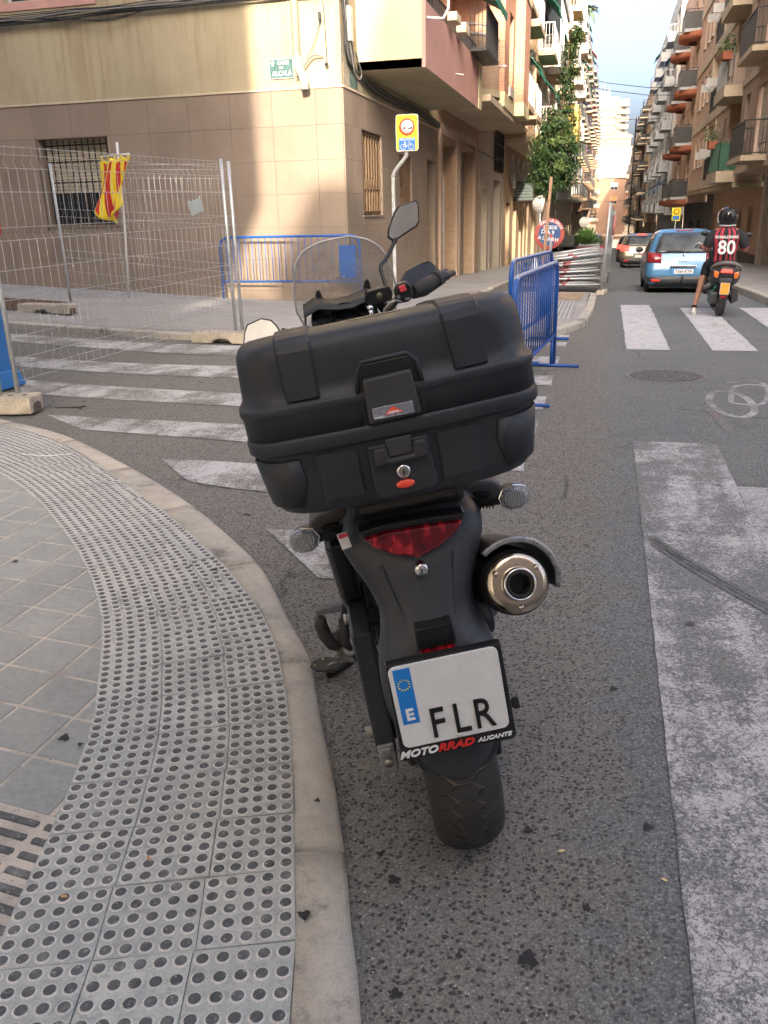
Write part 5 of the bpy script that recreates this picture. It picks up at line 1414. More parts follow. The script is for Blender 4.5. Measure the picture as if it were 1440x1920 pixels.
def ring_tail(z, w, yb, yf, ridge=.006):
    P = [(w, yf), (w, (yf + yb) / 2), (w * .985, yb + .055), (w * .88, yb + .022), (w * .62, yb + .010), (w * .50, yb + .008 - ridge), (w * .25, yb - ridge * .7), (0, yb - ridge)]
    P = P + [(-x, y) for x, y in P[-2::-1]]
    return [(x, y, z) for x, y in P]
secs = [(.952, .095, -.225, .30), (.935, .140, -.243, .30), (.912, .156, -.256, .26), (.885, .158, -.268, .20), (.855, .146, -.276, .12), (.825, .128, -.284, .06), (.79, .112, -.293, .0), (.75, .100, -.305, -.06), (.715, .100, -.322, -.12), (.685, .112, -.340, -.17), (.66, .122, -.352, -.21), (.62, .128, -.358, -.25), (.56, .128, -.360, -.28), (.50, .118, -.360, -.30), (.46, .100, -.358, -.31), (.42, .092, -.353, -.318), (.39, .080, -.347, -.318), (.372, .056, -.343, -.32), (.362, .030, -.341, -.322)]
rings = [ring_tail(z, w, yb, yf, .015 if .70 < z < .87 else .004) for z, w, yb, yf in secs]
m = MB(); m.smooth = True; m.loft(rings)
tail = part('rear_fender', m, MAT['fender_plastic'], moto, sub=1)
for pts in ([(-.078, -.281, .862), (-.066, -.292, .80), (-.047, -.318, .72), (-.040, -.330, .695)], [(.072, -.281, .862), (.060, -.293, .80), (.047, -.318, .72), (.040, -.330, .695)], [(-.040, -.330, .695), (-.02, -.334, .712), (.02, -.334, .712), (.040, -.330, .695)], [(-.040, -.330, .695), (-.075, -.348, .655), (-.095, -.357, .60)], [(.040, -.330, .695), (.075, -.348, .655), (.095, -.357, .60)]):
    m = MB(); m.tube(resample3(pts, 4), .0032, 6, flat=.8); part('moulded_ridge', m, MAT['fender_plastic'], tail)
# mechanical clutter on the left flank: hoses, a spring and a brake line
for pts, r, mt in (([(-.13, .35, .62), (-.165, .30, .55), (-.15, .22, .47), (-.135, .16, .40)], .006, 'rubber'), ([(-.12, .40, .60), (-.175, .38, .50), (-.17, .46, .42), (-.14, .5, .36)], .005, 'bike_black'), ([(-.12, .20, .40), (-.10, .05, .37), (-.105, -.03, .36)], .005, 'rubber'), ([(.12, .15, .60), (.125, .05, .50), (.12, -.02, .40)], .006, 'rubber')):
    m = MB(); m.tube(resample3(pts, 6), r, 7); part('hose', m, MAT[mt], moto)
m = MB(); m.tube([(-.05 + .0 * k + .035 * cos(k * .9), .34 + .006 * k + .0, .42 + .006 * k + .035 * sin(k * .9)) for k in range(44)], .006, 6); part('shock_spring', m, MAT['worn_steel'], moto)
m = MB(); m.lathe([(.055, .102), (.125, .102), (.125, .107), (.055, .107)], (0, 0, .327), 'x', 40); part('brake_disc', m, MAT['worn_steel'], moto)
m = MB(); m.box((.112, .02, .205), (.035, .11, .06), rotm(12, 0, 0)); part('brake_caliper', m, MAT['bike_black'], moto, bevel=.01)
m = MB(); m.prism([(-.110, .944), (-.062, .949), (.03, .945), (.108, .939), (.086, .905), (.05, .882), (0, .861), (-.05, .884), (-.092, .912)], 1, -.285, -.24)
bz = part('lamp_bezel', m, MAT['bike_black'], moto, bevel=.004)
m = MB(); m.prism([(-.100, .931), (-.056, .937), (.031, .933), (.098, .928), (.080, .904), (.045, .884), (0, .869), (-.045, .886), (-.084, .909)], 1, -.298, -.27)
tl = part('tail_light', m, MAT['lamp_red'], moto, bevel=.006, seg=3, label='dark red wedge shaped tail light')
m = MB(); m.lathe([(0, -.012), (.012, -.012), (.0145, -.008), (.0145, .02)], (0, -.296, .846), 'y', 20); lk = part('seat_lock', m, MAT['chrome'], moto)
m = MB(); m.box((0, -.309, .846), (.0025, .002, .010)); part('keyhole', m, MAT['print_black'], lk)
m = MB(); m.prism([(-.037, .744), (.037, .744), (.040, .697), (-.040, .697)], 1, -.352, -.31); part('reflector_housing', m, MAT['bike_black'], moto, bevel=.003)
m = MB(); m.prism([(-.031, .738), (.031, .738), (.034, .702), (-.034, .702)], 1, -.354, -.351); part('gloss_cover', m, MAT['bike_gloss'], moto)
m = MB(); m.prism([(-.036, .694), (.036, .694), (.036, .672), (-.036, .672)], 1, -.366, -.34); part('rear_reflector', m, MAT['lamp_red'], moto, bevel=.003)
# ---- number plate
m = MB(); m.prism([(-.113, .472), (.118, .472), (.124, .480), (.121, .697), (-.110, .700), (-.118, .480)], 1, -.388, -.366)
pf = part('plate_frame', m, MAT['bike_black'], moto, bevel=.004)
def rrect(x0, x1, z0, z1, r, n=4):
    P = []
    for cx, cz, a0 in ((x1 - r, z1 - r, 0), (x0 + r, z1 - r, 90), (x0 + r, z0 + r, 180), (x1 - r, z0 + r, 270)):
        for k in range(n + 1): a = radians(a0 + 90 * k / n); P.append((cx + r * cos(a), cz + r * sin(a)))
    return P
m = MB(); m.prism(rrect(-.107, .112, .506, .694, .014), 1, -.3925, -.386)
pw = part('number_plate', m, MAT['plate_white'], pf, bevel=.0015)
m = MB(); m.prism([(-.098, .688), (-.064, .688), (-.064, .562), (-.098, .562)], 1, -.3935, -.392); part('blue_band', m, MAT['plate_blue'], pf)
Q = lambda x, z, y=-.3945: (x, y, z)
def mlet(t_, size, mat, x, z, y=-.3945, bold=0, sx=1, shear=0, parent=pf, ext=.0012, rot=RX): return lettering(t_, size, MAT[mat], parent, (x, y, z), rot, bold, sx, shear, 'lettering', ext)
for ch, x in (('F', -.030), ('L', .018), ('R', .064)): mlet(ch, .098, 'print_black', x, .549, bold=.0006, sx=.74)
mlet('E', .036, 'print_white', -.081, .583, bold=.001)
m = MB()
for k in range(12):
    a = 2 * pi * k / 12; m.lathe([(0, -.0006), (.0022, 0), (0, .0006)], (-.081 + .0115 * cos(a), -.3942, .652 + .0115 * sin(a)), 'y', 5)
part('star', m, M('star_yellow', (.75, .65, .08), .5), pf, kind='stuff')
m = MB(); m.lathe([(0, -.003), (.0075, -.002), (.008, .004)], (.01, -.393, .5155), 'y', 14); part('plate_screw', m, MAT['plate_white'], pf)
mlet('MOTO', .0225, 'print_white', -.0805, .4885, -.3893, .0007, 1.15, .35, moto); mlet('RRAD', .0235, 'print_red', -.0035, .4885, -.3893, .0009, 1.2, .35, moto); mlet('ALICANTE', .0125, 'print_white', .0775, .488, -.3893, .0003, 1.18, .35, moto)
m = MB(); m.lathe([(0, -.014), (.009, -.012), (.009, .0), (.013, .0), (.013, .012)], (.138, -.3, .497), 'x', 8, smooth=False); part('mudguard_bolt', m, MAT['bike_black'], moto)
m = MB(); m.tube([(.11, -.3, .497), (.146, -.3, .497)], .006, 8); part('bolt_shank', m, MAT['worn_steel'], moto)
# ---- seat, frame, tank, engine: the mass in front of the tail
m = MB(); m.smooth = True
def sec_y(y, w, zt, zb): return [(w * cos(t) * (1 if abs(cos(t)) > .01 else 1), y, (zt + zb) / 2 + (zt - zb) / 2 * (abs(sin(t)) ** .7) * (1 if sin(t) > 0 else -1)) for t in [2 * pi * i / 16 for i in range(16)]]
m.loft([sec_y(-.18, .10, .90, .84), sec_y(-.05, .145, .91, .80), sec_y(.2, .16, .90, .76), sec_y(.42, .15, .84, .72), sec_y(.56, .12, .84, .72)]); part('seat', m, MAT['bike_plastic'], moto)
m = MB(); m.smooth = True
m.loft([sec_y(.50, .12, .90, .68), sec_y(.62, .18, 1.01, .66), sec_y(.8, .20, 1.07, .66), sec_y(.95, .18, 1.05, .70), sec_y(1.02, .12, 1.02, .78)]); part('fuel_tank', m, MAT['bike_gloss'], moto)
m = MB(); m.prism([(-.12, .86), (-.05, .77), (.03, .66), (.10, .60), (.26, .60), (.45, .70), (.45, .84), (.1, .90)], 0, -.192, -.14); part('side_panel', m, MAT['bike_black'], moto, bevel=.014, seg=3)
m = MB(); m.prism([(-.05, .83), (.03, .70), (.12, .63), (.45, .70), (.45, .84)], 0, .12, .165); part('side_panel', m, MAT['bike_black'], moto, bevel=.014, seg=3)
m = MB(); m.box((0, .68, .46), (.34, .36, .30)); m.box((0, .95, .55), (.26, .2, .3)); m.box((0, .8, .28), (.28, .5, .1)); part('engine', m, MAT['bike_black'], moto, bevel=.03, seg=3)
m = MB(); m.tube([(-.12, .36, .72), (-.14, .45, .46), (-.12, .6, .3)], .03, 8); m.tube([(.12, .36, .72), (.14, .45, .46), (.12, .6, .3)], .03, 8); part('frame', m, MAT['bike_black'], moto)
m = MB()
for s in (-1, 1):
    a = radians(35); 
    m.tube([(s * .1 * cos(a) , 1.0 + s * .1 * sin(a), 1.14), (s * .1 * cos(a) - .06, 1.50 + s * .1 * sin(a), .36)], .026, 12)
part('fork', m, MAT['bike_black'], moto)
m = MB(); m.smooth = True; m.loft([sec_y(1.0, .10, 1.10, .85), sec_y(1.12, .20, 1.20, .78), sec_y(1.28, .19, 1.16, .74), sec_y(1.42, .10, 1.04, .82)]); part('fairing', m, MAT['bike_gloss'], moto)
# ---- footpeg cluster and side stand on the left
m = MB(); m.tube([(-.14, .52, .47), (-.18, .55, .44), (-.205, .58, .40), (-.222, .6, .345), (-.235, .6, .30)], [.016, .018, .017, .016, .014], 10); part('peg_hanger', m, MAT['bike_black'], moto)
m = MB(); m.box((-.262, .6, .372), (.10, .032, .016), rotm(0, 4, 0)); [m.box((-.306 + k * .011, .6, .381), (.006, .034, .006), rotm(0, 4, 0)) for k in range(9)]; part('rider_footpeg', m, M('grey_rubber', (.11, .12, .13), .7), moto, fix=False)
m = MB(); m.smooth = True
m.tube([(-.30, .60, .352), (-.308, .6, .33), (-.303, .6, .29), (-.285, .6, .245), (-.268, .6, .228)], [.018, .028, .03, .026, .012], 9, flat=.75); part('heel_guard', m, MAT['rubber'], moto)
m = MB(); m.smooth = True; m.tube([(-.236, .6, .33), (-.24, .6, .28), (-.246, .6, .245), (-.23, .6, .215)], [.018, .026, .025, .01], 8, flat=.7); m.box((-.262, .6, .262), (.03, .02, .05), rotm(0, -25, 0)); part('passenger_peg', m, MAT['rubber'], moto)
for (x, z, r) in ((-.195, .47, .011), (-.16, .395, .016), (-.20, .385, .014), (-.17, .43, .012)):
    m = MB(); m.tube([(x - .022, .48, z), (x + .06, .48, z - .002)], r, 12); m.lathe([(0, -.006), (r * 1.25, -.004), (r * 1.25, .004)], (x - .02, .48, z), 'x', 6); part('bolt', m, MAT['alloy'] if r > .012 else MAT['worn_steel'], moto)
m = MB(); m.box((-.13, .5, .40), (.06, .08, .16)); m.box((-.15, .46, .34), (.04, .05, .05)); part('peg_plate', m, MAT['bike_black'], moto, bevel=.008)
m = MB(); m.tube(resample3([(-.262, .62, .235), (-.272, .64, .19), (-.258, .66, .155), (-.215, .68, .125), (-.17, .66, .11)], 5), .0125, 10); sd = part('shift_rod', m, MAT['worn_steel'], moto)
m = MB(); m.tube([(-.12, .60, .25), (-.20, .66, .165), (-.27, .70, .105), (-.335, .735, .062)], [.017, .015, .014, .013], 10); ss = part('side_stand', m, MAT['bike_black'], moto)
m = MB(); m.prism([(-.405, .73), (-.385, .70), (-.345, .69), (-.30, .70), (-.285, .735), (-.30, .77), (-.35, .785), (-.395, .76)], 2, .050, .062)
fo = part('stand_foot', m, MAT['rubber'], moto, bevel=.003); fo.rotation_euler = (0, radians(9.6), 0); fo.location = (0, 0, -.068 + .058)
m = MB()
for x, y in ((-.388, .725), (-.345, .70), (-.36, .765)): m.lathe([(0.0001, .0655), (.003, .065), (.0035, .062)], (x, y, 0), 'z', 8)
part('foot_screw', m, M('brass', (.7, .5, .2), .3, metal=.9), fo)
m = MB(); m.tube(resample3([(-.28, .70, .12), (-.315, .69, .13), (-.33, .70, .105), (-.31, .71, .085), (-.28, .71, .095)], 5), .003, 6); part('stand_spring', m, MAT['worn_steel'], moto)
# ---- exhaust
Ax0, Ax1 = Vector((.186, -.30, .772)), Vector((.172, .16, .615)); ad = (Ax1 - Ax0).normalized()
Rq = ad.to_track_quat('Z', 'Y').to_matrix()
m = MB(); m.lathe([(.061, .004), (.067, .012), (.071, .05), (.072, .30), (.055, .42), (.03, .48)], tuple(Ax0), 'z', 40, m=Rq); mu = part('muffler', m, MAT['muffler_black'], moto)
m = MB(); m.lathe([(.022, -.002), (.034, -.004), (.050, -.003), (.059, .001), (.0635, .006), (.0635, .014)], tuple(Ax0), 'z', 48, m=Rq); part('end_cap', m, MAT['bronze_steel'], mu)
m = MB(); m.lathe([(.0365, .002), (.0355, -.010), (.034, -.026), (.031, -.030), (.0285, -.028), (.027, .0)], tuple(Ax0), 'z', 36, m=Rq); part('outlet_ring', m, MAT['chrome'], mu)
m = MB(); m.lathe([(.027, -.026), (.0245, -.0285), (.021, -.026), (.019, .05)], tuple(Ax0), 'z', 36, m=Rq); part('tail_pipe', m, MAT['muffler_black'], mu)
m = MB(); m.lathe([(.0195, -.01), (.0001, -.01)], tuple(Ax0 + ad * .03), 'z', 24, m=Rq); part('pipe_bore', m, MAT['print_black'], mu)
for a in (35, 150, 275):
    p = Ax0 + Rq @ Vector((.049 * cos(radians(a)), .049 * sin(radians(a)), 0))
    m = MB(); m.lathe([(0, -.009), (.005, -.008), (.0066, -.002), (.0066, .002)], tuple(p), 'z', 10, m=Rq); part('cap_rivet', m, MAT['bronze_steel'], mu)
up = Rq.inverted() @ Vector((0, 0, 1)); a0 = math.atan2(up.y, up.x)
m = MB(); m.smooth = True
sgn = 1 if (Rq.inverted() @ Vector((1, 0, 0))).cross(up).z * 1 > 0 else 1
xr = Rq.inverted() @ Vector((1, 0, 0)); ax_ = math.atan2(xr.y, xr.x)
da = (ax_ - a0 + pi) % (2 * pi) - pi
angs = [a0 - da * .42 + (da * 1.62) * k / 18 for k in range(19)]
rows = []
for zz, rr in ((.00, .088), (.03, .0905), (.12, .091), (.30, .089), (.38, .084)): rows.append([tuple(Ax0 + Rq @ Vector((rr * cos(a) * (1 - .0), rr * sin(a), zz + (.05 * (k / 18 - .2) ** 2)))) for k, a in enumerate(angs)])
m.loft(rows, closed=False); hs = part('heat_shield', m, MAT['bike_black'], moto, solid=.004)
m = MB(); m.tube([tuple(Ax0 + Rq @ Vector((.0895 * cos(a), .0895 * sin(a), -.002 + (.05 * (k / 18 - .2) ** 2)))) for k, a in enumerate(angs)], .0042, 8, flat=1.6); part('shield_trim', m, M('grey_trim', (.28, .285, .29), .3, metal=.6), hs)
m = MB(); m.tube([(.11, .1, .50), (.13, .02, .56), (.15, -.04, .60)], .03, 10); m.tube([(.10, -.06, .72), (.11, -.1, .66), (.13, -.1, .60)], .02, 8); part('exhaust_hanger', m, MAT['bike_black'], moto)
m = MB(); m.box((.135, .02, .60), (.05, .2, .12)); part('exhaust_pipe', m, MAT['muffler_black'], moto, bevel=.02)
# ---- indicators
for s in (-1, 1):
    m = MB(); x0, x1 = .128, .192
    m.tube([(s * x0, -.17, .913), (s * x1, -.19, .916)], .011, 10)
    st = part('indicator_stalk', m, MAT['rubber'], moto)
    m = MB(); [m.lathe([(.011, -.0018), (.0165, 0), (.011, .0018)], (s * (x0 + .012 + k * .0062), -.172 - k * .002, .9135), 'x', 12) for k in range(7)]; part('stalk_rib', m, MAT['rubber'], st, kind='stuff')
    hexp = [(-.036, .004), (-.026, .022), (.0, .029), (.026, .022), (.034, .004), (.028, -.018), (.012, -.027), (-.012, -.027), (-.028, -.018)]
    hexp = [(s * x, z) for x, z in hexp]
    m = MB(); cx, cz = s * .222, .920
    P1 = [(cx + x, cz + z) for x, z in hexp]
    m.prism(P1, 1, -.205, -.15, .55); body = part('indicator_housing', m, MAT['bike_black'], moto, bevel=.004)
    m = MB(); m.prism([(cx + x * .96, cz + z * .96) for x, z in hexp], 1, -.207, -.199); part('indicator_rim', m, MAT['chrome'], body, bevel=.002)
    m = MB(); m.prism([(cx + x * .90, cz + z * .90) for x, z in hexp], 1, -.206, -.219, .72); part('lens', m, MAT['lens_clear'], body, bevel=.003)
    m = MB(); m.ball((cx, -.2075, cz), (.011, .004, .012), 10, 6); part('bulb', m, M('bulb_amber', (.45, .16, .05), .3), body)
# ---- rack, grab handles
m = MB(); m.prism([(-.112, -.26), (.112, -.26), (.118, -.18), (.118, .12), (-.118, .12), (-.118, -.18)], 2, .985, 1.006)
m.prism([(-.114, .955), (.112, .955), (.106, .988), (-.106, .988)], 1, -.225, -.19)
rk = part('luggage_rack', m, MAT['bike_black'], moto, bevel=.005)
m = MB(); m.prism([(-.098, .960), (.102, .960), (.098, .974), (-.096, .974)], 1, -.229, -.222); part('rack_slot', m, M('rack_inner', (.05, .043, .036), .6), rk)
for x in (-.085, .0, .085): m = MB(); m.lathe([(0, -.004), (.005, -.003), (.006, .003)], (x, -.229, .981), 'y', 8); part('rack_screw', m, MAT['worn_steel'], rk)
for s in (-1, 1):
    m = MB(); m.smooth = True
    m.prism([(s * .125, .885), (s * .178, .885), (s * .212, .905), (s * .214, .925), (s * .192, .940), (s * .13, .945), (s * .118, .93)], 1, -.13, .22, .9)
    g = part('grab_handle', m, M('grab_grey', (.085, .078, .075), .5, var=.15), moto, bevel=.010, seg=3)
    m = MB(); m.prism([(s * .140, .897), (s * .182, .897), (s * .188, .915), (s * .15, .922)], 1, -.145, -.12); part('handle_hollow', m, MAT['print_black'], g, bevel=.003)
m = MB(); m.box((-.139, -.255, .922), (.020, .004, .034), rotm(0, -8, 0)); part('warning_sticker', m, MAT['print_white'], moto, fix=False); m = MB(); m.box((-.139, -.258, .934), (.018, .003, .008), rotm(0, -8, 0)); part('sticker_mark', m, MAT['kill_red'], moto, fix=False)
m = MB(); m.box((0, -.02, .965), (.24, .4, .05)); part('rack_base', m, MAT['bike_black'], moto, bevel=.01)

# ---- top case
def rr(hw, hd, r, z, cy=-.170, n=6):
    P = []
    for cx, c2, a0 in ((hw - r, hd - r, 0), (-hw + r, hd - r, 90), (-hw + r, -hd + r, 180), (hw - r, -hd + r, 270)):
        for k in range(n + 1): a = radians(a0 + 90 * k / n); P.append((cx + r * cos(a), cy + c2 + r * sin(a) - (.012 * (1 - (cx / hw) ** 2) if False else 0), z))
    out = []
    N = len(P)
    for i in range(N):
        a, b = Vector(P[i]), Vector(P[(i + 1) % N]); out.append(P[i])
        if i % (n + 1) == n:
            for q in (.25, .5, .75):
                c = a.lerp(b, q); t = 4 * q * (1 - q)
                if abs(a.y - b.y) < 1e-4: c.y += (-1 if a.y < cy else 1) * .014 * t
                out.append(tuple(c))
    return out
m = MB(); m.smooth = True
low = [(1.0205, .195, .165), (1.023, .222, .185), (1.032, .242, .200), (1.055, .252, .208), (1.10, .258, .213), (1.150, .263, .217), (1.154, .2635, .2175)]
m.loft([rr(w, d, .085, z) for z, w, d in low] + [rr(.24, .20, .08, 1.154)])
tc = part('top_case', m, MAT['case_plastic'], moto, label='large black hard shell top case with a silver badge')
m = MB(); m.smooth = True
m.loft([rr(w, d, .074, z) for z, w, d in ((1.150, .262, .216), (1.153, .2680, .2220), (1.156, .2700, .2240), (1.172, .2705, .2245), (1.177, .2695, .2235), (1.181, .267, .221))]); part('base_rim', m, MAT['case_plastic'], tc)
def sl(v):
    x, y, z = v
    return (x, y, z - max(0, min(1, (z - 1.25) / .09)) * max(0, y + .30) * .125)
m = MB(); m.smooth = True
lid = [(1.181, .2675, .2215), (1.220, .2675, .2215), (1.223, .2692, .2232), (1.226, .2705, .2245), (1.236, .2705, .2245), (1.239, .269, .223), (1.2415, .261, .215), (1.27, .2595, .2135), (1.305, .257, .211), (1.326, .2545, .2085), (1.338, .249, .203), (1.346, .240, .194), (1.350, .228, .182), (1.352, .19, .145), (1.3525, .08, .05)]
m.loft([rr(w, d, .072 if w > .21 else .05 if w > .1 else .03, z) for z, w, d in lid]); m.v = [sl(v) for v in m.v]; ld = part('lid', m, MAT['case_plastic'], tc)
def face_y(z, side=-1):
    prof = [(1.0205, .165), (1.032, .200), (1.055, .208), (1.10, .213), (1.150, .217), (1.2415, .215), (1.27, .2135), (1.305, .211), (1.326, .2085), (1.338, .203), (1.346, .194), (1.350, .182), (1.352, .145), (1.3525, .05)]
    for (a, b), (c, d) in zip(prof, prof[1:]):
        if a <= z <= c: return -.170 + side * (b + (d - b) * (z - a) / (c - a))
    return -.17
def bow(x, hw=.178): t = min(1, abs(x) / hw); return .014 * (1 - t * t)
def band(x0, x1, x0b, x1b, zs_, over=True, h=.0055, name='lid_strap', parent=None, mat='case_plastic'):
    """raised band following the rear face (x0..x1 at the top, x0b..x1b at the foot) and over the top"""
    m = MB(); m.smooth = False
    path = [(face_y(z), z) for z in zs_]
    if over: path += [(-.17 - .05, 1.3525), (-.17 + .05, 1.3525), (-.17 + .145, 1.352), (-.17 + .182, 1.350), (-.17 + .194, 1.346), (-.17 + .203, 1.338), (-.17 + .2085, 1.326)]
    rows = []
    for i, (y, z) in enumerate(path):
        t = (z - zs_[0]) / (1.35 - zs_[0]) if i < len(zs_) else 1.0; t = max(0, min(1, t))
        a, b = x0b + (x0 - x0b) * t, x1b + (x1 - x1b) * t
        q0 = path[max(i - 1, 0)]; q1 = path[min(i + 1, len(path) - 1)]; d = Vector((q1[0] - q0[0], q1[1] - q0[1])).normalized(); nr = Vector((-d.y, d.x))
        n = Vector((-abs(nr.x) if y < -.17 else abs(nr.x), abs(nr.y)))
        if i < len(zs_): n = Vector((-abs(d.y), abs(d.x)))
        row = []
        e = .0045
        for (x, k) in ((a - .001, -.4), (a + e, 1.0), ((a + b) / 2, 1.0), (b - e, 1.0), (b + .001, -.4)):
            bb = bow(x) * (1 if i < len(zs_) and z < 1.345 else .3 if i < len(zs_) else 0)
            row.append((x, y + n.x * h * k - bb, z + n.y * h * k))
        rows.append(row)
    m.loft(rows, closed=False)
    if True:                                             # close the foot
        r = rows[0]; m.add([r[0], r[1], r[3], r[4]], [(0, 1, 2, 3)])
    if over: m.v = [sl(v) for v in m.v]
    return part(name, m, MAT[mat], parent or ld)
zl_ = [1.246, 1.27, 1.305, 1.326, 1.338, 1.346, 1.350, 1.352]
band(-.181, -.116, -.180, -.118, zl_, name='lid_strap'); band(.106, .178, .116, .181, zl_, name='lid_strap')
m = MB(); m.prism([(-.05, -.322), (.05, -.322), (.045, -.308), (-.045, -.308)], 2, 1.350, 1.3528); part('handle_notch', m, MAT['print_black'], ld, bevel=.001)
zb_ = [1.030, 1.055, 1.10, 1.143]
band(-.162, -.068, -.150, -.075, zb_, over=False, h=.0045, name='shell_panel', parent=tc); band(.058, .150, .066, .142, zb_, over=False, h=.0045, name='shell_panel', parent=tc)
# corner panels wrap the shell sides
for s in (-1, 1):
    m = MB(); m.smooth = True; rows = []
    for z, w, d in ((1.048, .2505, .2075), (1.10, .258, .213), (1.140, .2625, .2165)):
        ring = rr(w + .0025, d + .0025, .085, z); sel = [p for p in ring if p[0] * s > .172 and p[1] < -.10]
        sel.sort(key=lambda p: (abs(p[0]), p[1])); rows.append(sel)
    n = min(len(r) for r in rows); m.loft([r[:n] for r in rows], closed=False); part('corner_panel', m, MAT['case_plastic'], tc, solid=.003)
# latch recess, latch, badge, lower catch, lock, reflector button
yF = -.170 - .217 - .014
m = MB(); m.prism([(-.0525, 1.180), (-.050, 1.272), (-.040, 1.286), (.040, 1.287), (.052, 1.274), (.056, 1.182)], 1, yF - .0045, yF + .03); part('latch_recess', m, MAT['print_black'], tc, bevel=.002)
m = MB()
m.tube([(-.0545, yF - .004, 1.240), (-.051, yF - .003, 1.275), (-.039, yF - .001, 1.290), (.040, yF - .001, 1.291), (.053, yF - .003, 1.277), (.058, yF - .004, 1.240)], .0042, 8); part('latch_surround', m, MAT['case_plastic'], tc)
m = MB(); m.prism([(-.0455, 1.184), (-.0435, 1.262), (.042, 1.264), (.047, 1.186)], 1, yF - .016, yF + .0); la = part('latch', m, M('latch_plastic', (.035, .036, .036), .55, bump=.4, bs=900, bd=.0006), tc, bevel=.004)
m = MB(); m.prism([(-.0365, 1.1905), (.0345, 1.1905), (.0345, 1.2115), (-.0365, 1.2115)], 1, yF - .0185, yF - .014); bd_ = part('badge', m, MAT['badge_grey'], la, bevel=.001)
m = MB(); m.prism([(-.017, 1.1965), (.015, 1.1965), (-.001, 1.2095)], 1, yF - .0196, yF - .018); part('red_triangle', m, M('print_orange', (.80, .11, .05), .4), bd_)
m = MB(); m.prism([(-.0115, 1.1978), (.0095, 1.1978), (.0065, 1.2008), (-.0085, 1.2008)], 1, yF - .0202, yF - .019); m.prism([(-.035, 1.193), (-.018, 1.193), (-.018, 1.1948), (-.035, 1.1948)], 1, yF - .0195, yF - .018); part('badge_print', m, MAT['print_white'], bd_, fix=False)
yL = -.170 - .213 - .014
m = MB(); m.prism([(-.060, 1.050), (-.058, 1.142), (.050, 1.144), (.056, 1.052), (.044, 1.043), (-.050, 1.042)], 1, yL - .007, yL + .02); cf = part('catch_plate', m, MAT['case_plastic'], tc, bevel=.004)
m = MB(); m.prism([(-.050, 1.107), (-.048, 1.137), (-.026, 1.138), (-.024, 1.116), (.020, 1.117), (.022, 1.139), (.044, 1.140), (.045, 1.109)], 1, yL - .020, yL - .004); cc = part('catch', m, MATS['latch_plastic'], tc, bevel=.003)
m = MB(); m.prism([(-.024, 1.117), (-.025, 1.150), (.021, 1.151), (.020, 1.118)], 1, yL - .013, yL - .0); part('catch_tongue', m, MATS['latch_plastic'], tc, bevel=.002)
for x, z in ((-.037, 1.122), (.033, 1.124)): m = MB(); m.box((x, yL - .0205, z), (.017, .002, .020)); part('grip_patch', m, MAT['rubber'], cc, fix=False)
m = MB(); m.lathe([(0, -.006), (.009, -.006), (.0125, -.0045), (.0135, 0), (.0135, .02)], (-.003, yL - .008, 1.0875), 'y', 28); lo = part('case_lock', m, MAT['chrome'], tc)
m = MB(); m.lathe([(.009, -.0075), (.006, -.0078), (.0001, -.0075)], (-.003, yL - .008, 1.0875), 'y', 18); m.mat(1); m.box((-.003, yL - .0165, 1.0875), (.0025, .002, .009)); part('lock_core', m, [MAT['worn_steel'], MAT['print_black']], lo)
m = MB(); m.lathe([(0, -.004), (.6, -.0035), (.9, -.001), (1, .004)], (0, 0, 0), 'y', 28)
m.v = [(x * .0185, y, z * .0088) for x, y, z in m.v]; m.v = [(x - .0035, y + yL - .007, z + 1.0625) for x, y, z in m.v]; part('red_button', m, MAT['button_red'], tc)

# ---- windscreen
sc_o = [(-.188, 1.175, 1.238), (-.184, 1.15, 1.286), (-.175, 1.123, 1.34), (-.154, 1.097, 1.399), (-.129, 1.087, 1.429), (-.097, 1.085, 1.443), (-.041, 1.086, 1.455), (.031, 1.088, 1.453), (.09, 1.091, 1.434), (.127, 1.1, 1.406), (.147, 1.112, 1.374), (.16, 1.135, 1.326), (.167, 1.164, 1.269), (.169, 1.196, 1.211)]
YF = lambda x, z: 1.20 - .55 * (z - 1.25) - .9 * x * x
outl = [(x, z) for x, _, z in resample3([(a, b, c) for a, b, c in sc_o], 3) for _ in (0,)]
pts_l = [(a, b, c) for a, b, c in sc_o]
def at_z(z, side):
    P_ = sc_o[:7] if side < 0 else sc_o[7:][::-1]
    for p, q in zip(P_, P_[1:]):
        if p[2] <= z <= q[2]: t = (z - p[2]) / (q[2] - p[2]); return p[0] + (q[0] - p[0]) * t
    return P_[0][0] if z < P_[0][2] else P_[-1][0]
rows = []
for z in [1.12, 1.16, 1.20, 1.24, 1.28, 1.32, 1.35, 1.375, 1.40, 1.415, 1.43, 1.44, 1.447, 1.452]:
    a, b = (at_z(z, -1), at_z(z, 1)) if z > 1.24 else (-.188 + (1.24 - z) * .25, .169 - (1.24 - z) * .2)
    if z > 1.24: pass
    rows.append([(a + (b - a) * k / 14, YF(a + (b - a) * k / 14, z), z) for k in range(15)])
m = MB(); m.smooth = True; m.loft(rows, closed=False); ws = part('windscreen', m, MAT['windscreen_clear'], moto, label='clear scuffed plastic windscreen')
edge = [r[0] for r in rows] + rows[-1][1:-1] + [r[-1] for r in rows[::-1]]
m = MB(); m.tube(edge, .0034, 6); part('screen_edge', m, M('edge_clear', (.62, .62, .60), .2, var=.05), ws)
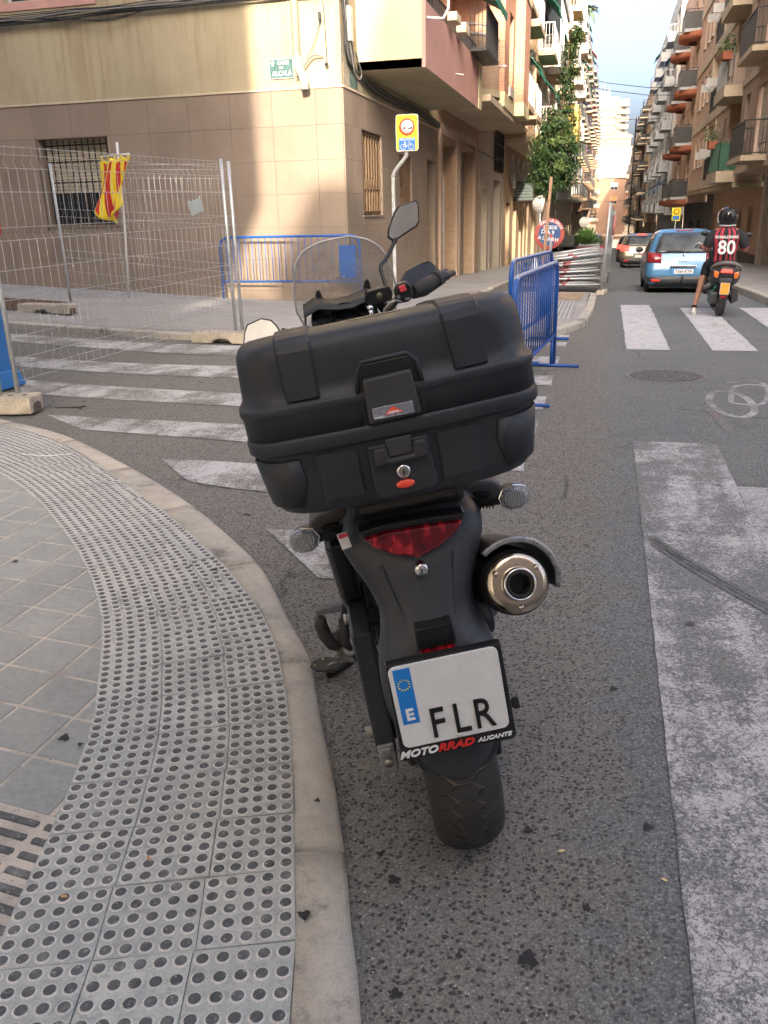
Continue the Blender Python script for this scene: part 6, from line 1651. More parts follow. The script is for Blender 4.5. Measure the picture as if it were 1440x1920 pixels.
for pts in ([(-.128, 1.223), (-.150, 1.262), (-.145, 1.272), (-.115, 1.255), (-.112, 1.290), (-.102, 1.302), (-.094, 1.300), (-.088, 1.272), (-.066, 1.262), (-.05, 1.235), (-.05, 1.19), (-.13, 1.17)],
            [(.075, 1.225), (.04, 1.24), (.034, 1.262), (.05, 1.272), (.060, 1.300), (.068, 1.306), (.078, 1.30), (.078, 1.275), (.10, 1.25), (.12, 1.22), (.10, 1.18)]):
    m = MB(); m.prism(pts, 1, 1.112, 1.128); part('screen_bracket', m, MAT['bike_black'], moto, bevel=.004)
m = MB(); m.smooth = True
m.loft([[(x, y, z + zz) for x, y, z in [(-.165, 1.12, 1.20), (-.158, 1.11, 1.262), (-.12, 1.10, 1.278), (-.06, 1.10, 1.262), (0, 1.10, 1.262), (.06, 1.10, 1.275), (.11, 1.09, 1.255), (.13, 1.1, 1.18)]] for zz in (0,)] + [[(x, y - .09, z) for x, y, z in [(-.165, 1.08, 1.19), (-.155, 1.08, 1.236), (-.11, 1.07, 1.252), (-.05, 1.06, 1.240), (0, 1.06, 1.236), (.06, 1.06, 1.250), (.10, 1.07, 1.235), (.12, 1.08, 1.17)]]], closed=False); part('dashboard_cowl', m, MAT['case_plastic'], moto, solid=.006)
for x, r in ((-.10, .042), (-.028, .046), (.045, .036)):
    m = MB(); m.lathe([(r * .8, 0), (r, -.004), (r, .012), (r * .9, .03)], (x, 1.0, 1.205), 'z', 28, m=rotm(35, 0, 0)); g = part('gauge', m, MAT['bike_black'], moto)
    m = MB(); m.lathe([(0.0001, .004), (r * .82, .004)], (x, 1.0, 1.205), 'z', 24, m=rotm(35, 0, 0)); part('dial', m, MAT['glass_pane'], g)
# ---- handlebar and controls
m = MB(); m.smooth = True; m.tube(resample3([(.02, .93, 1.16), (.09, .95, 1.19), (.15, .96, 1.235), (.205, .97, 1.248), (.361, 1.09, 1.27)], 4), .011, 10); hb = part('handlebar', m, MAT['bike_black'], moto)
m = MB(); m.tube([(.200, .965, 1.247), (.29, 1.045, 1.263)], .0225, 16); m.tube([(.288, 1.044, 1.2625), (.302, 1.057, 1.265)], .0265, 16); part('throttle_grip', m, MAT['rubber'], moto)
m = MB(); m.tube([(.298, 1.053, 1.2645), (.336, 1.084, 1.2695)], .0195, 16); m.lathe([(0, 0), (.0155, .0), (.0165, .003)], (.333, 1.08, 1.269), 'x', 14); part('bar_end', m, MAT['bike_black'], moto, bevel=.002)
m = MB(); m.prism([(.145, 1.222), (.140, 1.262), (.152, 1.283), (.185, 1.287), (.200, 1.268), (.198, 1.232), (.18, 1.222)], 1, .935, .985); sw = part('switch_housing', m, MAT['bike_black'], moto, bevel=.008, seg=3)
m = MB(); m.box((.168, .928, 1.268), (.021, .012, .020), rotm(0, -10, 0)); part('kill_switch', m, MAT['kill_red'], sw, bevel=.003)
m = MB(); m.box((.150, .93, 1.243), (.012, .012, .012)); m.box((.178, .93, 1.232), (.016, .01, .008)); part('start_switch', m, M('switch_grey', (.12, .12, .125), .4), sw, bevel=.002, fix=False)
m = MB(); m.prism([(.050, 1.232), (.046, 1.272), (.060, 1.280), (.128, 1.285), (.136, 1.262), (.130, 1.236)], 1, .95, 1.0); mc = part('brake_reservoir', m, MAT['bike_black'], moto, bevel=.004)
m = MB(); m.lathe([(0, -.004), (.009, -.004), (.0105, 0), (.0105, .004)], (.092, .948, 1.258), 'y', 20); sg_ = part('sight_glass', m, M('sight_brass', (.12, .11, .07), .3, metal=.4), mc)
m = MB(); m.box((.047, .948, 1.258), (.004, .012, .05), rotm(0, 12, 0)); part('reservoir_cap', m, MAT['chrome'], mc, fix=False)
m = MB(); m.tube([(.055, .94, 1.225), (.055, .94, 1.195)], .008, 10); m.ball((.055, .94, 1.228), (.013, .013, .010), 10, 6); part('stem_bolt', m, MAT['chrome'], moto)
m = MB(); m.tube(resample3([(.09, .94, 1.18), (.10, .93, 1.215), (.135, .93, 1.235), (.16, .94, 1.225)], 5), .004, 8); part('throttle_cable', m, MAT['worn_steel'], moto)
m = MB(); m.tube([(.205, 1.0, 1.25), (.26, 1.09, 1.262), (.31, 1.13, 1.262)], .007, 8, flat=.6); part('brake_lever', m, MAT['bike_black'], moto)
m = MB(); m.smooth = False
gp = [(.176, 1.05, 1.281), (.204, 1.08, 1.307), (.253, 1.12, 1.318), (.289, 1.14, 1.32), (.304, 1.16, 1.313), (.33, 1.18, 1.281), (.342, 1.15, 1.236), (.259, 1.1, 1.209), (.208, 1.05, 1.213)]
n = len(gp); m.add([(x, y + .01, z) for x, y, z in gp] + [(x * .98 + .005, y + .035, z) for x, y, z in gp], [tuple(range(n)), tuple(range(n, 2 * n))[::-1]] + [(i, (i + 1) % n, n + (i + 1) % n, n + i) for i in range(n)]); part('hand_guard', m, MAT['print_black'], moto, bevel=.004)
m = MB(); m.smooth = True; m.tube(resample3([(-.02, .93, 1.16), (-.09, .90, 1.18), (-.16, .84, 1.20), (-.25, .78, 1.17), (-.33, .72, 1.16)], 4), .013, 10); part('handlebar_left', m, MAT['bike_black'], moto); bpy.data.objects['handlebar_left'].name = 'handlebar'
# ---- mirrors
def mirror(P, Gp, y, parent, stem, aim):
    n = len(P); cx, cz = sum(p[0] for p in P) / n, sum(p[2] for p in P) / n
    Y = lambda x, z, d: y + d + (x - cx) * aim[0] + (z - cz) * aim[1]
    m = MB(); k = .72
    m.add([(x, Y(x, z, 0), z) for x, _, z in P] + [(cx + (x - cx) * k, Y(cx + (x - cx) * k, cz + (z - cz) * k, .034), cz + (z - cz) * k) for x, _, z in P], [tuple(range(n)), tuple(range(n, 2 * n))[::-1]] + [(i, (i + 1) % n, n + (i + 1) % n, n + i) for i in range(n)])
    o = part('mirror', m, MAT['bike_black'], parent, bevel=.004, seg=3)
    m = MB(); n = len(Gp); m.add([(x, Y(x, z, -.0012), z) for x, _, z in Gp], [tuple(range(n))])
    me = m.mesh('mirror_glass', MAT['mirror_glass']); obj('mirror_glass', me, o)
    m = MB(); m.smooth = True; m.tube(resample3(stem, 4), [.010] * 3 + [.0065] * (4 * (len(stem) - 1) - 2) if len(stem) > 3 else .008, 8); part('mirror_stem', m, MAT['bike_black'], o)
mirror([(.158, 1.07, 1.421), (.165, 1.07, 1.449), (.195, 1.07, 1.497), (.215, 1.07, 1.515), (.274, 1.07, 1.522), (.283, 1.07, 1.51), (.275, 1.07, 1.453), (.265, 1.07, 1.438), (.191, 1.07, 1.41), (.17, 1.07, 1.411)],
       [(.167, 1.07, 1.428), (.173, 1.07, 1.450), (.200, 1.07, 1.492), (.219, 1.07, 1.510), (.272, 1.07, 1.516), (.277, 1.07, 1.507), (.270, 1.07, 1.457), (.260, 1.07, 1.444), (.192, 1.07, 1.418), (.175, 1.07, 1.417)], 1.07, moto,
       [(.186, 1.075, 1.418), (.172, 1.06, 1.395), (.142, 1.04, 1.361), (.118, 1.02, 1.341), (.119, 1.0, 1.30), (.120, .98, 1.27)], (0, .10))
mirror([(-.36, 0, 1.204), (-.349, 0, 1.243), (-.336, 0, 1.265), (-.287, 0, 1.275), (-.256, 0, 1.265), (-.241, 0, 1.246), (-.23, 0, 1.219), (-.24, 0, 1.179), (-.30, 0, 1.165)],
       [(-.354, 0, 1.205), (-.344, 0, 1.24), (-.332, 0, 1.26), (-.288, 0, 1.27), (-.26, 0, 1.26), (-.247, 0, 1.243), (-.237, 0, 1.219), (-.246, 0, 1.184), (-.30, 0, 1.171)], .82, moto,
       [(-.23, .84, 1.225), (-.20, .86, 1.21), (-.19, .87, 1.19)], (-.05, .78))

# ================================================================ FENCES, BARRIERS, SIGNS
M('galvanised', (.44, .46, .47), .38, metal=.55, var=.18, vs=12); M('galv_wire', (.40, .415, .42), .35, metal=.4, var=.1); M('galv_dull', (.33, .34, .345), .5, metal=.4, var=.3, vs=10)
M('block_concrete', (.42, .37, .29), .9, var=.3, vs=9, bump=.8, bs=60, bd=.008); M('barrier_blue', (.010, .082, .33), .38, var=.14, vs=9, coat=.1); M('barrier_scuff', (.33, .36, .42), .5, var=.25, vs=30)
M('flag_yellow', (.82, .62, .03), .8, var=.05); M('flag_red', (.52, .03, .02), .8, var=.08); M('pole_white', (.66, .66, .64), .45)
def fence_panel(p0, p1, lean, label, group, top=2.0, bot=.12, vstep=.105, name='mesh_fence_panel', posts=True, sag=0.0, cut=1.0):
    """welded wire panel with V folds; p0,p1 foot points (x,y,z)"""
    a, b = Vector(p0), Vector(p1); d = (b - a); L = d.length; d.normalize()
    nrm = Vector((d.y, -d.x, 0)).normalized()
    t = thing(name, label, 'fence panel', tuple(a), group=group)
    def P(u, z, o=0.0): q = d * u + nrm * (o + lean * z / top) + Vector((0, 0, z + sag * sin(pi * u / L))); return (q.x, q.y, q.z)
    folds = [top - .12, 1.28, .72, .25]
    if posts:
        for u in (0, L):
            m = MB(); m.tube([P(u, -.02), P(u, top * .5), P(u, top + .02)], .021, 10); part('post', m, MATS['galvanised'], t)
    m = MB(); n = int(L / vstep); r = .0021
    def zprof():
        zs = [(bot, 0)]
        for f in sorted(folds):
            zs += [(f - .05, 0), (f, .032), (f + .05, 0)]
        zs += [(top, 0)]
        return zs
    zp = zprof()
    for k in range(1, n):
        u = L * k / n; m.tube([P(u, z, o) for z, o in zp], r, 3, cap=False)
    w1 = part('vertical_wire', m, MATS['galv_wire'], t, fix=False, kind='stuff')
    m = MB()
    hz = [bot, top - .01]
    for f in folds: hz += [f - .05, f + .05]
    hz += [1.60, 1.0, .48]
    for z in hz: m.tube([P(0, z), P(L * .5, z), P(L, z)], .0026, 4, cap=False)
    part('horizontal_wire', m, MATS['galv_wire'], t, fix=False, kind='stuff')
    return t
def foot_block(x, y, z, rz, label, L=.72, W=.22, H=.14):
    t = thing('concrete_foot', label, 'fence foot', (x, y, z), rz, group='concrete fence feet')
    m = MB(); prof = [(-L / 2, 0), (-L * .16, 0), (-L * .13, .045), (-L * .05, .055), (L * .05, .055), (L * .13, .045), (L * .16, 0), (L / 2, 0), (L / 2, H), (-L / 2, H)]
    m.prism(prof, 1, -W / 2, W / 2); m2 = part('block', m, MATS['block_concrete'], t, bevel=.016, seg=2)
    m = MB()
    for s in (-1, 1):
        for q in (-.06, .06): m.lathe([(.0001, H + .0012), (.024, H + .001), (.024, H - .003)], (s * L * .32 + q, 0, 0), 'z', 12)
    part('post_hole', m, MATS['window_dark'], t, kind='stuff')
    m = MB(); m.prism([(-W * .28, .0), (W * .28, 0), (W * .28, .065), (W * .12, .085), (-W * .12, .085), (-W * .28, .065)], 0, L / 2 - .02, L / 2 + .0025); part('end_notch', m, M('notch_dark', (.11, .09, .07), .95, var=.4, vs=30), t)
    return t
Bp = (-7.70, 11.37, G(-7.7, 11.37) + .16); Ap = (-4.38, 10.0, .16); Cp = (-4.66, 5.98, .14)
g_ = 'temporary wire mesh fence panels at the road works'
fence_panel((-4.36, 9.98, .20), (-7.68, 11.36, .36), -.02, 'wire mesh fence panel between the right and far left posts, before the barred window', g_, top=1.92)
fence_panel((-4.44, 9.96, .20), (-4.70, 6.03, .14), .02, 'wire mesh fence panel running from the right post towards the nearest concrete foot', g_, top=1.95)
fence_panel((-4.80, 5.93, .14), (-8.15, 5.55, .2), .0, 'wire mesh fence panel at the left edge of the picture beside the blue cabin', g_, top=2.0)
foot_block(-4.62, 10.02, .015, radians(-6), 'worn beige concrete foot under the right fence post, beside the far kerb', L=.88)
foot_block(-8.0, 11.22, G(-8, 11.2) + FH, radians(-8), 'long brown concrete foot under the far fence post, on the pavement', L=.95)
foot_block(-4.92, 5.90, PZ - .01, radians(12), 'nearest pale concrete fence foot, at the left edge by the tactile paving', L=.85, W=.26)
# plastic plate cable-tied to the fence
t = thing('fence_sign', 'small blank grey plastic plate tied high on the fence near the right post', 'plate', (-4.95, 10.2, 1.65), radians(-22), rot=(radians(8), radians(-14), radians(-22)))
m = MB(); m.box((0, 0, 0), (.24, .004, .16)); part('plate', m, M('plate_grey', (.34, .39, .42), .4, var=.2), t, bevel=.001); m = MB(); m.tube([(-.10, .0, .07), (-.10, .03, .10)], .004, 5); m.tube([(.10, .0, .07), (.10, .03, .10)], .004, 5); part('cable_tie', m, MATS['pole_white'], t)
# banner on its pole
bn = thing('striped_banner', 'yellow and red striped banner hanging from the cross piece of a thin white pole', 'flag', (-6.25, 10.75, .45))
m = MB(); m.tube([(-.10, 0, .06), (-.02, -.02, 1.0), (.02, -.04, 2.02)], .016, 8); part('pole', m, MATS['pole_white'], bn)
m = MB(); m.tube([(-.20, -.05, 1.86), (.19, -.05, 1.875)], .011, 6); part('cross_piece', m, MATS['pole_white'], bn)
m = MB(); m.smooth = True
def BAN(u, v):
    w = .46; bottom = -.80 + .20 * abs(2 * u - 1) ** 1.3
    x = -.26 + w * u * (1 - .22 * v) - .08 * v + .045 * v * sin(9 * u + 4 * v) + .02; z = 1.80 + (.045 * u) + bottom * v + .015 * sin(20 * u)
    y = -.08 + .06 * sin(10 * u + 3 * v) * (.35 + v) - .07 * v
    return (x, y, z)
NU, NV = 36, 18
for i in range(NU):
    u0, u1 = i / NU, (i + 1) / NU; band_i = int((i + .5) / NU * 9)
    m.mat(1 if band_i % 2 == 1 else 0)
    for j in range(NV):
        v0, v1 = j / NV, (j + 1) / NV
        if j == 0: m.mat(0)
        elif j == 1: m.mat(1 if band_i % 2 == 1 else 0)
        if j >= NV - 1: m.mat(0)
        m.quad(BAN(u0, v0), BAN(u1, v0), BAN(u1, v1), BAN(u0, v1))
part('cloth', m, [MATS['flag_yellow'], MATS['flag_red']], bn, solid=.003)
m = MB()
for k in range(5): x = -.22 + k * .095; m.tube([(x, -.05, 1.865), (x + .01, -.075, 1.80 + .045 * k / 5)], .012, 5)
part('hanging_loop', m, MATS['flag_yellow'], bn)
# -------- blue crowd barriers
def barrier(x, y, z, rz, L, label, group='blue crowd control barriers', H=1.05, feet=True, n=None, plate=None, scuffed=False, tilt=0):
    t = thing('crowd_barrier', label, 'barrier', (x, y, z), rz, group=group, rot=(tilt, 0, rz))
    r = .021; R = .16; zb = .30
    arc = lambda cx, cz, a0, a1: [(cx + R * cos(radians(a0 + (a1 - a0) * k / 6)), 0, cz + R * sin(radians(a0 + (a1 - a0) * k / 6))) for k in range(7)]
    pts = [(0, 0, 0.0)] + arc(R, H - R, 180, 90) + arc(L - R, H - R, 90, 0) + [(L, 0, 0.0)]
    m = MB(); m.tube(pts, r, 10); part('frame', m, MATS['barrier_blue'], t)
    m = MB(); m.tube([(0, 0, zb), (L, 0, zb)], .018, 8); part('bottom_rail', m, MATS['barrier_blue'], t)
    n = n or int(L / .12)
    for k in range(1, n):
        u = L * k / n; m = MB(); m.tube([(u, 0, zb), (u, 0, H - (0 if R < u < L - R else R - math.sqrt(max(0, R * R - (R - min(u, L - u)) ** 2))))], .0075, 6); part('upright', m, MATS['barrier_blue'], t, fix=False)
    if scuffed:
        m = MB(); m.tube([(p[0], p[1] - .0, p[2] + .0025) for p in arc(R, H - R, 120, 90)] + [(L * .5, 0, H + .0025)] + [(p[0], p[1], p[2] + .0025) for p in arc(L - R, H - R, 90, 60)], r * .97, 10); part('scuffed_paint', m, MATS['barrier_scuff'], t)
    if plate:
        m = MB(); m.box((L - .21, 0, (zb + H - .2) / 2 + .05), (.30, .012, H - zb - .22)); part('panel', m, MATS['barrier_blue'], t)
    if feet:
        for u in (.18, L - .18):
            m = MB(); m.tube([(u, -.28, .015), (u, .28, .015)], .016, 8); m.tube([(u, 0, .01), (u, 0, zb)], .014, 8); part('foot_bar', m, MATS['barrier_blue'], t)
    return t
barrier(-6.62, 14.45, G(-6.6, 14.5) + FH, radians(-1.2), 2.58, 'blue crowd barrier standing against the sunlit stone wall', plate=True, feet=False, H=1.05)
barrier(-.655, 6.68, 0, math.atan2(2.27, .20), 2.28, 'nearest blue crowd barrier on the road beside the motorcycle, seen nearly end-on', scuffed=True, n=19, H=1.02)
barrier(-.90, 8.75, 0, math.atan2(2.25, .28), 2.2, 'blue crowd barrier just behind the nearest one, further from the camera', scuffed=True, n=18, H=1.04)
# blue cabin at the left edge
cab = thing('portable_cabin', 'blue plastic portable cabin cut off by the left edge of the picture', 'portable toilet', (-5.95, 6.42, G(-5.8, 6.5)), 0)
cb_ = M('cabin_blue', (.025, .16, .42), .4, var=.12, vs=6); 
m = MB(); m.bx(-.56, .545, -.545, .56, .08, 2.25); part('wall', m, cb_, cab, bevel=.03)
m = MB(); m.prism([(-.60, -.6), (.60, -.6), (.60, .6), (-.60, .6)], 2, 0, .16, .93); part('base_skirt', m, cb_, cab, bevel=.015)
m = MB(); m.box((.525, -.53, 1.15), (.075, .075, 2.1)); part('corner_post', m, M('cabin_dark', (.010, .055, .20), .4), cab, bevel=.015)
for k in range(4): m = MB(); m.box((-.30 + k * .22, -.555, 1.15), (.09, .03, 1.7)); part('wall_rib', m, cb_, cab, bevel=.01)
m = MB(); m.prism([(-.6, -.6), (.58, -.6), (.58, .6), (-.6, .6)], 2, 2.25, 2.42, .8); part('roof', m, MATS['pole_white'], cab, bevel=.03)
rs = thing('round_red_sign', 'edge of a round red sign behind the blue cabin at the left edge', 'sign', (-5.53, 7.05, .98))
m = MB(); m.lathe([(0.0001, -.006), (.14, -.006), (.15, 0), (.14, .006), (.0001, .006)], (0, 0, .50), 'y', 28); part('disc', m, MATS['flag_red'], rs); m = MB(); m.tube([(0, .02, -.8), (0, .02, .5)], .02, 8); part('pole', m, MATS['galvanised'], rs)
# -------- bike street sign on its kinked pole
bs_ = thing('cycle_street_sign', 'yellow sign with a red ring and white bicycle on blue, on a kinked grey pole', 'road sign', (-3.34, 14.0, FH))
z0 = -FH
m = MB(); m.tube(resample3([(0, 0, 0), (0, 0, 1.0), (0, 0, 1.88), (.01, -.01, 2.02), (.10, -.04, 2.14), (.21, -.07, 2.25), (.245, -.08, 2.36), (.25, -.08, 2.75)], 5), .03, 12); part('pole', m, M('pole_grey', (.40, .41, .40), .5, var=.12), bs_)
C0 = (.265, -.125, 2.69 + z0)
m = MB(); m.prism([(x + C0[0], z + C0[2]) for x, z in rrect(-.178, .178, -.262, .262, .04)], 1, -.135, -.115); bd2 = part('sign_board', m, M('sign_rim', (.62, .62, .58), .4), bs_, bevel=.003)
m = MB(); m.prism([(x + C0[0], z + C0[2]) for x, z in rrect(-.166, .166, -.250, .250, .032)], 1, -.1375, -.134); part('yellow_face', m, M('sign_yellow', (.80, .74, .02), .35, var=.04), bd2)
m = MB(); m.lathe([(.094, -.0015), (.126, -.0015), (.126, .001)], (C0[0], -.1385, C0[2] + .085), 'y', 36); part('red_ring', m, M('sign_red', (.72, .10, .045), .35, var=.04), bd2)
m = MB(); m.lathe([(.0001, -.0012), (.095, -.0012), (.095, .001)], (C0[0], -.1385, C0[2] + .085), 'y', 32); part('white_disc', m, MATS['print_white'], bd2)
m = MB(); m.prism([(C0[0] + x, C0[2] + z) for x, z in ((-.128, -.245), (.128, -.245), (.128, -.072), (-.128, -.072))], 1, -.139, -.137); part('blue_field', m, M('sign_blue', (.02, .17, .55), .35, var=.04), bd2)
lettering('CICLOCALLE', .036, MATS['print_white'], bd2, (C0[0], -.1405, C0[2] - .094), bold=.001, sx=1.08)
lettering('5 m', .038, MATS['print_black'], bd2, (C0[0], -.1412, C0[2] + .120)); 
m = MB(); x, z = C0[0] + .05, C0[2] + .068
m.prism([(x - .034, z - .014), (x + .034, z - .012), (x + .036, z + .01), (x + .012, z + .012), (x - .004, z + .002), (x - .03, z + .004)], 1, -.1415, -.140); m.prism([(x - .105, z - .010), (x - .072, z - .010), (x - .072, z + .006), (x - .085, z + .016), (x - .100, z + .006)], 1, -.1415, -.140); part('vehicle_pictogram', m, MATS['print_black'], bd2, fix=False)
def bicycle(m, cx, cz, s, y, W=lambda x, z, y: (x, y, z), r=.0035):
    P = lambda a, b: W(cx + a * s, cz + b * s, y)
    for c in (-.5, .5): m.tube([P(c + .31 * cos(2 * pi * k / 20), -.2 + .31 * sin(2 * pi * k / 20)) for k in range(21)], r, 6, cap=False)
    for a in ([(-.5, -.2), (-.26, .22), (.32, .26), (-.05, -.2), (-.5, -.2)], [(-.26, .22), (-.05, -.2)], [(.5, -.2), (.30, .36), (.20, .42)], [(-.30, .22), (-.27, .36)], [(-.38, .38), (-.18, .38)]): m.tube([P(*q) for q in a], r * 1.25, 6)
m = MB(); bicycle(m, C0[0], C0[2] - .172, .125, -.141); part('bicycle_pictogram', m, MATS['print_white'], bd2, fix=False)
# -------- round no parking sign with hand written notice, its stake and bag
ns = thing('no_parking_sign', 'round red and blue no parking sign with white handwriting, before the stacked panels', 'road sign', (-1.02, 16.6, FH))
m = MB(); m.tube([(.03, .03, 0), (.03, .03, .86), (.02, .03, 1.15)], .025, 10); part('post', m, MATS['galvanised'], ns)
RS = rotm(0, 0, 14) @ rotm(6, 5, 0)
Pp = Vector((.0, 0, 1.02))
m = MB(); m.lathe([(0.0001, -.004), (.272, -.004), (.278, 0), (.272, .006), (.0001, .006)], tuple(Pp), 'y', 40, m=RS); m.mat(0); dsc = part('red_disc', m, M('faded_red', (.40, .085, .075), .5, var=.3, vs=9), ns)
m = MB(); m.lathe([(.0001, -.006), (.205, -.006)], tuple(Pp), 'y', 36, m=RS); part('blue_disc', m, M('faded_blue', (.045, .105, .24), .5, var=.3, vs=9), dsc)
m = MB(); m.box(tuple(Pp + RS @ Vector((0, -.0075, 0))), (.045, .002, .42), RS @ rotm(0, -45, 0)); part('red_bar', m, MATS['faded_red'], dsc, fix=False)
RT = RS.to_4x4() @ RX
for txt, x, z, sz, ro in (('TODA LA CALLE', 0, .205, .075, 0), ('DESDE', .0, .115, .085, 2), ('DIA 9', -.035, .03, .10, -3), ('A LAS 8 H', -.01, -.085, .088, -4)):
    if txt == 'TODA LA CALLE':
        for i, ch in enumerate(txt):
            if ch == ' ': continue
            a = radians(140 - i * 9.2); p = Pp + RS @ Vector((.238 * cos(a), -.009, .238 * sin(a)))
            lettering(ch, .062, MATS['print_white'], dsc, tuple(p), RS.to_4x4() @ Matrix.Rotation(-(a - pi / 2), 4, 'Y') @ RX, .002, 1)
    else: lettering(txt, sz, MATS['print_white'], dsc, tuple(Pp + RS @ Vector((x, -.0095, z))), RS.to_4x4() @ Matrix.Rotation(radians(-ro), 4, 'Y') @ RX, .0022, 1)
st_ = thing('wooden_stake', 'plain wooden stake leaning beside the no parking sign', 'stake', (-1.12, 16.4, FH), rot=(radians(-2), radians(3), 0))
m = MB(); m.box((0, 0, 1.0), (.05, .035, 2.0)); part('stake', m, M('raw_wood', (.33, .20, .12), .8, var=.25, vs=8), st_, bevel=.004)
bg_ = thing('plastic_bag', 'crumpled white plastic bag tied to the wooden stake', 'bag', (-1.24, 16.35, .40))
m = MB(); rings = []
for k, (r, z) in enumerate(((.012, .34), (.03, .26), (.05, .17), (.068, .08), (.062, .02), (.02, -.01))): rings.append([(r * cos(a) * (1 + .3 * sin(5 * a + k)) - .03 * (.3 - z), r * .6 * sin(a), z) for a in [2 * pi * i / 14 for i in range(14)]])
m.smooth = True; m.loft(rings); part('bag', m, M('bag_white', (.62, .64, .67), .4), bg_)
m = MB(); m.tube([(.012, 0, .32), (.11, .03, .35)], .008, 5); part('knot', m, MATS['bag_white'], bg_)
# -------- stacked panels lying on the pavement
def flat_panel(i, x, y, z, rx, rz, ln, label):
    t = thing('stacked_panel', label, 'fence panel', (x, y, z), rot=(0, rx, rz), group='galvanised fence panels stacked flat on the corner pavement')
    m = MB()
    for yy in (0, .06, 1.9): m.tube([(0, yy, 0), (ln, yy, 0)], .021, 8)
    for xx in (.01, ln - .01): m.tube([(xx, 0, 0), (xx, 1.9, 0)], .014, 6)
    part('frame', m, MATS['galvanised'], t)
    m = MB()
    for k in range(1, 15): m.tube([(ln * k / 15, .01, .0), (ln * k / 15, 1.9, 0)], .004, 4, cap=False)
    for k in range(1, 8): m.tube([(0, 1.9 * k / 8, .004), (ln, 1.9 * k / 8, .004)], .004, 4, cap=False)
    part('wire_grid', m, MATS['galv_dull'], t, fix=False, kind='stuff')
    rq = ln * random.uniform(.46, .66); m = MB(); m.tube([(rq, 0, .0), (rq + random.uniform(.05, .22), 0, 0)], .0218, 8)
    part('red_mark', m, M('spray_red', (.34, .13, .13), .6, var=.6, vs=30), t)
for i in range(14):
    f = i / 13; rx = -radians(.2 + 7.4 * f ** 1.4 + random.uniform(-.3, .3)); ln = 1.62 - (.10 if i % 3 == 1 else .02) + (.06 if i > 8 else 0)
    zb = FH + .10 + f * .46
    lb = 'lowest' if i == 0 else 'topmost' if i == 13 else None
    flat_panel(i, -1.67 - .02 * (i % 2), 18.25 + .04 * (i % 3), zb - .12 , rx, radians(.8 * (i % 3 - 1)), ln,
        ('%s galvanised panel of the stack lying on the corner pavement' % lb) if lb else 'galvanised panel lying flat, %s from the bottom of the stack of fourteen' % ['', 'second', 'third', 'fourth', 'fifth', 'sixth', 'seventh', 'eighth', 'ninth', 'tenth', 'eleventh', 'twelfth', 'thirteenth'][i])
fence_panel((-.02, 18.15, .0), (.10, 21.6, -.15), .06, 'wire panel standing upright at the street end of the stacked panels, seen edge-on', 'temporary wire mesh fence panels at the road works', top=1.62)
fence_panel((-.06, 18.35, .0), (.03, 22.0, -.18), .12, 'second upright panel leaning behind the edge-on one, by the stacked panels', 'temporary wire mesh fence panels at the road works', top=1.60)
foot_block(-.02, 18.15, G(0, 18.1), radians(80), 'grey concrete foot under the upright panel at the end of the stack', L=.42, W=.16, H=.09)
m = MB(); m.tube([(.0, 0, 0), (.02, 0, .38)], .027, 8); rt = part('red_tape', m, MATS['spray_red'], None, loc=(.13, 18.12, 1.02)); tag(rt, 'red plastic tape wound round the upright fence post', 'tape')
# -------- street tree, tall and thin
random.seed(11)
tr = thing('street_tree', 'slim young street tree with a dense lower crown and a thin leader', 'tree', (-1.42, 19.6, G(0, 19.6) + FH))
m = MB(); m.smooth = True
trunk = [(0, 0, 0), (.04, 0, .9), (.14, .0, 1.8), (.24, .03, 2.5), (.34, 0, 3.3), (.46, .02, 4.2), (.56, 0, 4.75), (.62, 0, 5.05)]
m.tube(resample3(trunk, 3), [.062 - .0024 * k for k in range(22)], 8)
limbs = []
for (z, a, L, up_) in ((2.0, 200, .6, .9), (2.1, 20, .65, .9), (2.25, 120, .5, 1.0), (2.3, 300, .55, 1.1), (2.5, 170, .55, 1.1), (2.6, 350, .5, 1.2), (2.9, 60, .4, 1.0), (3.1, 220, .4, .9), (3.6, 100, .25, .8), (4.0, 280, .22, .7)):
    i = 0; b = None
    for p, q in zip(trunk, trunk[1:]):
        if p[2] <= z <= q[2]: t = (z - p[2]) / (q[2] - p[2]); b = Vector(p).lerp(Vector(q), t)
    e = b + Vector((L * cos(radians(a)) * .8, L * sin(radians(a)) * .8, up_)); mid = b.lerp(e, .5) + Vector((0, 0, -.08)) + Vector((L * cos(radians(a)) * .12, L * sin(radians(a)) * .12, 0))
    m.tube(resample3([b, mid, e], 4), [.026, .024, .02, .018, .016, .013, .011, .009, .006][:9], 6); limbs.append((b, mid, e))
part('trunk', m, M('tree_bark', (.20, .15, .11), .9, var=.3, vs=18), tr)
@Mfun('tree_leaf')
def _(t):
    n = t.noise(t.obj(), 5, 3); g = t.n.new('ShaderNodeObjectInfo')
    t.color(t.ramp(n, [(.3, (.022, .055, .018)), (.55, (.05, .105, .028)), (.75, (.12, .18, .05))])); t.rough(.5); t.b.inputs['Transmission Weight'].default_value = 0
@Mfun('tree_leaf_light')
def _(t): t.color(t.ramp(t.noise(t.obj(), 6, 3), [(.3, (.07, .13, .03)), (.75, (.20, .26, .07))])); t.rough(.5)
def leaf(m, c, n, ax, L, W_):
    n = n.normalized(); ax = (ax - ax.dot(n) * n).normalized(); s = n.cross(ax) * W_
    a, b = c - ax * L, c + ax * L; k = c + ax * L * .1
    m.add([a, k + s - n * W_ * .25, b, k - s - n * W_ * .25], [(0, 1, 2), (0, 2, 3)])
mm = MB()
def rad(z):
    for (z0, r0), (z1, r1) in zip(prof_, prof_[1:]):
        if z0 <= z <= z1: return r0 + (r1 - r0) * (z - z0) / (z1 - z0)
    return .05
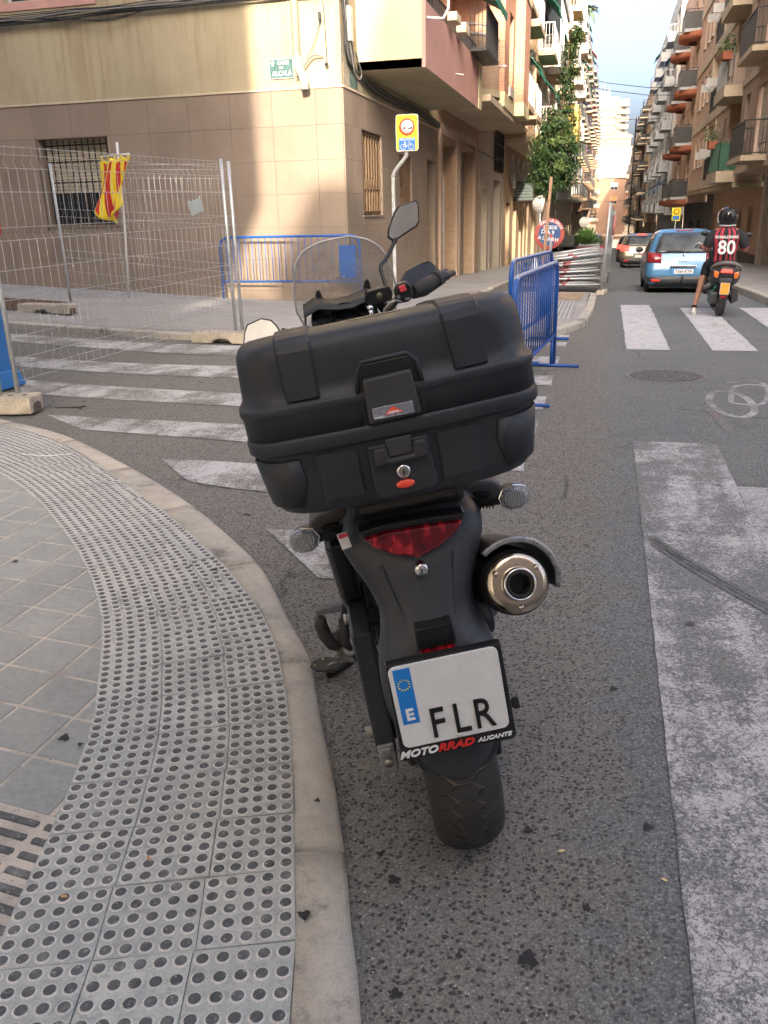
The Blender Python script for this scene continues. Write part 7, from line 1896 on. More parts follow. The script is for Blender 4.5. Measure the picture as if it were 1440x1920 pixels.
prof_ = [(1.85, .10), (2.0, .30), (2.3, .46), (2.7, .50), (3.0, .46), (3.25, .36), (3.5, .28), (3.8, .20), (4.1, .18), (4.4, .16), (4.7, .14), (4.95, .11), (5.15, .05)]
def axis(z):
    for p, q in zip(trunk, trunk[1:]):
        if p[2] <= z <= q[2]: return Vector(p).lerp(Vector(q), (z - p[2]) / (q[2] - p[2]))
    return Vector(trunk[-1])
clumps = []
for _ in range(330):
    z = random.choice((random.uniform(1.9, 3.3), random.uniform(2.0, 3.4), random.uniform(2.0, 3.3), random.uniform(3.3, 5.1))); a = random.uniform(0, 2 * pi); r = rad(z) * (random.random() ** .5) * random.uniform(.85, 1.12)
    if 3.4 < z < 3.9 and random.random() < .45: continue
    c = axis(z) + Vector((r * cos(a), r * sin(a), 0)); c.z = z + random.uniform(-.1, .1); clumps.append((c, random.uniform(.04, .12)))
for c, cr in clumps:
    out = (c - axis(c.z)); out.z = .25
    mm.mat(1 if random.random() < .22 else 0)
    for _ in range(int(70 * (cr / .09) ** 2)):
        p = c + Vector([random.gauss(0, cr * .62) for _ in range(3)])
        n = Vector([random.gauss(0, .6) for _ in range(3)]) + out.normalized() * .8 + Vector((0, 0, .4))
        leaf(mm, p, n, Vector((random.gauss(0, .4), random.gauss(0, .4), -1)), random.uniform(.028, .045), random.uniform(.011, .018))
part('crown', mm, [MATS['tree_leaf'], MATS['tree_leaf_light']], tr, fix=False)
# -------- further along the left pavement
for (x, y, h, r, lb) in ((-1.95, 27, 2.05, .24, 'white back of a round sign on a thin post, left of the tree'), (-1.5, 62, 2.3, .34, 'far round sign back on a pole, beyond the planter')):
    t = thing('round_sign', lb, 'road sign', (x, y, G(0, y) + FH)); m = MB(); m.tube([(0, .03, 0), (0, .03, h + .3)], .028, 8); part('post', m, MATS['galvanised'], t)
    m = MB(); m.lathe([(0.0001, -.01), (r, -.01), (r, .01), (.0001, .01)], (0, 0, h), 'y', 30); part('disc', m, MATS['frame_white'], t)
    m = MB(); m.box((0, -.02, h), (.03, .02, r * 1.6)); part('bracket', m, MATS['galv_dull'], t, fix=False)
pt = thing('planter', 'rusty brown rectangular planter with a bushy green plant, beyond the stacked panels', 'planter', (-.56, 25, G(0, 25)))
m = MB(); m.prism([(-.52, -.35), (.52, -.35), (.52, .35), (-.52, .35)], 2, 0, .62, 1.06); part('box', m, M('corten', (.085, .045, .03), .8, var=.3), pt, bevel=.01)
m = MB(); m.prism([(-.22, -.2), (.22, -.2), (.22, .2), (-.22, .2)], 2, .62, .92, 1.15); m.smooth = True; part('pot', m, M('pot_maroon', (.13, .05, .055), .7, var=.4, vs=20), pt, bevel=.02)
m = MB()
for _ in range(520):
    a = random.uniform(0, 2 * pi); el = random.uniform(.35, 1.5); L = random.uniform(.22, .58); d = Vector((cos(a) * cos(el), sin(a) * cos(el), sin(el))); b = Vector((random.uniform(-.12, .12), random.uniform(-.12, .12), .9)); s = d.cross(Vector((0, 0, 1))).normalized() * .02
    m.add([b + d * L * .5, b + d * L * .8 + s, b + d * L + Vector((0, 0, -.03)), b + d * L * .8 - s], [(0, 1, 2), (0, 2, 3)])
part('foliage', m, M('plant_leaf', (.07, .15, .03), .55, var=.4), pt, fix=False)
ct = thing('city_wheelie_bin', 'grey lidded bin beside the dark scooters on the left pavement', 'bin', (-1.1, 25.8, G(0, 25.8) + FH))
m = MB(); m.prism([(-.30, -.3), (.30, -.3), (.30, .3), (-.30, .3)], 2, .05, .95, 1.15); part('bin_body', m, M('bin_grey', (.10, .115, .12), .5), ct, bevel=.02); m = MB(); m.prism([(-.36, -.36), (.36, -.36), (.36, .36), (-.36, .36)], 2, .95, 1.05, .85); part('lid', m, M('lid_grey', (.33, .35, .36), .5), ct, bevel=.02)
# second street sign on the right, far
fs = thing('far_yellow_sign', 'small yellow and blue street sign above the roof of the blue car', 'road sign', (3.37, 47.5, G(0, 47) + .1))
m = MB(); m.tube([(0, .03, 0), (0, .03, 2.5)], .03, 8); part('post', m, MATS['galvanised'], fs); m = MB(); m.prism(rrect(-.21, .21, 1.92, 2.55, .04), 1, -.02, .0); part('board', m, MATS['sign_yellow'], fs)
m = MB(); m.prism([(-.16, 1.96), (.16, 1.96), (.16, 2.16), (-.16, 2.16)], 1, -.026, -.02); part('blue_field', m, MATS['sign_blue'], fs); m = MB(); m.lathe([(.10, -.004), (.14, -.004), (.14, 0)], (0, -.024, 2.36), 'y', 24); part('red_ring', m, MATS['sign_red'], fs)

# ================================================================ MARKS ON THE ROAD
mh = thing('manhole_cover', 'round patterned cast iron manhole cover set in the asphalt beyond the wide bar', 'manhole cover', (.625, 8.36, .0035))
M('cast_iron', (.10, .098, .095), .75, var=.3, vs=20, bump=.4, bs=120)
m = MB(); m.lathe([(.0001, .001), (.325, .001), (.327, -.004)], (0, 0, 0), 'z', 56); part('lid', m, MATS['cast_iron'], mh)
m = MB(); m.lathe([(.330, -.004), (.331, .002), (.37, .002), (.375, -.002)], (0, 0, 0), 'z', 56); part('ring_frame', m, M('iron_rim', (.13, .128, .124), .7, var=.3, vs=20), mh)
m = MB()
for r in (.05, .11, .17, .23, .29):
    n = int(2 * pi * r / .055)
    for k in range(n): a = 2 * pi * (k + .5 * (int(r * 100) % 2)) / n; m.box((r * cos(a), r * sin(a), .0035), (.030, .018, .005), Matrix.Rotation(a, 3, 'Z'))
part('raised_stud', m, MATS['iron_rim'], mh, fix=False, kind='stuff')
m = MB(); m.lathe([(.06, .0013), (.075, .0013)], (0, 0, 0), 'z', 30); part('badge_ring', m, MATS['window_dark'], mh)
def flat_curve(pts, w, name, mat, off=.003, closed=False):
    P_ = [Vector((p[0], p[1])) for p in resample3([(a, b, 0) for a, b in pts], 5)]
    A, B = [], []
    for i, p in enumerate(P_):
        d = (P_[min(i + 1, len(P_) - 1)] - P_[max(i - 1, 0)]).normalized(); n = Vector((-d.y, d.x)) * w / 2
        A.append((p.x + n.x, p.y + n.y)); B.append((p.x - n.x, p.y - n.y))
    return strip(A, B, 2, off, name, mat)
def bike_mark(cx, cy, s):
    W_ = lambda a, b: (cx + a * s * .50, cy + b * s * 1.25)
    for c in (-.5, .5): flat_curve([W_(c + .34 * cos(2 * pi * k / 14), -.25 + .42 * sin(2 * pi * k / 14)) for k in range(15)], .06, 'bicycle_marking', 'road_paint_faint')
    flat_curve([W_(-.5, -.25), W_(-.25, .35), W_(.3, .38), W_(0, -.25), W_(-.5, -.25)], .045, 'bicycle_marking', 'road_paint_faint', .0034)
    flat_curve([W_(.5, -.25), W_(.3, .5), W_(.1, .62)], .045, 'bicycle_marking', 'road_paint_faint', .0038); flat_curve([W_(-.35, .5), W_(-.12, .52)], .06, 'bicycle_marking', 'road_paint_faint', .0038)
bike_mark(1.30, 7.5, .95)
flat_curve([(.86, 6.95), (.90, 6.6), (.93, 6.2)], .06, 'red_spray_mark', 'road_paint_red')
for dx in (-.045, .0, .045): flat_curve([(.30, 3.95 + dx), (.48, 3.62 + dx), (.75, 3.22 + dx), (1.0, 2.98 + dx)], .034, 'skid_mark', 'rubber_mark', .0085)
# zebra across the side street on the left: bars run across the picture
def unpx(px, py, iters=6):
    d = CF * 1580 + CR * (px - 720) + CU * (960 - py); z = 0
    for _ in range(iters):
        t = (z - 1.5) / d.z; x, y = d.x * t, d.y * t; z = G(x, y)
    return x, y
for i, (a, b, c, d, e, f) in enumerate((((20, 626), (457, 649), (720, 655), (20, 640), (457, 668), (720, 676)), ((20, 668), (437, 687), (700, 700), (20, 686), (437, 709), (700, 724)), ((30, 711), (437, 738), (680, 752), (30, 737), (437, 762), (680, 780)), ((90, 779), (440, 796), (640, 806), (150, 806), (440, 828), (640, 842)), ((303, 861), (440, 868), (620, 880), (350, 903), (440, 918), (600, 935)), ((500, 994), (560, 992), (650, 1000), (598, 1085), (625, 1086), (668, 1087)))):
    A = refine([unpx(*a), unpx(*b), unpx(*c)], .12, .006); B = refine([unpx(*d), unpx(*e), unpx(*f)], .12, .006)
    n = min(len(A), len(B)); rs_ = lambda L, n: [L[round(k * (len(L) - 1) / (n - 1))] for k in range(n)]
    strip(rs_(A, n), rs_(B, n), 3, .0055, 'side_crossing_bar', 'road_paint_worn')
# litter
lit = [((-4.37, 6.22), 'black_stick', 'thin black twig of plastic on the asphalt by the concrete foot'), ]
m = MB(); m.tube([(-.13, 0, .008), (0, .02, .01), (.08, .03, .012), (.13, .06, .02)], .006, 5); m.tube([(.06, .025, .01), (.13, -.01, .012)], .005, 5)
tag(part('cable_scrap', m, MATS['cable_black'], None, loc=(-4.36, 6.2, .0)), 'short black cable scrap on the asphalt beside the nearest concrete foot', 'litter')
m = MB(); m.tube(resample3([(-.18, 0, 0), (-.08, -.03, .003), (.05, -.02, .002), (.16, .05, 0)], 5), .003, 5); tag(part('white_string', m, MATS['pole_white'], None, loc=(-3.55, 4.72, PZ + .008)), 'thin white string lying on the upper tactile tiles', 'litter')
def dry_leaf(x, y, z, s, rz, col, label, g='small dry leaves and crumbs on the ground'):
    m = MB(); pts = [(-1, 0, 0), (-.5, .4, .12), (.2, .5, .1), (1, .05, .25), (.3, -.42, .08), (-.5, -.35, .15)]
    m.add([(a * s, b * s, c * s) for a, b, c in pts] + [(0, 0, .0)], [(i, (i + 1) % 6, 6) for i in range(6)])
    o = part('dry_leaf', m, col, None, loc=(x, y, z + .002), solid=.0008); o.rotation_euler = (0, 0, rz); tag(o, label, 'leaf', g)
lf = M('leaf_tan', (.42, .27, .15), .8, var=.3); ly = M('leaf_yellow', (.60, .50, .26), .8, var=.2)
for px, py, s, lb, mt in ((120, 1682, .011, 'small brown leaf between studs at the lower left', lf), (280, 1611, .011, 'tan paper crumb between two studs of the middle tile column', lf), (1053, 1597, .010, 'pale crumb on the asphalt right of the rear tyre', ly), (1246, 1651, .009, 'yellowish crumb near the edge of the wide white bar', ly), (332, 897, .016, 'dry leaf against the kerb near the top of the curve', lf), (398, 709, .03, 'dry leaf on the side street crossing near the top case', lf)):
    d = CF * 1580 + CR * (px - 720) + CU * (960 - py); z = PZ + .004 if px < 300 or px == 332 else .002; t = (z - 1.5) / d.z; dry_leaf(d.x * t, d.y * t, z, s, random.uniform(0, 6), mt, lb)

# ================================================================ VEHICLES
def paintmat(name, c, rough=.28, metal=.45):
    t = NT(name); n = t.noise(t.obj(), 1.2, 3); t.color(t.ramp(n, [(.3, tuple(x * .92 for x in c)), (.7, c)])); t.rough(rough); t.b.inputs['Metallic'].default_value = metal
    t.b.inputs['Coat Weight'].default_value = .25; t.b.inputs['Coat Roughness'].default_value = .04; MATS[name] = t.m; return t.m
paintmat('car_blue', (.065, .20, .37), .32, .1); paintmat('car_olive', (.22, .20, .15)); paintmat('car_black', (.025, .024, .023)); paintmat('car_brown', (.24, .16, .09))
M('car_plastic', (.045, .047, .05), .55, var=.15); M('lamp_dark_red', (.22, .012, .015), .15, coat=.6, var=.3, vs=14)
@Mfun('brake_light')
def _(t):
    t.color((.7, .02, .02)); t.b.inputs['Emission Color'].default_value = (1, .06, .04, 1); t.b.inputs['Emission Strength'].default_value = .55
@Mfun('car_glass')
def _(t):
    t.color(t.ramp(t.noise(t.obj(), 2.2, 3), [(.35, (.012, .015, .018)), (.7, (.07, .085, .09))])); t.rough(.05); t.b.inputs['Specular IOR Level'].default_value = .35
def car(name, label, cat, x, y, rz, sc, body, lev, glass_z, plate=None, lights='lamp_dark_red', tow=False, detail=1, wheel_r=.33, wy=.82, wb=2.7):
    t = thing(name, label, cat, (x, y, G(x, y + .3)), rz, group=None)
    t.scale = (sc, sc, sc); t.rotation_euler = (-.03, 0, rz)
    def at(z):
        for a, b in zip(lev, lev[1:]):
            if a[0] <= z <= b[0]: k = (z - a[0]) / (b[0] - a[0]); return [a[i] + (b[i] - a[i]) * k for i in range(5)]
        return list(lev[-1])
    def ring(z, yr, yf, hw, r, g=0.0, n=6):
        P = []; cy = (yr + yf) / 2; hd = (yf - yr) / 2 + g; w = hw + g
        for cx, c2, a0 in ((w - r, hd - r, 0), (-w + r, hd - r, 90), (-w + r, -hd + r, 180), (w - r, -hd + r, 270)):
            for k in range(n + 1):
                a = radians(a0 + 90 * k / n); P.append((cx + r * cos(a), cy + c2 + r * sin(a), z))
            q = len(P)
        return P
    zs = [l[0] for l in lev]; fine = []
    for a, b in zip(zs, zs[1:]): fine += [a, a + (b - a) / 3, a + 2 * (b - a) / 3]
    fine.append(zs[-1])
    m = MB(); m.smooth = True; m.loft([ring(*at(z)) for z in fine]); bo = part('body', m, MATS[body], t)
    yr = lambda z: at(z)[1]
    def bowed(z, x): l = at(z); w = l[3]; return l[1] + max(0, (abs(x) - (w - l[4]))) ** 2 / (2 * l[4]) * 1.25
    def patch(name, poly_rows, mat, off=.008, par=bo, solid=.006):
        """poly_rows: [(z, x0, x1)...]"""
        m = MB(); m.smooth = True
        m.loft([[(a + (b - a) * k / 10, bowed(z, a + (b - a) * k / 10) - off, z) for k in range(11)] for z, a, b in poly_rows], closed=False)
        return part(name, m, MATS[mat], par, solid=solid)
    g0, g1 = glass_z
    W0, W1 = at(g0)[3] - .13, at(g1)[3] - .12
    rows = [(g0, -W0 * .90, W0 * .90), (g0 + .04, -W0, W0)] + [(g0 + (g1 - g0) * k / 6, -(W0 + (W1 - W0) * k / 6), W0 + (W1 - W0) * k / 6) for k in range(1, 6)] + [(g1, -W1 * .93, W1 * .93)]
    rw = patch('rear_window', rows, 'car_glass')
    patch('window_seal', [(z - (.02 if i == 0 else 0) + (.02 if i == len(rows) - 1 else 0), a * 1.045, b * 1.045) for i, (z, a, b) in enumerate(rows)], 'car_plastic', .003)
    # side glass
    for s in (-1, 1):
        m = MB(); m.smooth = True; R_ = []
        for k in range(5):
            z = g0 - .02 + (g1 - g0) * k / 4; l = at(z); R_.append([(s * (l[3] + .004), l[1] + .42 + (l[2] - .35 - l[1] - .42 - .25 * k / 4) * q / 8, z) for q in range(9)])
        m.loft(R_, closed=False); part('side_window', m, MATS['car_glass'], bo, solid=.005)
    # bumper, lamps, plate
    patch('bumper', [(lev[0][0] + .02, -at(.3)[3] * .93, at(.3)[3] * .93), (.30, -at(.3)[3] * .985, at(.3)[3] * .985), (.44, -at(.44)[3] * .99, at(.44)[3] * .99)], 'car_plastic', .016, solid=.02)
    for s in (-1, 1):
        z0, z1 = g0 - .26, g0 - .03; w = at(z0)[3]
        m = MB(); m.smooth = True
        m.loft([[(s * (w * .60 + (w * 1.0 - w * .60) * k / 8) , bowed(z, w * .60 + w * .40 * k / 8) - .012 + (.06 if k == 8 else 0), z + (z1 - z0) * .25 * (k / 8) * (1 if z == z1 else .4)) for k in range(9)] for z in (z0, (z0 + z1) / 2, z1)], closed=False)
        part('tail_light', m, MATS[lights], bo, solid=.012)
        m = MB(); m.box((s * w * .72, yr(.34) - .022, .34), (.22, .02, .07)); part('fog_reflector', m, MATS['flag_red'], bo, bevel=.01)
    m = MB(); m.box((0, yr(g1 + .06) - .02 + .03, g1 + .075), (.42, .05, .035)); part('high_brake_light', m, MATS['lamp_dark_red'] if lights != 'brake_light' else MATS['brake_light'], bo, bevel=.01)
    m = MB(); m.prism([(-.30, g0 - .38), (.30, g0 - .38), (.33, g0 - .335), (.30, g0 - .32), (-.30, g0 - .32), (-.33, g0 - .335)], 1, yr(g0 - .35) - .035, yr(g0 - .35) + .0); part('chrome_strip', m, MATS['chrome'], bo, bevel=.006)
    zpl = g0 - .47
    m = MB(); m.prism(rrect(-.34, .34, zpl - .085, zpl + .09, .03), 1, yr(zpl) - .012, yr(zpl)); part('plate_recess', m, MATS[body], bo)
    m = MB(); m.prism(rrect(-.26, .26, zpl - .055, zpl + .055, .008), 1, yr(zpl) - .024, yr(zpl) - .010); pp = part('number_plate', m, MATS['plate_white'], bo, bevel=.002)
    if plate:
        lettering(plate, .088, MATS['print_black'], pp, (.015, yr(zpl) - .026, zpl), sx=1.12, bold=.0015)
        m = MB(); m.box((-.237, yr(zpl) - .0255, zpl), (.04, .002, .105)); part('blue_band', m, MATS['plate_blue'], pp)
    for wx in (-1, 1):
        for yy in (wy, wy + wb):
            hw = at(.4)[3]; m = MB(); m.lathe([(wheel_r * .62, -.10), (wheel_r * .93, -.10), (wheel_r, -.07), (wheel_r, .07), (wheel_r * .93, .10), (wheel_r * .62, .10)], (wx * (hw - .115), yy, wheel_r), 'x', 32); wo_ = part('wheel', m, MATS['rubber'], t)
            m = MB(); m.lathe([(.0001, wx * .06), (wheel_r * .3, wx * .09), (wheel_r * .63, wx * .095)], (wx * (hw - .115), yy, wheel_r), 'x', 24); part('rim', m, MATS['alloy'], wo_)
            m = MB(); m.lathe([(wheel_r * 1.04, -.012), (wheel_r * 1.22, -.004), (wheel_r * 1.24, .004)], (wx * (hw + .0), yy, wheel_r), 'x', 28); m.v = [(vx, vy, max(vz, .16)) for vx, vy, vz in m.v]; part('wheel_arch', m, MATS['car_plastic'], bo)
    m = MB(); m.bx(-at(.3)[3] * .92, at(.3)[3] * .92, yr(.3) + .15, at(.3)[2] - .2, .14, .24); part('underbody', m, MATS['print_black'], t, fix=False)
    return t, bo, at, yr, patch
SC_ = [(.19, .16, 4.10, .76, .16), (.26, .05, 4.22, .86, .18), (.45, .0, 4.30, .905, .2), (.62, .015, 4.32, .915, .2), (.80, .06, 4.26, .91, .2), (.98, .12, 3.75, .885, .2), (1.04, .145, 3.35, .865, .2), (1.25, .25, 3.0, .80, .18), (1.45, .37, 2.65, .725, .17), (1.54, .46, 2.4, .665, .16), (1.60, .66, 2.15, .57, .15), (1.625, 1.0, 1.8, .36, .12)]
t, bo, at, yr, patch = car('blue_car', 'light blue compact people carrier waiting in the street beside the scooter rider', 'car', 1.53, 18.45, radians(0), .775, 'car_blue', SC_, (1.03, 1.50), '7266 KTB')
m = MB(); m.prism([(.0, .958), (.026, .985), (0, 1.0), (-.026, .985)], 1, yr(.96) - .03, yr(.96) - .01); m.prism([(0, .93), (.03, .963), (.0, .975), (-.03, .963)], 1, yr(.95) - .032, yr(.95) - .01); part('maker_badge', m, MATS['chrome'], bo, bevel=.004)
m = MB(); [m.box((-.10 + k * .04, yr(.84) - .022, .80), (.025, .006, .018)) for k in range(5)]; part('model_lettering', m, MATS['chrome'], bo, fix=False, kind='stuff')
m = MB(); m.tube([(.02, yr(1.05) - .02, 1.05), (-.18, yr(1.08) - .03, 1.085), (-.42, yr(1.07) - .02, 1.065)], .012, 6); m.ball((.03, yr(1.05) - .01, 1.045), .03, 8, 5); part('wiper', m, MATS['car_plastic'], bo)
m = MB(); m.lathe([(.0001, -.004), (.125, -.004), (.125, .004)], (.36, yr(1.16) - .014, 1.15), 'y', 24); part('window_disc', m, M('disc_grey', (.30, .31, .31), .3), bo); m = MB(); m.lathe([(.0001, -.004), (.10, -.004), (.10, .004)], (.36, yr(1.16) - .018, 1.15), 'y', 24); m.v = [(x, y + 0 * z, z) for x, y, z in m.v]; part('window_disc_inner', m, MATS['car_plastic'], bo)
m = MB(); m.box((0, yr(.45) - .03, .36), (.04, .05, .22)); m.tube([(0, .0, .27), (0, -.12, .26), (0, -.12, .32)], .02, 8); m.ball((0, -.12, .34), .028, 8, 6); part('tow_bar', m, MATS['print_black'], bo, fix=False)
m = MB(); m.tube([(0, 1.05, 1.61), (0, .86, 1.70), (0, .78, 1.75)], [.022, .012, .004], 6); m.box((0, 1.1, 1.62), (.06, .14, .03)); part('aerial', m, MATS['car_plastic'], bo, fix=False)
for s in (-1, 1): m = MB(); m.ball((s * 1.02, 2.75, 1.08), (.11, .10, .085), 12, 8); part('wing_mirror', m, MATS['car_plastic'], bo)
HB = [(.20, .14, 3.9, .72, .16), (.28, .04, 4.0, .82, .18), (.5, .0, 4.1, .87, .2), (.75, .03, 4.05, .88, .2), (.95, .10, 3.5, .85, .2), (1.02, .14, 3.1, .83, .18), (1.25, .26, 2.8, .75, .16), (1.42, .38, 2.4, .67, .15), (1.50, .6, 2.1, .55, .14), (1.52, .9, 1.8, .36, .12)]
car('olive_car', 'olive grey hatchback with glowing brake lights, second car in the queue', 'car', 1.42, 37.6, 0, .90, 'car_olive', HB, (1.0, 1.40), lights='brake_light')
car('black_car', 'black hatchback with glowing brake lights, furthest car in the queue', 'car', 1.42, 49.6, 0, .93, 'car_black', HB, (1.0, 1.40), lights='brake_light')
car('parked_brown_car', 'brown car parked on the left beyond the planter', 'car', -.75, 37.5, 0, .92, 'car_brown', HB, (1.0, 1.40))
def parked_scooter(x, y, rz, label):
    t = thing('parked_scooter', label, 'scooter', (x, y, G(x, y) + FH), rz, group='dark scooters parked on the left pavement')
    m = MB()
    for yy in (0, 1.25): m.lathe([(.12, -.045), (.22, -.05), (.24, 0), (.22, .05), (.12, .045)], (0, yy, .24), 'x', 20)
    part('wheel', m, MATS['rubber'], t)
    m = MB(); m.smooth = True; m.loft([[(w * cos(a), y_, z_ + h * sin(a)) for a in [2 * pi * i / 12 for i in range(12)]] for y_, z_, w, h in ((-.2, .72, .08, .08), (0, .62, .17, .20), (.35, .58, .18, .22), (.5, .4, .16, .12), (.85, .32, .14, .06))]); part('body', m, MATS['car_black'], t)
    m = MB(); m.prism([(.95, .25), (1.12, .3), (1.02, .98), (.92, .95)], 0, -.18, .18, .8); m.tube([(-.32, .86, 1.02), (0, .92, 1.05), (.32, .86, 1.02)], .02, 6); part('leg_shield', m, MATS['car_black'], t)
    m = MB(); m.box((0, .2, .82), (.24, .6, .08)); m.box((0, -.25, .98), (.36, .32, .3)); part('seat_and_box', m, MATS['rubber'], t, bevel=.03, fix=False)
parked_scooter(-1.35, 24.2, radians(10), 'dark parked scooter nearest the wall, beside the planter'); parked_scooter(-1.02, 24.4, radians(4), 'dark parked scooter between the first scooter and the planter')

# ================================================================ SCOOTER AND RIDER (built at their real place beyond the crossing)
sk = thing('scooter', 'small black scooter with an orange plate, ridden by the man in the striped shirt', 'scooter', (1.672, 13.44, G(1.67, 13.4)), radians(-2), rot=(0, radians(3), radians(-2)))
m = MB(); m.lathe([(.10, -.045), (.17, -.056), (.205, -.05), (.226, -.03), (.232, 0), (.226, .03), (.205, .05), (.17, .056), (.10, .045)], (0, 0, .232), 'x', 36); rwh = part('rear_wheel', m, MATS['rubber'], sk)
m = MB(); m.lathe([(.0001, -.04), (.11, -.045), (.11, .045), (.0001, .04)], (0, 0, .232), 'x', 20); part('rim', m, MATS['alloy'], rwh)
m = MB(); m.lathe([(.10, -.04), (.2, -.045), (.22, 0), (.2, .045), (.10, .04)], (0, 1.12, .225), 'x', 28); part('front_wheel', m, MATS['rubber'], sk)
m = MB(); m.smooth = True
def oval(w, y_, zc, h, p=1.0, n=18): return [(w * cos(a), y_, zc + h * (abs(sin(a)) ** p) * (1 if sin(a) > 0 else -1)) for a in [2 * pi * i / n for i in range(n)]]
m.loft([oval(.09, -.14, .66, .05), oval(.15, -.11, .62, .10), oval(.205, 0, .57, .16), oval(.215, .2, .56, .17), oval(.20, .42, .54, .16), oval(.14, .55, .5, .12)]); part('tail_body', m, M('scooter_grey', (.035, .036, .038), .4, var=.15), sk)
m = MB(); m.prism([(-.075, .49), (.075, .49), (.060, .30), (.045, .24), (-.045, .24), (-.060, .30)], 1, -.235, -.19); part('mudguard', m, MATS['rubber'], sk, bevel=.012)
m = MB(); m.prism([(-.09, .55), (.09, .55), (.075, .47), (-.075, .47)], 1, -.20, -.05); part('plate_bracket', m, MATS['car_plastic'], sk, bevel=.01)
m = MB(); m.prism(rrect(-.056, .056, .335, .485, .008), 1, -.243, -.236); part('orange_plate', m, M('plate_orange', (.80, .38, .05), .4, var=.05), sk); m = MB(); m.prism(rrect(-.062, .062, .329, .491, .010), 1, -.239, -.233); part('plate_border', m, MATS['plate_white'], sk)
m = MB(); m.prism([(-.045, .315), (.045, .315), (.035, .28), (-.035, .28)], 1, -.245, -.23); part('reflector', m, MATS['lamp_red'], sk, bevel=.003)
m = MB(); m.prism([(-.085, .625), (.085, .625), (.068, .672), (-.068, .672)], 1, -.175, -.13); part('tail_light', m, MATS['brake_light'], sk, bevel=.012)
for s in (-1, 1): m = MB(); m.prism([(s * .098, .63), (s * .168, .645), (s * .172, .60), (s * .15, .545), (s * .108, .55)], 1, -.15, -.10); part('indicator', m, M('amber_lens', (.62, .17, .03), .2, coat=.5), sk, bevel=.01)
m = MB(); m.tube(resample3([(-.20, .05, .66), (-.19, -.06, .70), (-.12, -.13, .745), (0, -.16, .765), (.12, -.13, .745), (.19, -.06, .70), (.20, .05, .66)], 4), .019, 8, flat=1.3); part('grab_rail', m, M('rail_taupe', (.14, .13, .12), .45), sk)
m = MB(); m.tube([(-.19, -.02, .655), (-.12, -.10, .65), (.12, -.10, .65), (.19, -.02, .655)], .012, 8); part('chrome_hoop', m, MATS['chrome'], sk)
m = MB(); m.smooth = True; m.loft([oval(.10, -.05, .73, .03), oval(.14, .08, .75, .045), oval(.15, .35, .74, .05), oval(.11, .6, .70, .04)]); part('seat', m, MATS['rubber'], sk)
m = MB(); m.tube([(.14, -.12, .36), (.145, .05, .30), (.14, .35, .25)], [.058, .062, .05], 14); part('silencer', m, MATS['muffler_black'], sk); m = MB(); m.prism([(.10, .42), (.19, .40), (.21, .25), (.12, .20)], 1, -.16, .1); part('silencer_guard', m, MATS['rubber'], sk, bevel=.01)
m = MB(); m.box((-.115, .1, .26), (.13, .34, .17)); part('crankcase', m, M('crank_dark', (.05, .05, .05), .5), sk, bevel=.03); m = MB(); m.smooth = True; m.tube([(-.20, -.02, .44), (-.235, .1, .40), (-.22, .3, .36)], [.03, .035, .02], 8); part('air_box', m, M('air_grey', (.14, .14, .13), .6), sk)
m = MB(); m.tube(resample3([(-.10, -.06, .44), (-.15, -.05, .36), (-.185, -.02, .27), (-.17, .0, .18)], 4), .006, 5); part('green_cable', m, M('cable_green', (.04, .32, .2), .5), sk)
m = MB(); m.bx(-.16, .16, .5, .92, .24, .30); m.prism([(.92, .22), (1.02, .3), (.96, .92), (.86, .90)], 0, -.2, .2); part('leg_shield', m, MATS['scooter_grey'], sk, bevel=.02, fix=False)
m = MB(); m.tube([(-.34, .74, .93), (-.2, .80, .97), (0, .84, .98), (.2, .80, .97), (.34, .74, .93)], .014, 8); m.tube([(-.24, .74, .93), (-.345, .72, .925)], .02, 8); m.tube([(.24, .74, .93), (.345, .72, .925)], .02, 8); part('handlebar', m, MATS['bike_black'], sk, fix=False)
for s in (-1, 1): m = MB(); m.tube([(s * .22, .8, .98), (s * .30, .78, 1.10)], .007, 6); m.ball((s * .31, .77, 1.13), (.06, .02, .04), 10, 6); part('mirror', m, MATS['bike_black'], sk)

# rider
rd = thing('person', 'man in a red and black striped number 80 shirt and black helmet astride a scooter', 'person', (1.672, 13.5, G(1.67, 13.4)), radians(-2), rot=(0, 0, radians(-2)))
M('skin', (.34, .17, .105), .5, var=.08, vs=8); M('jersey_red', (.42, .035, .055), .8, var=.1); M('jersey_black', (.014, .014, .016), .85, var=.15); M('shorts_black', (.012, .013, .016), .85); M('shoe_white', (.62, .61, .56), .6)
def skin(name, verts, edges, radii, mat, parent, root=0, sub=2):
    me = bpy.data.meshes.new(name); me.from_pydata(verts, edges, []); me.materials.append(mat)
    o = obj(name, me, parent); md = o.modifiers.new('skin', 'SKIN'); md.use_smooth_shade = True
    for i, r in enumerate(radii):
        sv = me.skin_vertices[0].data[i]; sv.radius = (r, r) if not isinstance(r, tuple) else r; sv.use_root = (i == root)
    s = o.modifiers.new('sub', 'SUBSURF'); s.levels = sub; s.render_levels = sub; return o
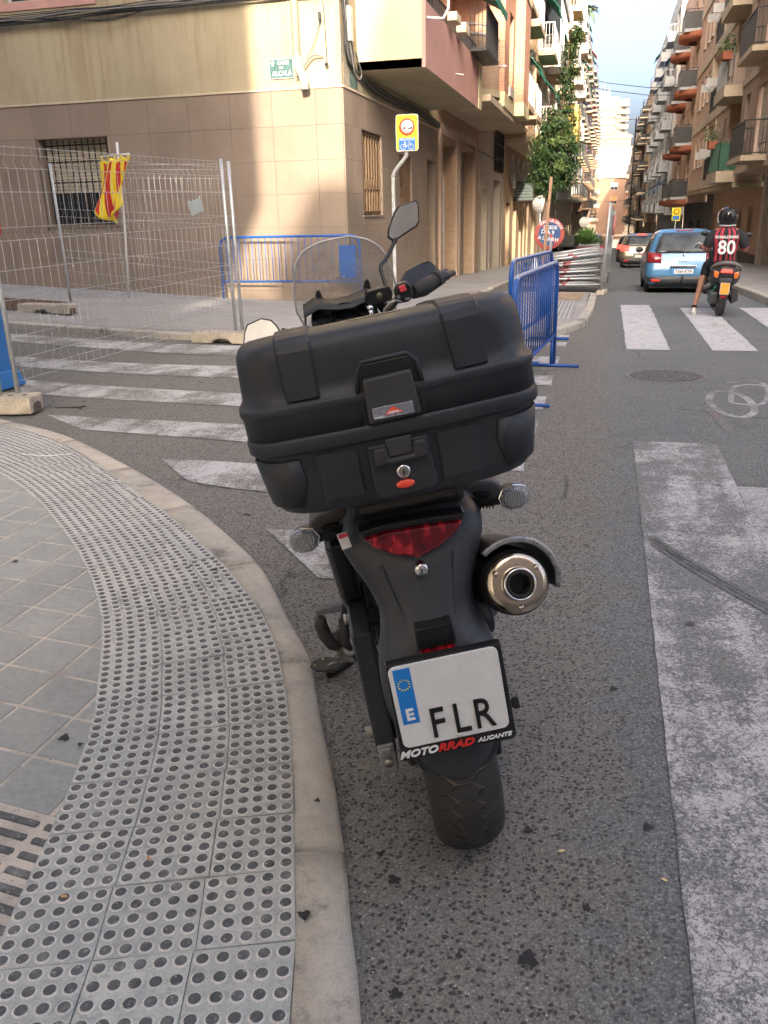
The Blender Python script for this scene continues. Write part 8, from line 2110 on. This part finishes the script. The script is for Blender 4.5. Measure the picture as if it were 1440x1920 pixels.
if True:
    V = [(0, .12, .80), (0, .10, .95), (0, .08, 1.08), (0, .09, 1.19), (0, .10, 1.26), (0, .13, 1.33), (0, .15, 1.40),
         (-.15, .09, 1.155), (-.225, .06, 1.03), (-.245, .10, .93), (-.235, .34, .90), (-.255, .58, .945), (-.265, .66, .945),
         (.15, .09, 1.155), (.245, .07, 1.02), (.285, .13, .93), (.27, .36, .92), (.27, .58, .945), (.265, .66, .945),
         (-.09, .13, .76), (-.185, .38, .68), (-.25, .34, .50), (-.33, .18, .135), (-.335, .14, .07), (-.345, .28, .035),
         (.09, .13, .76), (.15, .50, .72), (.13, .62, .50), (.12, .64, .36), (.12, .76, .33)]
    E_ = [(0, 1), (1, 2), (2, 3), (3, 4), (4, 5), (5, 6), (3, 7), (7, 8), (8, 9), (9, 10), (10, 11), (11, 12), (3, 13), (13, 14), (14, 15), (15, 16), (16, 17), (17, 18), (0, 19), (19, 20), (20, 21), (21, 22), (22, 23), (23, 24), (0, 25), (25, 26), (26, 27), (27, 28), (28, 29)]
    Rr = [.12, .105, .12, .10, .048, .052, .075, .062, .048, .042, .034, .026, .028, .062, .048, .042, .034, .026, .028, .088, .064, .050, .031, .034, .025, .088, .064, .05, .034, .03]
    skin('body', V, E_, Rr, MATS['skin'], rd)
    for s in (-1, 1):                                     # fingers curled over the grips
        for k in range(4):
            x = s * (.245 + .018 * k); L = (.9, 1, .95, .8)[k]
            m = MB(); m.tube(resample3([(x, .63, .965), (x, .69 * 1 + .005, .978), (x, .735 * L + .735 * (1 - L), .955), (x, .73, .925), (x, .705, .918)], 3), .0085, 6); part('finger', m, MATS['skin'], rd)
        m = MB(); m.tube([(s * .235, .64, .95), (s * .215, .685, .935), (s * .212, .72, .925)], .010, 6); part('thumb', m, MATS['skin'], rd)
# jersey: torso loft with vertical stripes
N = 60
def tor(z, w, d, cy, p=.75): return [(w * (abs(cos(a)) ** p) * (1 if cos(a) > 0 else -1), cy + d * (abs(sin(a)) ** .85) * (1 if sin(a) > 0 else -1), z) for a in [2 * pi * (i + .5) / N for i in range(N)]]
levels = [(.745, .150, .115, .12), (.80, .152, .120, .115), (.87, .150, .118, .105), (.95, .158, .120, .09), (1.03, .172, .125, .08), (1.10, .186, .125, .08), (1.155, .188, .115, .085), (1.19, .165, .098, .09), (1.225, .115, .078, .095), (1.243, .078, .066, .10)]
m = MB(); m.smooth = True; rings = [tor(*l) for l in levels]; n = N
for j in range(len(rings) - 1):
    for i in range(n):
        a = rings[3][i]; x = a[0] / .158; idx = int(math.floor((x + 1) * 4.7 + .5))
        m.mat(0 if idx % 2 == 1 else 1)
        m.add([rings[j][i], rings[j][(i + 1) % n], rings[j + 1][(i + 1) % n], rings[j + 1][i]], [(0, 1, 2, 3)])
jr = part('jersey', m, [MATS['jersey_red'], MATS['jersey_black']], rd, solid=.006)
for s in (-1, 1):
    m = MB(); m.smooth = True
    if s < 0: P_ = [(-.125, .09, 1.165), (-.19, .075, 1.10), (-.228, .062, 1.03), (-.242, .075, .975)]
    else: P_ = [(.125, .09, 1.165), (.20, .08, 1.10), (.248, .072, 1.02), (.268, .09, .965)]
    m.tube(resample3(P_, 4), [.078, .079, .079, .078, .078, .076, .075, .073, .071, .069, .067, .066, .064], 16); part('sleeve', m, MATS['jersey_black'], jr)
    m = MB(); a, b = Vector(P_[-1]), Vector(P_[-2]); m.tube([a.lerp(b, .02), a.lerp(b, -.10)], .066, 16); part('sleeve_cuff', m, MATS['jersey_red'], jr)
m = MB(); m.lathe([(.083, -.01), (.070, .02), (.055, .032), (.05, .02)], (0, .10, 1.228), 'z', 24); part('collar', m, MATS['print_white'], jr)
yb_ = lambda z: -.055
lettering('80', .265, MATS['print_white'], jr, (.012, -.0505, .955), RX @ Matrix.Rotation(0, 4, 'X'), .005, .90, ext=.002)
lettering('RONALDINHO', .052, MATS['print_white'], jr, (.0, -.0495, 1.105), RX, .0016, .88, ext=.002)
m = MB(); m.smooth = True; m.tube(resample3([(-.06, .12, .775), (-.12, .24, .74), (-.18, .36, .69), (-.212, .36, .60), (-.225, .345, .545)], 4), [.10, .10, .10, .098, .095, .092, .09, .085, .082, .078, .075, .072, .070, .068, .066, .064, .062], 16); m.tube(resample3([(.06, .12, .775), (.12, .32, .74), (.15, .5, .72)], 4), .09, 14); m.ball((0, .13, .775), (.155, .13, .085), 18, 10)
part('shorts', m, MATS['shorts_black'], rd)
m = MB(); m.smooth = True; m.loft([[(x * w + ox, y_, z_ * h) for x, z_ in ((-1, 0), (-.9, .6), (-.5, 1), (.5, 1), (.9, .6), (1, 0))] for y_, w, h, ox in ((.105, .022, .055, -.335), (.115, .034, .10, -.335), (.16, .038, .105, -.337), (.21, .038, .075, -.342), (.27, .040, .055, -.347), (.315, .032, .04, -.35), (.33, .012, .02, -.35))]); part('shoe', m, MATS['shoe_white'], rd)
m = MB(); m.tube([(-.334, .165, .105), (-.333, .17, .135)], .038, 12); part('sock', m, MATS['shorts_black'], rd)
m = MB(); m.smooth = True; m.loft([[(x * .038 + .12, y_, .30 + z_ * h) for x, z_ in ((-1, 0), (-.9, .6), (-.5, 1), (.5, 1), (.9, .6), (1, 0))] for y_, h in ((.60, .06), (.62, .10), (.68, .10), (.76, .06), (.85, .03))]); part('shoe', m, MATS['shoe_white'], rd)
m = MB(); m.smooth = True; prof = [(.098, -.135), (.118, -.10), (.128, -.05), (.131, 0), (.126, .05), (.108, .088), (.078, .114), (.04, .128), (.0001, .132)]
m.lathe(prof, (0, 0, 0), 'z', 32); m.v = [(x * .95, y * 1.10 + .15, z + 1.375) for x, y, z in m.v]; hm = part('helmet', m, MATS['bike_gloss'], rd, solid=.006)
m = MB(); m.smooth = True; m.tube(resample3([(-.122, .10, 1.30), (-.128, .18, 1.37), (-.115, .2, 1.45)], 4), .012, 6); m.tube([(-.11, .04, 1.265), (0, .005, 1.255), (.11, .04, 1.265)], .012, 6); part('helmet_trim', m, M('helmet_grey', (.35, .35, .34), .3), hm)
m = MB(); m.ball((-.125, .18, 1.375), (.014, .035, .035), 10, 6); m.ball((.125, .18, 1.375), (.014, .035, .035), 10, 6); part('visor_pivot', m, MATS['helmet_grey'], hm)
m = MB(); m.smooth = True; m.loft([[(.122 * cos(a), .155 + .142 * sin(a), z) for a in [radians(25 + 130 * k / 12) for k in range(13)]] for z in (1.33, 1.44)], closed=False); part('visor', m, MATS['glass_pane'], hm, solid=.003)
